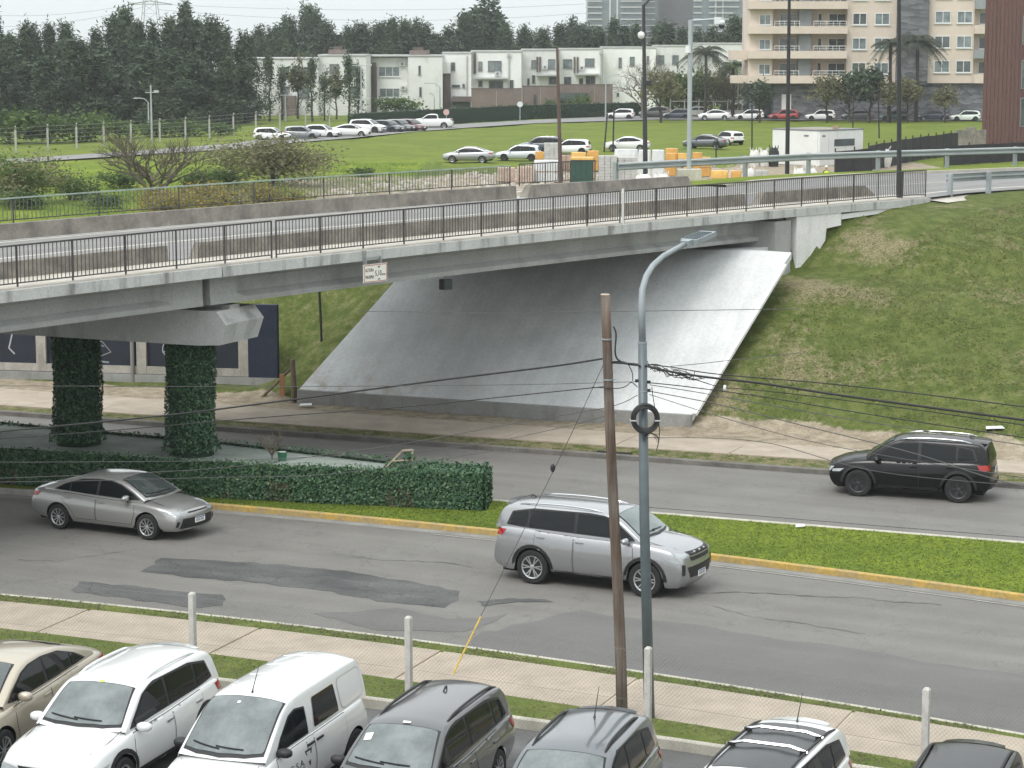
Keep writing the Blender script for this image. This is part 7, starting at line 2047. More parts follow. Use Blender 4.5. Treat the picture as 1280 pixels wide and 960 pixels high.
def bag(name, label, px, pyb, pyt, wpx, mat, grp, Yf=None):
    x, Y = G(px, pyb, Z_FIELD)
    if Yf: Y = Yf; x = pxx(px, Y)
    z0 = Z_FIELD; h = pzz(pyt, Y) - z0; w_ = wpx / F_PX * Y / 2
    t = thing(name, label, 'bag', (x, Y, z0), rr.uniform(-.3, .3), grp); n = 20; vs = []; L = 6
    for j in range(L + 1):
        u = j / L; s = (.9 + .18 * math.sin(u * 3.14)) * (1 - .25 * max(0, u - .8) / .2)
        for k in range(n):
            a = 6.283 * k / n; c_, s_ = math.cos(a), math.sin(a); q = (abs(c_) ** 4 + abs(s_) ** 4) ** .25
            vs.append((c_ / q * w_ * s * (1 + .04 * math.sin(5 * a + j)), s_ / q * w_ * s, h * u + .03 * math.sin(3 * a + j)))
    MB().add(vs, [(j * n + k, j * n + (k + 1) % n, (j + 1) * n + (k + 1) % n, (j + 1) * n + k) for j in range(L) for k in range(n)] + [tuple(L * n + k for k in range(n))]).obj('sack', mat, t, smooth=True)
    lp = MB()
    for sx, sy in ((1, 1), (-1, 1), (1, -1), (-1, -1)): lp.tube([(sx * w_ * .7, sy * w_ * .7, h * .95), (sx * w_ * .8, sy * w_ * .8, h + .25), (sx * w_ * .5, sy * w_ * .8, h * .98)], .035, 4)
    lp.obj('lifting_loop', mat, t); return t
m_dbag = pm('black_woven_bag', (.02, .021, .022), .85)
BG = 'bulk bags beside the white cabin'
bag('bulk_bag', 'white bulk bag left of the white cabin, left one', 943, 208, 188, 11, m_bag, BG); bag('bulk_bag', 'white bulk bag left of the white cabin, right one', 955, 208, 188, 11, m_bag, BG)
bag('bulk_bag', 'black bulk bag touching the left end of the white cabin', 967, 208, 185, 11, m_dbag, BG)
for k, (px, lb) in enumerate([(938, 'white sack under the guard rail, leftmost'), (1001, 'white sack under the guard rail at the cabin corner'), (1016, 'white sack under the guard rail left of the vest wearer'), (806, 'white sack on the ground at the foot of the tall dark lamp post'), (828, 'white sack on the ground left of the camera pole base')]):
    bag('sack_heap', lb, px, 222, 211 if px > 900 else 218, 14 if px > 900 else 20, m_bag, 'white sacks in the yard', Yf=176 if px > 900 else 170)
# green clad container
x, Y = G(728, 233, Z_FIELD)
gc = thing('green_container', 'dark green sheet covered container with a yellow top in the building yard', 'container', (x, Y + .8, Z_FIELD - .05), R(-6))
w_ = 27 / F_PX * Y / 2; h = pzz(199, Y) - Z_FIELD
for k in range(4): MB().bbox(-w_ + k * w_ / 2 + .01, -w_ + (k + 1) * w_ / 2 - .01, -.8, -.76, 0, h).obj('panel', m_green, gc)
MB().bbox(-w_ + .01, w_ - .01, -.758, .8, 0, h - .01).obj('body', m_green, gc)
MB().bbox(-w_ - .05, w_ + .05, -.84, .84, h + .002, h + .16).obj('top', m_yellow_w, gc)
# white cabin
m_cab = pm('white_cabin_panel', (.66, .67, .65), .6, var=.06, scale=.5)
Yc = 201; cx0 = pxx(1026, Yc); zc = pzz(164, Yc)
cb = thing('site_cabin', 'white flat roofed site cabin with a dark window slot behind the guard rail', 'cabin', (cx0, Yc, Z_FIELD), R(42))
ht = zc - Z_FIELD
MB().bbox(0, 5.8, 0, 5.4, 0, ht).obj('wall', m_cab, cb)          # long right hand face along local x
for k in range(5): MB().bbox(.02 + k * 1.16, 1.14 + k * 1.16, -.035, -.002, .05, ht - .05).obj('wall_panel', m_cab, cb)
MB().bbox(-.06, 5.86, -.06, 5.46, ht + .002, ht + .09).obj('roof_edge', m_dframe, cb)
MB().bbox(1.9, 4.6, -.07, -.037, ht - 1.35, ht - .75).obj('window_slot', m_wglass_d, cb)
MB().bbox(.3, .7, -.06, -.037, ht - .5, ht - .36).obj('vent', m_dframe, cb)
cbl = MB()
cbl.bbox(-.06, -.002, .2, 5.3, .05, ht - .05); cbl.obj('end_panel', m_cab, cb)
MB().bbox(-.09, -.062, 1.2, 1.7, ht - .5, ht - .36).obj('vent', m_dframe, cb)
pl_ = thing('plank', 'pale timber plank lying on the cabin roof', 'plank', (cx0 + .3, Yc + 2.5, zc + .12), R(160))
MB().bbox(-1.6, 1.6, -.14, .14, 0, .07).obj('board', pm('new_timber', (.5, .43, .3), .8, var=.1, scale=3), pl_); MB().bbox(-1.75, -1.2, -.2, .2, .071, .26).obj('batten', m_pallet, pl_)
# worker in a hi-vis vest
def person(label, px, Y, z0):
    me = bpy.data.meshes.new('person'); x = pxx(px, Y)
    J = [(0, 0, .95), (0, 0, 1.15), (0, 0, 1.38), (0, -.02, 1.52), (0, -.03, 1.63), (.20, 0, 1.40), (.27, -.02, 1.13), (.25, -.14, .90), (-.20, 0, 1.40), (-.28, 0, 1.12), (-.26, -.1, .88), (.10, 0, .88), (.12, -.03, .48), (.12, 0, .07), (.13, -.14, .03), (-.10, 0, .88), (-.13, .02, .48), (-.14, .06, .07), (-.15, -.08, .03), (0, -.03, 1.74)]
    E_ = [(0, 1), (1, 2), (2, 3), (3, 4), (4, 19), (2, 5), (5, 6), (6, 7), (2, 8), (8, 9), (9, 10), (0, 11), (11, 12), (12, 13), (13, 14), (0, 15), (15, 16), (16, 17), (17, 18)]
    rad = [.14, .14, .16, .06, .095, .065, .05, .04, .065, .05, .04, .10, .065, .05, .045, .10, .065, .05, .045, .08]
    me.from_pydata(J, E_, []); o = bpy.data.objects.new('person', me); COL.objects.link(o)
    sk = o.modifiers.new('skin', 'SKIN'); su = o.modifiers.new('sub', 'SUBSURF'); su.levels = 1; su.render_levels = 1
    for i, v in enumerate(me.skin_vertices[0].data): v.radius = (rad[i], rad[i] * (.75 if i < 3 else 1)); v.use_root = i == 0
    dg = bpy.context.evaluated_depsgraph_get(); dg.update(); m2 = bpy.data.meshes.new_from_object(o.evaluated_get(dg)); bpy.data.objects.remove(o)
    mats = [pm('work_trousers', (.03, .035, .05), .9), pm('skin', (.35, .22, .15), .6), pm('dark_sleeve', (.04, .04, .045), .9)]
    m2.materials.clear(); [m2.materials.append(m) for m in mats]
    for p in m2.polygons: p.material_index = 1 if p.center.z > 1.5 or (p.center.z < .95 and abs(p.center.x) > .22) else (2 if p.center.z > .98 else 0); p.use_smooth = True
    t = thing('person', label, 'person', (x, Y, z0), .4); ref('body', m2, t)
    vm = MB(); prof = [(.17, .96), (.185, 1.1), (.20, 1.25), (.20, 1.38), (.10, 1.47)]; n = 14; vs = []
    for r_, z in prof:
        for k in range(n): a = 6.283 * k / n; vs.append((math.cos(a) * r_ * 1.12, math.sin(a) * r_ * .85, z))
    vm.add(vs, [(j * n + k, j * n + (k + 1) % n, (j + 1) * n + (k + 1) % n, (j + 1) * n + k) for j in range(4) for k in range(n)]); vm.obj('vest', pm('hi_vis_yellow', (.50, .72, .04), .7), t, smooth=True)
    hm = MB().lathe([(.13, 1.70), (.125, 1.76), (.09, 1.83), (.03, 1.85)], 12, (0, -.03, 0)); hm.obj('helmet', pm('helmet_white', (.6, .6, .58), .4), t, smooth=True)
person('worker in a yellow hi-vis vest standing in the yard behind the guard rail', 1035, 168, Z_FIELD)
# dark mesh hoarding and wall at the right of the yard
m_hoard = pm('dark_mesh_screen', (.022, .022, .023), .95, var=.3, scale=1.5)
def hoard(label, P, h):
    t = thing('screen_fence', label, 'fence', (P[0][0], P[0][1], Z_FIELD)); o = Vector((P[0][0], P[0][1], 0))
    for a, b_ in zip(P[:-1], P[1:]):
        n = max(1, int(math.dist(a, b_) / 2.4))
        for k in range(n):
            p = Vector((a[0] + (b_[0] - a[0]) * (k + .015) / n, a[1] + (b_[1] - a[1]) * (k + .015) / n, h / 2)) - o; q = Vector((a[0] + (b_[0] - a[0]) * (k + .985) / n, a[1] + (b_[1] - a[1]) * (k + .985) / n, h / 2 + .05 * math.sin(k * 2))) - o
            MB().beam(p, q, .05, h).obj('panel', m_hoard, t)
            MB().bbox(p.x - .05, p.x + .05, p.y - .06, p.y + .06, 0, h + .25).obj('post', m_blackmetal, t)
    return t
hoard('dark mesh screened site fence right of the white cabin', [G(1085, 214, Z_FIELD), G(1140, 202, Z_FIELD), G(1197, 193, Z_FIELD)], 2.1)
hoard('dark low screen fence in front of the maroon building', [G(1180, 207, Z_FIELD), G(1240, 204, Z_FIELD), G(1330, 199, Z_FIELD)], 1.7)
hoard('dark screen panels behind the guard rail below the cabin window', [G(1043, 229, Z_FIELD), G(1090, 224, Z_FIELD)], 2.4)
wl_ = thing('rough_wall', 'rough pale stone wall between the screen fence and the maroon building', 'wall', (*G(1213, 186, Z_FIELD), Z_FIELD))
for k in range(3):
    MB().bbox(-1.5 + k * 1.0, -.52 + k * 1.0, -.3, .3, 0, 1.9 + .25 * (k == 1)).obj('stone', m_parapet, wl_)
bag('white_sack', 'white sack on top of the yard stack right of the cabin', 1100, 209, 186, 24, m_bag, None)
# ------------------------------------------------------------------ posts, lamps, cameras
m_pole_black = pm('black_lamp_paint', (.022, .024, .026), .5)
m_pole_grey = pm('grey_camera_pole', (.36, .39, .40), .5, var=.08, scale=2, metal=.3)
def G2(px, py, z): x, y = G(px, py, z); return Vector((x, y, z))
def lamp_post(label, px, pyb, z, pxt, pyt, r, arm=None, mat=m_pole_black, extra=None, name='lamp_post', group=None):
    p = G2(px, pyb, z); X, Z = zat(pxt, pyt, p.y); t = thing(name, label, 'lamp post' if name == 'lamp_post' else 'pole', p, 0, group)
    H = Z - z; dx = X - p.x; MB().tube([(0, 0, -.2), (dx * .5, 0, H * .5), (dx, 0, H)], [r, r * .85, r * .6], 8).obj('pole', mat, t)
    if arm:
        a = arm; MB().tube([(dx, 0, H - .05), (dx + a * .3, 0, H + abs(a) * .28), (dx + a, 0, H + abs(a) * .36)], [r * .6, r * .5, r * .45], 7).obj('arm', mat, t)
        MB().box((dx + a * 1.18, 0, H + abs(a) * .37), (abs(a) * .42, .22, .10)).obj('lamp_head', m_pole_grey, t)
    return t, dx, H
t, dx, H = lamp_post('tall dark lamp post with a white dome camera rising left of the camera pole', 807, 231, Z_FIELD, 804.5, 6, .19, 1.5)
bz = pzz(44, t.location.y) - Z_FIELD; MB().lathe([(.05, -.28), (.22, -.2), (.28, 0), (.22, .2), (.05, .28)], 14, (-.42, -.05, bz)).obj('dome', m_wrap, t, smooth=True); MB().beam((-.4, 0, bz), (0, 0, bz), .06, .06).obj('bracket', m_blackmetal, t)
MB().bbox(-.12, .35, -.25, -.19, pzz(104, t.location.y) - Z_FIELD - .2, pzz(104, t.location.y) - Z_FIELD + .2).obj('control_box', m_blackmetal, t)
lamp_post('tall dark lamp post rising in front of the white cabin and the balconies', 984, 212, Z_DECK - .1, 987, -30, .105, 1.6)
lamp_post('tall dark lamp post at the right end of the near bridge railing', 1124, 249, Z_DECK, 1124, -40, .095, 1.6)
t, dx, H = lamp_post('plain brown rusty pole standing by the grey block pallets', 701, 233, Z_FIELD, 696.5, 60, .16, None, pm('rusty_brown_pole', (.085, .055, .045), .7, var=.25, scale=2), name='pole')
p = G2(861, 226, Z_DECK - .05); t = thing('camera_pole', 'pale grey camera pole with a dome camera on a side arm and concrete foot', 'camera pole', p)
H = pzz(25, p.y) - p.z; MB().tube([(0, 0, 0), (0, 0, H)], .10, 10).obj('pole', m_pole_grey, t); MB().box((0, 0, .18), (1.0, 1.0, .62)).obj('concrete_foot', m_kerb_pale, t)
MB().tube([(0, 0, H - .03), (1.32, 0, H + .06)], .045, 6).obj('arm', m_pole_grey, t); MB().bbox(.98, 1.28, -.16, .10, H - .16, H + .12).obj('box', m_wrap, t)
MB().lathe([(.03, .05), (.13, 0), (.14, -.16)], 12, (1.30, -.05, H - .03)).obj('camera_cover', m_wrap, t, smooth=True); MB().lathe([(.13, -.162), (.11, -.28), (.03, -.33)], 12, (1.30, -.05, H - .03)).obj('camera_dome', m_blackmetal, t, smooth=True)
MB().lathe([(.03, .0), (.02, .9)], 6, (-.02, -.08, H * .6)).obj('bracket', m_pole_grey, t); MB().lathe([(.12, 0), (.1, .3)], 8, (-.1, -.12, pzz(66, p.y) - p.z)).obj('side_camera', m_wrap, t)
for px, yb, pt, yt, lb in [(755, 190, 759, 144, 'thin leaning dark stake in the field left of the white sedan, left one'), (766, 190, 767.5, 140, 'thin dark stake in the field left of the white sedan, right one'), (940, 187, 940, 132, 'thin dark stake in the field right of the white hatchback'), (1066, 162, 1067, 118, 'thin dark stake in the field above the cabin roof'), (1099, 173, 1098, 128, 'thin dark stake in the field at the left end of the screen fence')]:
    p = G2(px, yb, Z_FIELD); X, Z = zat(pt, yt, p.y); o = MB().tube([(0, 0, -.1), (X - p.x, 0, Z - p.z)], .085, 6).lathe([(.06, 0), (.17, .06), (.05, .16)], 8, (X - p.x, 0, Z - p.z)).obj('stake', m_blackmetal, None, loc=p); tag(o, lb, 'stake', 'thin dark stakes in the field')
p = G2(895, 199, Z_FIELD); o = MB().tube([(0, 0, 0), (0, 0, 1.3)], .07, 6).lathe([(.2, 1.3), (.28, 1.6), (.1, 1.9)], 8).obj('bollard', m_blackmetal, None, loc=p); tag(o, 'small dark post with a round head between the orange pallets and the bags', 'bollard')
# distant street lights at the left
WL = 'pale street lamps along the far left street'
def far_lamp(label, px, yb, yt, arm, heads=None):
    p = G2(px, yb, Z_FIELD); X, Z = zat(px, yt, p.y); t = thing('street_lamp', label, 'street lamp', p, 0, WL); H = Z - p.z; MB().tube([(0, 0, 0), (0, 0, H)], [.12, .08], 7).obj('pole', m_pole_grey, t)
    if arm: MB().tube([(0, 0, H), (arm * .4, 0, H + .45), (arm, 0, H + .55)], .06, 5).obj('arm', m_pole_grey, t); MB().box((arm * 1.25, 0, H + .52), (abs(arm) * .5, .25, .14)).obj('lamp_head', m_roofgrey, t)
    for hz, a in heads or []: MB().beam((-a, 0, H + hz), (a, 0, H + hz), .08, .08).box((a, -.1, H + hz + .1), (.5, .3, .25)).obj('floodlight_bar', m_roofgrey, t)
far_lamp('tall pale concrete lamp pole in front of the dark conifers', 190, 178, 106, None, [(-.8, .6)])
far_lamp('curved arm lamp left of the tall pale pole', 186, 160, 128, -1.2)
far_lamp('floodlight pole in front of the left townhouses', 452, 158, 82, None, [(0, 1.1), (-4.2, .8)])
far_lamp('double armed pale pole among the slim trees', 357, 152, 118, None, [(-.1, .7)])
far_lamp('curved arm lamp in front of the blank corner wall', 550, 152, 109, -1.4)
far_lamp('small curved lamp left of the one at the blank corner wall', 543, 150, 122, -.5)
far_lamp('curved arm lamp at the right townhouse garden walls', 757, 150, 98, 1.3)
far_lamp('small street lamp under the left balconies of the apartment block', 922, 146, 99, 1.2)
p = G2(650, 152, Z_FIELD); sgn = thing('road_sign', 'small round road sign on a pole before the clipped hedge', 'sign', p); MB().tube([(0, 0, 0), (0, 0, 2.6)], .06, 6).obj('pole', m_pole_grey, sgn); MB().lathe([(.38, -.02), (.38, .02)], 14, (0, -.08, 2.3), axis='Y').obj('disc', m_wrap, sgn)
p = G2(558, 160, Z_FIELD); sgn = thing('road_sign', 'small round pale red road sign above the pickup bed', 'sign', p); MB().tube([(0, 0, 0), (0, 0, 2.2)], .05, 6).obj('pole', m_pole_grey, sgn); MB().lathe([(.38, -.02), (.38, .02)], 14, (0, -.08, 1.95), axis='Y').obj('disc', M_('pale_red_disc', (.55, .35, .32), .6), sgn)
# concrete post and wire fence along the far left street
pf = F3([(-20, 193), (20, 191), (60, 188), (96, 186), (130, 184), (164, 181), (200, 178.5), (232, 176), (262, 173), (292, 169.5), (320, 166.5), (350, 163), (382, 160), (412, 158), (440, 156)])
ft = thing('wire_fence', 'wire fence on pale concrete posts along the far left street', 'fence', (*pf[0], Z_FIELD)); o = Vector((*pf[0], 0))
m_cpost = pm('pale_concrete_post', (.36, .36, .33), .9, var=.1, scale=2)
pmh = MB().bbox(-.09, .09, -.09, .09, 0, 2.2).beam((0, 0, 2.2), (.1, -.35, 2.55), .12, .12).mesh('post', m_cpost)
for p in pf: ref('post', pmh, ft, (p[0] - o.x, p[1] - o.y, 0))
wm = MB()
for a, b_ in zip(pf[:-1], pf[1:]):
    for h in (.4, .8, 1.2, 1.6, 2.0, 2.4): wm.tube([(a[0] - o.x, a[1] - o.y, h), (b_[0] - o.x, b_[1] - o.y, h)], .012, 3, False)
wm.obj('wire', m_wire, ft, recalc=False)
pf = [(pxx(a, 330), 330) for a in range(838, 948, 18)]; ft = thing('wire_fence', 'white post fence before the bushes right of the townhouses', 'fence', (*pf[0], Z_FIELD)); o = Vector((*pf[0], 0))
for p in pf: ref('post', pmh, ft, (p[0] - o.x, 0, 0), 0, (.7, .7, 1))
wm = MB()
for h in (.3, 2.2): wm.bbox(0, pf[-1][0] - pf[0][0], -.05, .05, h, h + .08)
wm.bbox(0, pf[-1][0] - pf[0][0], -.04, .04, .38, 1.0); wm.obj('rail', m_cpost, ft)
# ------------------------------------------------------------------ foreground: mesh fence, poles, lamp, cables
m_cposts = pm('fence_post_concrete', (.44, .43, .40), .9, var=.15, scale=5, fine=.1, bscale=25)
m_meshw = pm('galvanised_wire', (.20, .20, .19), .6)
posts = [(-9.9, 42.85), (-5.83, 41.24), (-1.81, 39.47), (2.26, 37.40), (6.44, 34.95), (10.5, 32.3)]
FZ = [.16] * 6
post_m = MB()
def post_mesh():
    mb = MB(); h = 1.92; mb.bbox(-.052, .052, -.05, .05, -.3, h); mb.add([(-.052, -.05, h), (.052, -.05, h), (.052, .05, h), (-.052, .05, h), (-.03, -.03, h + .03), (.03, -.03, h + .03), (.03, .03, h + .03), (-.03, .03, h + .03)], [(0, 1, 5, 4), (1, 2, 6, 5), (2, 3, 7, 6), (3, 0, 4, 7), (4, 5, 6, 7)])
    return mb.mesh('post', m_cposts)
fn = thing('mesh_fence', 'chain link fence on square concrete posts along the near pavement', 'fence', (posts[0][0], posts[0][1], .1)); o = Vector((posts[0][0], posts[0][1], .1))
pmesh = post_mesh()
for p in posts: ref('post', pmesh, fn, (p[0] - o.x, p[1] - o.y, .0), R(-27))
for a, b_ in zip(posts[:-1], posts[1:]):
    A = Vector((a[0], a[1], .1)) - o; Bv = Vector((b_[0], b_[1], .1)) - o; L = (Bv - A).length; u = (Bv - A) / L; h = 1.85; d = .075; mb = MB()
    nn = int((L + h) / d)
    for k in range(nn + 1):
        for sg in (1, -1):
            s0 = k * d - h if sg == 1 else k * d; pts = []
            # clip the diagonal to the panel
            t0, t1 = 0.0, h
            xa, xb = s0 + sg * t0, s0 + sg * t1
            if sg == 1: t0 = max(0, -s0); t1 = min(h, L - s0)
            else: t0 = max(0, s0 - L); t1 = min(h, s0)
            if t1 - t0 < .05: continue
            p = A + u * (s0 + sg * t0) + Vector((0, 0, .05 + t0)); q = A + u * (s0 + sg * t1) + Vector((0, 0, .05 + t1))
            off_ = Vector((u.y, -u.x, 0)) * (.003 * sg); mb.tube([p + off_, q + off_], .0017, 3, False)
    w_ = mb.obj('wire_mesh', m_meshw, fn, recalc=False); w_['kind'] = 'stuff'
    tw_ = MB()
    for hz in (.08, 1.0, 1.86): tw_.tube([A + Vector((0, 0, hz)), Bv + Vector((0, 0, hz))], .0022, 4, False)
    tw_.obj('tension_wire', m_meshw, fn, recalc=False)
# wooden utility pole
def wood_mat():
    m, nt, b = mk('utility_pole_wood'); L = nt.links.new
    pos = nt.nodes.new('ShaderNodeNewGeometry').outputs['Position']
    mp = nt.nodes.new('ShaderNodeMapping'); mp.inputs['Scale'].default_value = (22, 22, .8); L(pos, mp.inputs[0])
    n = _n(nt, 'ShaderNodeTexNoise', Scale=1.0, Detail=6.0, Roughness=.7); L(mp.outputs[0], n.inputs['Vector'])
    big = _n(nt, 'ShaderNodeTexNoise', Scale=1.1, Detail=4.0); L(pos, big.inputs['Vector'])
    r = nt.nodes.new('ShaderNodeValToRGB'); e = r.color_ramp.elements; e[0].position = .3; e[0].color = (.06, .05, .042, 1); e[1].position = .7; e[1].color = (.215, .182, .152, 1); L(n.outputs[0], r.inputs[0])
    r2 = nt.nodes.new('ShaderNodeValToRGB'); e = r2.color_ramp.elements; e[0].position = .4; e[0].color = (.75, .62, .55, 1); e[1].position = .65; e[1].color = (1.05, 1.05, 1.05, 1); L(big.outputs[0], r2.inputs[0])
    mm = _n(nt, 'ShaderNodeMix', data_type='RGBA', blend_type='MULTIPLY'); mm.inputs['Factor'].default_value = 1; L(r.outputs[0], mm.inputs[6]); L(r2.outputs[0], mm.inputs[7])
    L(mm.outputs[2], b.inputs['Base Color']); b.inputs['Roughness'].default_value = .9
    bp = _n(nt, 'ShaderNodeBump', Strength=.6, Distance=.01); L(n.outputs[0], bp.inputs['Height']); L(bp.outputs[0], b.inputs['Normal']); return m
m_wood = wood_mat()
PB0 = Vector((1.97, 40.05, .08)); PT = Vector((1.615, 40.0, 7.63))
up = thing('utility_pole', 'leaning round wooden utility pole in front of the silver suv', 'utility pole', PB0)
mb = MB(); pts = []; n = 10
for k in range(n + 1):
    t = k / n; pts.append((PT - PB0) * t + Vector((.012 * math.sin(t * 7), .01 * math.cos(t * 5), -.25 * (k == 0))))
mb.tube(pts, [.105 - .023 * k / n for k in range(n + 1)], 14); mb.obj('pole', m_wood, up, smooth=True)
MB().lathe([(.083, 0), (.08, .015)], 14, PT - PB0).obj('pole_top', pm('cut_wood_end', (.42, .36, .29), .9, var=.2, scale=20), up)
for zz in (6.86, 6.15): t = (zz - .08) / 7.55; c = (PT - PB0) * t; MB().lathe([(.104, -.012), (.104, .012)], 14, c).obj('band', m_steel, up)
# steel street lamp
LB = Vector((2.44, 39.72, .08)); 
sl_ = thing('street_lamp', 'tall grey steel street lamp with a curved arm and flat lamp head', 'street lamp', LB)
m_lampst = pm('dark_grey_green_lamp_paint', (.092, .115, .125), .45, var=.12, scale=3)
m_lampup = pm('lighter_grey_lamp_paint', (.24, .27, .285), .42, var=.08, scale=3)
def zz_at(px, py, Y): X, Z = zat(px, py, Y); return Vector((X, Y, Z)) - LB
Yl = LB.y
p_mid = zz_at(803, 428, Yl)
MB().tube([(0, 0, -.2), zz_at(805.5, 650, Yl), p_mid], [.098, .088, .078], 14).obj('lower_pole', m_lampst, sl_, smooth=True)
MB().lathe([(.080, -.015), (.080, .015)], 14, p_mid).obj('joint_ring', m_lampup, sl_)
pts = [p_mid] + [zz_at(px, py, Yl + dy) for px, py, dy in ((802, 385, 0), (803, 362, .08), (808, 345, .25), (816, 332, .5), (829, 320, .85), (845, 311, 1.25), (858, 304, 1.6))]
MB().tube(pts, [.062, .060, .058, .055, .052, .048, .045, .043], 12).obj('arm', m_lampup, sl_, smooth=True)
a, b_ = zz_at(856, 304.5, Yl + 1.55), zz_at(889, 290, Yl + 2.35); d = (b_ - a).normalized(); wv = d.cross(Vector((0, 0, 1))).normalized() * -1
hd_ = MB(); M = Matrix((d, wv, d.cross(wv))).transposed()
hd_.box(a + d * .08, (.17, .17, .10), M=M); hd_.obj('lamp_socket', m_lampup, sl_)
hh = MB(); hh.box(a + d * .50, (.72, .34, .085), M=M); hh.obj('lamp_head', m_lampup, sl_)
hh = MB()
for k in range(6): hh.box(a + d * (.22 + .10 * k) + M @ Vector((0, 0, .052)), (.02, .30, .022), M=M)
hh.obj('cooling_fin', m_lampst, sl_)
hh = MB(); hh.box(a + d * .50 + M @ Vector((0, 0, -.047)), (.6, .27, .008), M=M); hh.obj('led_panel', pm('led_panel', (.12, .13, .14), .2), sl_)
for py in (488.5,): MB().lathe([(.083, -.012), (.083, .012)], 14, zz_at(804, py, Yl)).obj('band', m_lampup, sl_)
for px, py in ((796, 476), (811, 477.5), (811, 488)):
    c = zz_at(px, py, Yl); MB().box(c, (.06, .05, .05)).obj('cable_clamp', m_blackmetal, sl_)
# coil of cable hung on the lamp
m_cable = pm('black_cable', (.014, .014, .015), .6)
m_cable_g = pm('grey_cable', (.07, .07, .072), .6)
def W3(px, py, Y): X, Z = zat(px, py, Y); return Vector((X, Y, Z))
cc = W3(806.5, 523, Yl - .16); co = thing('cable_coil', 'thick black cable coil hanging on the street lamp', 'cable coil', cc)
mb = MB(); pts = []
for k in range(9):
    r_ = .180 + .027 * (k % 3); y = -.05 + .035 * (k // 3); ring = [(r_ * math.cos(a + k) , y + .004 * math.sin(3 * a), r_ * 1.06 * math.sin(a + k)) for a in [i * 6.2832 / 28 for i in range(29)]]; mb.tube(ring, .021, 6, False)
mb.obj('windings', m_cable, co, recalc=False)
for sx in (-1, 1): MB().box((sx * .21, 0, -.03), (.10, .15, .022)).obj('tie', m_roofgrey, co)
mb = MB()
for k in range(5):
    w_ = .045 + .022 * k; mb.tube([(.10 + w_ * 1.0 * math.sin(a), .03 - .012 * k, -.26 - w_ * 1.5 * (1 - math.cos(a)) * .5) for a in [-2.2 + i * .44 for i in range(11)]], .005, 4, False)
mb.tube([(.22, 0, .02), (.25, 0, -.2), (.24, 0, -.4), (.2, .03, -.58)], .008, 5).tube([(.17, 0, .15), (.12, 0, .45), (.11, 0, .55)], .007, 5)
mb.obj('loose_loop', m_cable, co, recalc=False)
# aerial cables
CG_ = 'overhead cables tied to the wooden pole and the street lamp'
def cable(label, P, rad, mat=m_cable, group=CG_, sub=8):
    """P: list of (px, py, depth)"""
    W = [W3(*p) for p in P]; pts = []
    for i in range(len(W) - 1):
        p0, p1, p2, p3 = W[max(0, i - 1)], W[i], W[i + 1], W[min(len(W) - 1, i + 2)]
        for k in range(sub):
            t = k / sub; pts.append(.5 * ((2 * p1) + (p2 - p0) * t + (2 * p0 - 5 * p1 + 4 * p2 - p3) * t * t + (3 * p1 - p0 - 3 * p2 + p3) * t ** 3))
    pts.append(W[-1]); o = MB().tube(pts, rad, 6, True).obj('cable', mat, smooth=True); tag(o, label, 'cable', group); return o
YPo = 40.0
cable('thick black cable sagging left from the wooden pole', [(752, 448.5, YPo), (746, 449.5, YPo), (690, 458, 40.4), (560, 474, 41.3), (400, 495, 42.4), (240, 515.5, 43.6), (100, 530, 44.6), (-60, 545, 45.8)], .017)
cable('second cable running left below the thick one', [(758, 483, YPo), (650, 494, 40.7), (500, 509, 41.8), (320, 522.5, 43), (140, 538, 44.2), (-60, 553, 45.6)], .010)
cable('thin cable dropping left from the street lamp', [(797, 494, Yl), (760, 509, 40), (650, 528, 40.9), (520, 552, 41.8), (430, 565, 42.4), (250, 587, 43.7), (-60, 600, 45.8)], .007, m_cable_g)
cable('level grey cable across the hedge and left column foot', [(798, 477, Yl), (640, 481, 40.7), (400, 483, 42.3), (200, 483, 43.7), (-60, 482, 45.6)], .006, m_cable_g)
cable('thin grey cable above the hedge top on the left', [(770, 516, YPo), (700, 535, 40.5), (560, 560, 41.5), (330, 574, 43), (160, 577, 44.2), (-60, 578, 45.8)], .006, m_cable_g)
cable('lowest thin cable at the left in front of the silver sedan', [(640, 560, 41), (420, 592, 42.5), (260, 597, 43.5), (80, 601.5, 44.6), (-60, 603, 45.8)], .006, m_cable_g)
cable('thin level cable in front of the pale slope', [(450, 389, 44), (640, 390.5, 43), (860, 388, 41.5), (1000, 386, 41)], .006, m_cable_g, 'thin cables crossing the pale slope')
cable('thick cable bundle running right over the grass bank', [(764, 453, YPo), (800, 456, Yl), (830, 463, Yl - .3), (880, 471, 39.0), (950, 479, 38.2), (1050, 494, 37), (1160, 509, 35.8), (1340, 533, 34)], .020)
cable('upper cable of the bundle right of the lamp', [(806, 455, Yl), (840, 459, 39.3), (900, 468, 38.8), (1040, 480, 37), (1180, 496, 35.6), (1340, 516, 34)], .010)
cable('cable running right below the bundle', [(808, 478, Yl), (860, 483.5, 39.2), (960, 497, 38), (1100, 520, 36.4), (1340, 556, 34)], .009)
cable('second cable running right below the bundle', [(812, 481, Yl), (870, 490, 39), (960, 506, 38), (1120, 533, 36.2), (1340, 565, 34)], .007, m_cable_g)
cable('third cable running right towards the black suv', [(812, 489, Yl), (900, 506, 38.8), (1000, 531, 37.6), (1140, 566, 36), (1240, 598, 35), (1340, 622, 34)], .008, m_cable_g)
cable('thin cable running right in front of the far carriageway', [(812, 493, Yl), (900, 521, 38.8), (1010, 551, 37.6), (1150, 577, 36), (1340, 606, 34)], .006, m_cable_g)
cable('low cable running right along the median', [(810, 547, Yl), (950, 552, 38.4), (1100, 590, 36.6), (1340, 612, 34)], .006, m_cable_g)
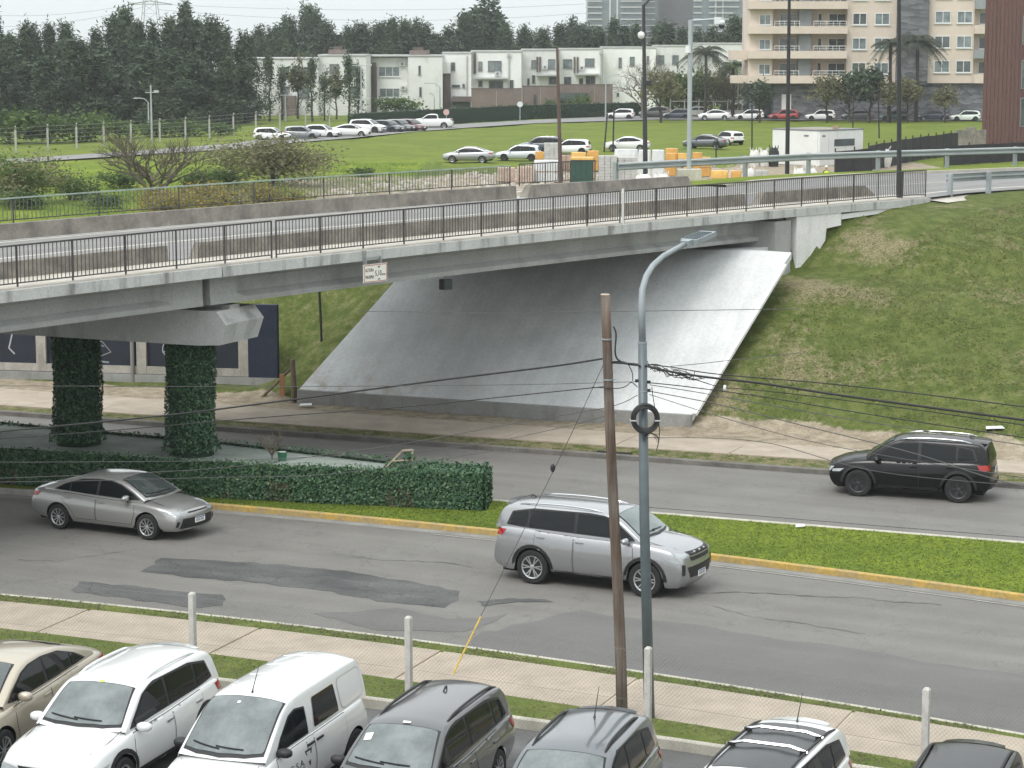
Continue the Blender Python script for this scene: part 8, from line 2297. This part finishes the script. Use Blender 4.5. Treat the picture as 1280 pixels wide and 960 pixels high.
cable('lowest cable crossing the far carriageway at the right', [(808, 634, Yl), (950, 645, 38.4), (1120, 659, 36.4), (1340, 676, 34)], .006, m_cable_g)
cable('cable branching up right across the slope edge', [(838, 458, Yl - .2), (880, 454, 39.4), (920, 449.5, 39), (1000, 441, 38.4)], .006, m_cable_g)
cable('slack branch cable ending at a white clamp over the grass', [(846, 466, Yl - .3), (880, 478, 39), (906, 484.5, 38.7), (960, 489, 38.2), (1100, 506, 36.6), (1340, 540, 34)], .008)
mb = MB(); c = W3(906, 485, 38.7); mb.lathe([(.02, -.05), (.03, 0), (.02, .05)], 8, (0, 0, 0)); o_ = mb.obj('cable_clamp', m_wrap, None, smooth=True, loc=c); tag(o_, 'small white cable clamp hanging in front of the grass bank', 'cable clamp')
cable('black cable looping down the right side of the wooden pole', [(767, 408, YPo - .1), (770, 418, YPo - .12), (769, 440, YPo - .12), (773, 450, YPo - .1), (785, 455, 39.9), (800, 457, Yl - .1)], .016)
cable('drooping loop between the wooden pole and the lamp', [(764, 452, YPo - .05), (782, 453, 39.9), (790, 465, 39.85), (791, 476, 39.8)], .008)
cable('lower loop between the wooden pole and the lamp', [(740, 484, YPo - .1), (770, 485.5, YPo - .1), (782, 483, 39.9), (789, 478, 39.8), (797, 484, 39.75)], .008)
rg = random.Random(4); mb = MB()                               # messy spliced bundle right of the lamp
for k in range(16):
    a = rg.uniform(806, 850); b2 = a + rg.uniform(12, 40); ya = 455 + (a - 806) * .24 + rg.uniform(-2, 3); yb_ = 455 + (b2 - 806) * .24 + rg.uniform(-1, 5)
    P0, P3 = W3(a, ya, 39.5), W3(b2, yb_, 39.2); mid = (P0 + P3) / 2 + Vector((0, rg.uniform(-.06, .06), rg.uniform(-.10, .05))); mb.tube([P0, P0.lerp(mid, .6) + Vector((0, 0, .01)), mid, mid.lerp(P3, .5), P3], .007, 4, False)
for k in range(9):
    a = rg.uniform(808, 868); ya = 456 + (a - 806) * .22; P0 = W3(a, ya, 39.3); mb.tube([P0, P0 + Vector((rg.uniform(-.03, .03), 0, rg.choice([-.09, .08, -.06])))], .006, 4, False)
o_ = mb.obj('cable_splices', m_cable, recalc=False); tag(o_, 'tangle of tied cable ends right of the street lamp', 'cable splices')
# guy wire with a yellow guard
cable('thin guy wire from the wooden pole down over the pavement', [(756, 452, YPo), (720, 530, 40.9), (691, 590, 41.6), (640, 692, 42.7), (601, 770, 43.2)], .006, m_cable_g, None)
gi = W3(691, 585, 41.55); mb = MB().lathe([(.02, -.07), (.045, -.03), (.045, .03), (.02, .07)], 8); o_ = mb.obj('guy_insulator', m_cable, None, loc=gi); tag(o_, 'small dark insulator on the guy wire above the road', 'insulator')
g0, g1_ = W3(601, 771, 43.2), Vector((*G(566, 843, .1), .1)); gg = MB().tube([g0, g1_], .018, 8).obj('guy_guard', pm('yellow_plastic_guard', (.50, .35, .05), .5, var=.15, scale=6)); tag(gg, 'yellow plastic guard tube on the guy wire foot', 'guy guard')
# small litter
for px, py, z, s, lb in [(1243, 536, 1.5, .28, 'white scrap of board lying on the grass bank at the right'), (1000, 660, .11, .12, 'white scrap of paper on the median edge left of the black suv'), (382, 508, .12, .22, 'white scrap of board at the foot of the pale slope')]:
    x, y = G(px, py, z); zt = terrain(np.array([x]), np.array([y]))[0] if z > 1 else z
    if z > 1:
        for _ in range(30):
            x, y = G(px, py, zt + .02); zt = .5 * zt + .5 * terrain(np.array([x]), np.array([y]))[0]
    mb = MB(); mb.add([(-s, -s * .5, 0), (s, -s * .6, .02), (s * .9, s * .5, .05), (-s * .8, s * .6, .03)], [(0, 1, 2, 3)]).add([(-s, -s * .5, .012), (s, -s * .6, .032), (s * .9, s * .5, .062), (-s * .8, s * .6, .042)], [(0, 1, 2, 3)])
    o_ = mb.obj('litter', m_wrap, None, loc=(x, y, zt + .03), recalc=False); tag(o_, lb, 'litter')
x, y = G(338, 560, .1); tw_ = bare(12, 1.1, .5, m_twig_d, 2, 6, .02); t = thing('dry_weed', 'dry leafless weed growing on the planter top left of the green bucket', 'plant', (*G(340, 574, 1.05), 1.0)); ref('stems', tw_, t)

# ------------------------------------------------------------------ air
m_haze = bpy.data.materials.new('pale_air'); m_haze.use_nodes = True; nt = m_haze.node_tree; nt.nodes.remove(nt.nodes['Principled BSDF'])
pv = nt.nodes.new('ShaderNodeVolumePrincipled'); pv.inputs['Density'].default_value = .00021; pv.inputs['Color'].default_value = (.93, .96, .98, 1); pv.inputs['Anisotropy'].default_value = .2
nt.links.new(pv.outputs[0], nt.nodes['Material Output'].inputs['Volume'])
HAZE = True
if HAZE:
    hz = MB().bbox(-2600, 2600, -400, 3100, -1.2, 75).obj('haze', m_haze); tag(hz, kind='stuff')
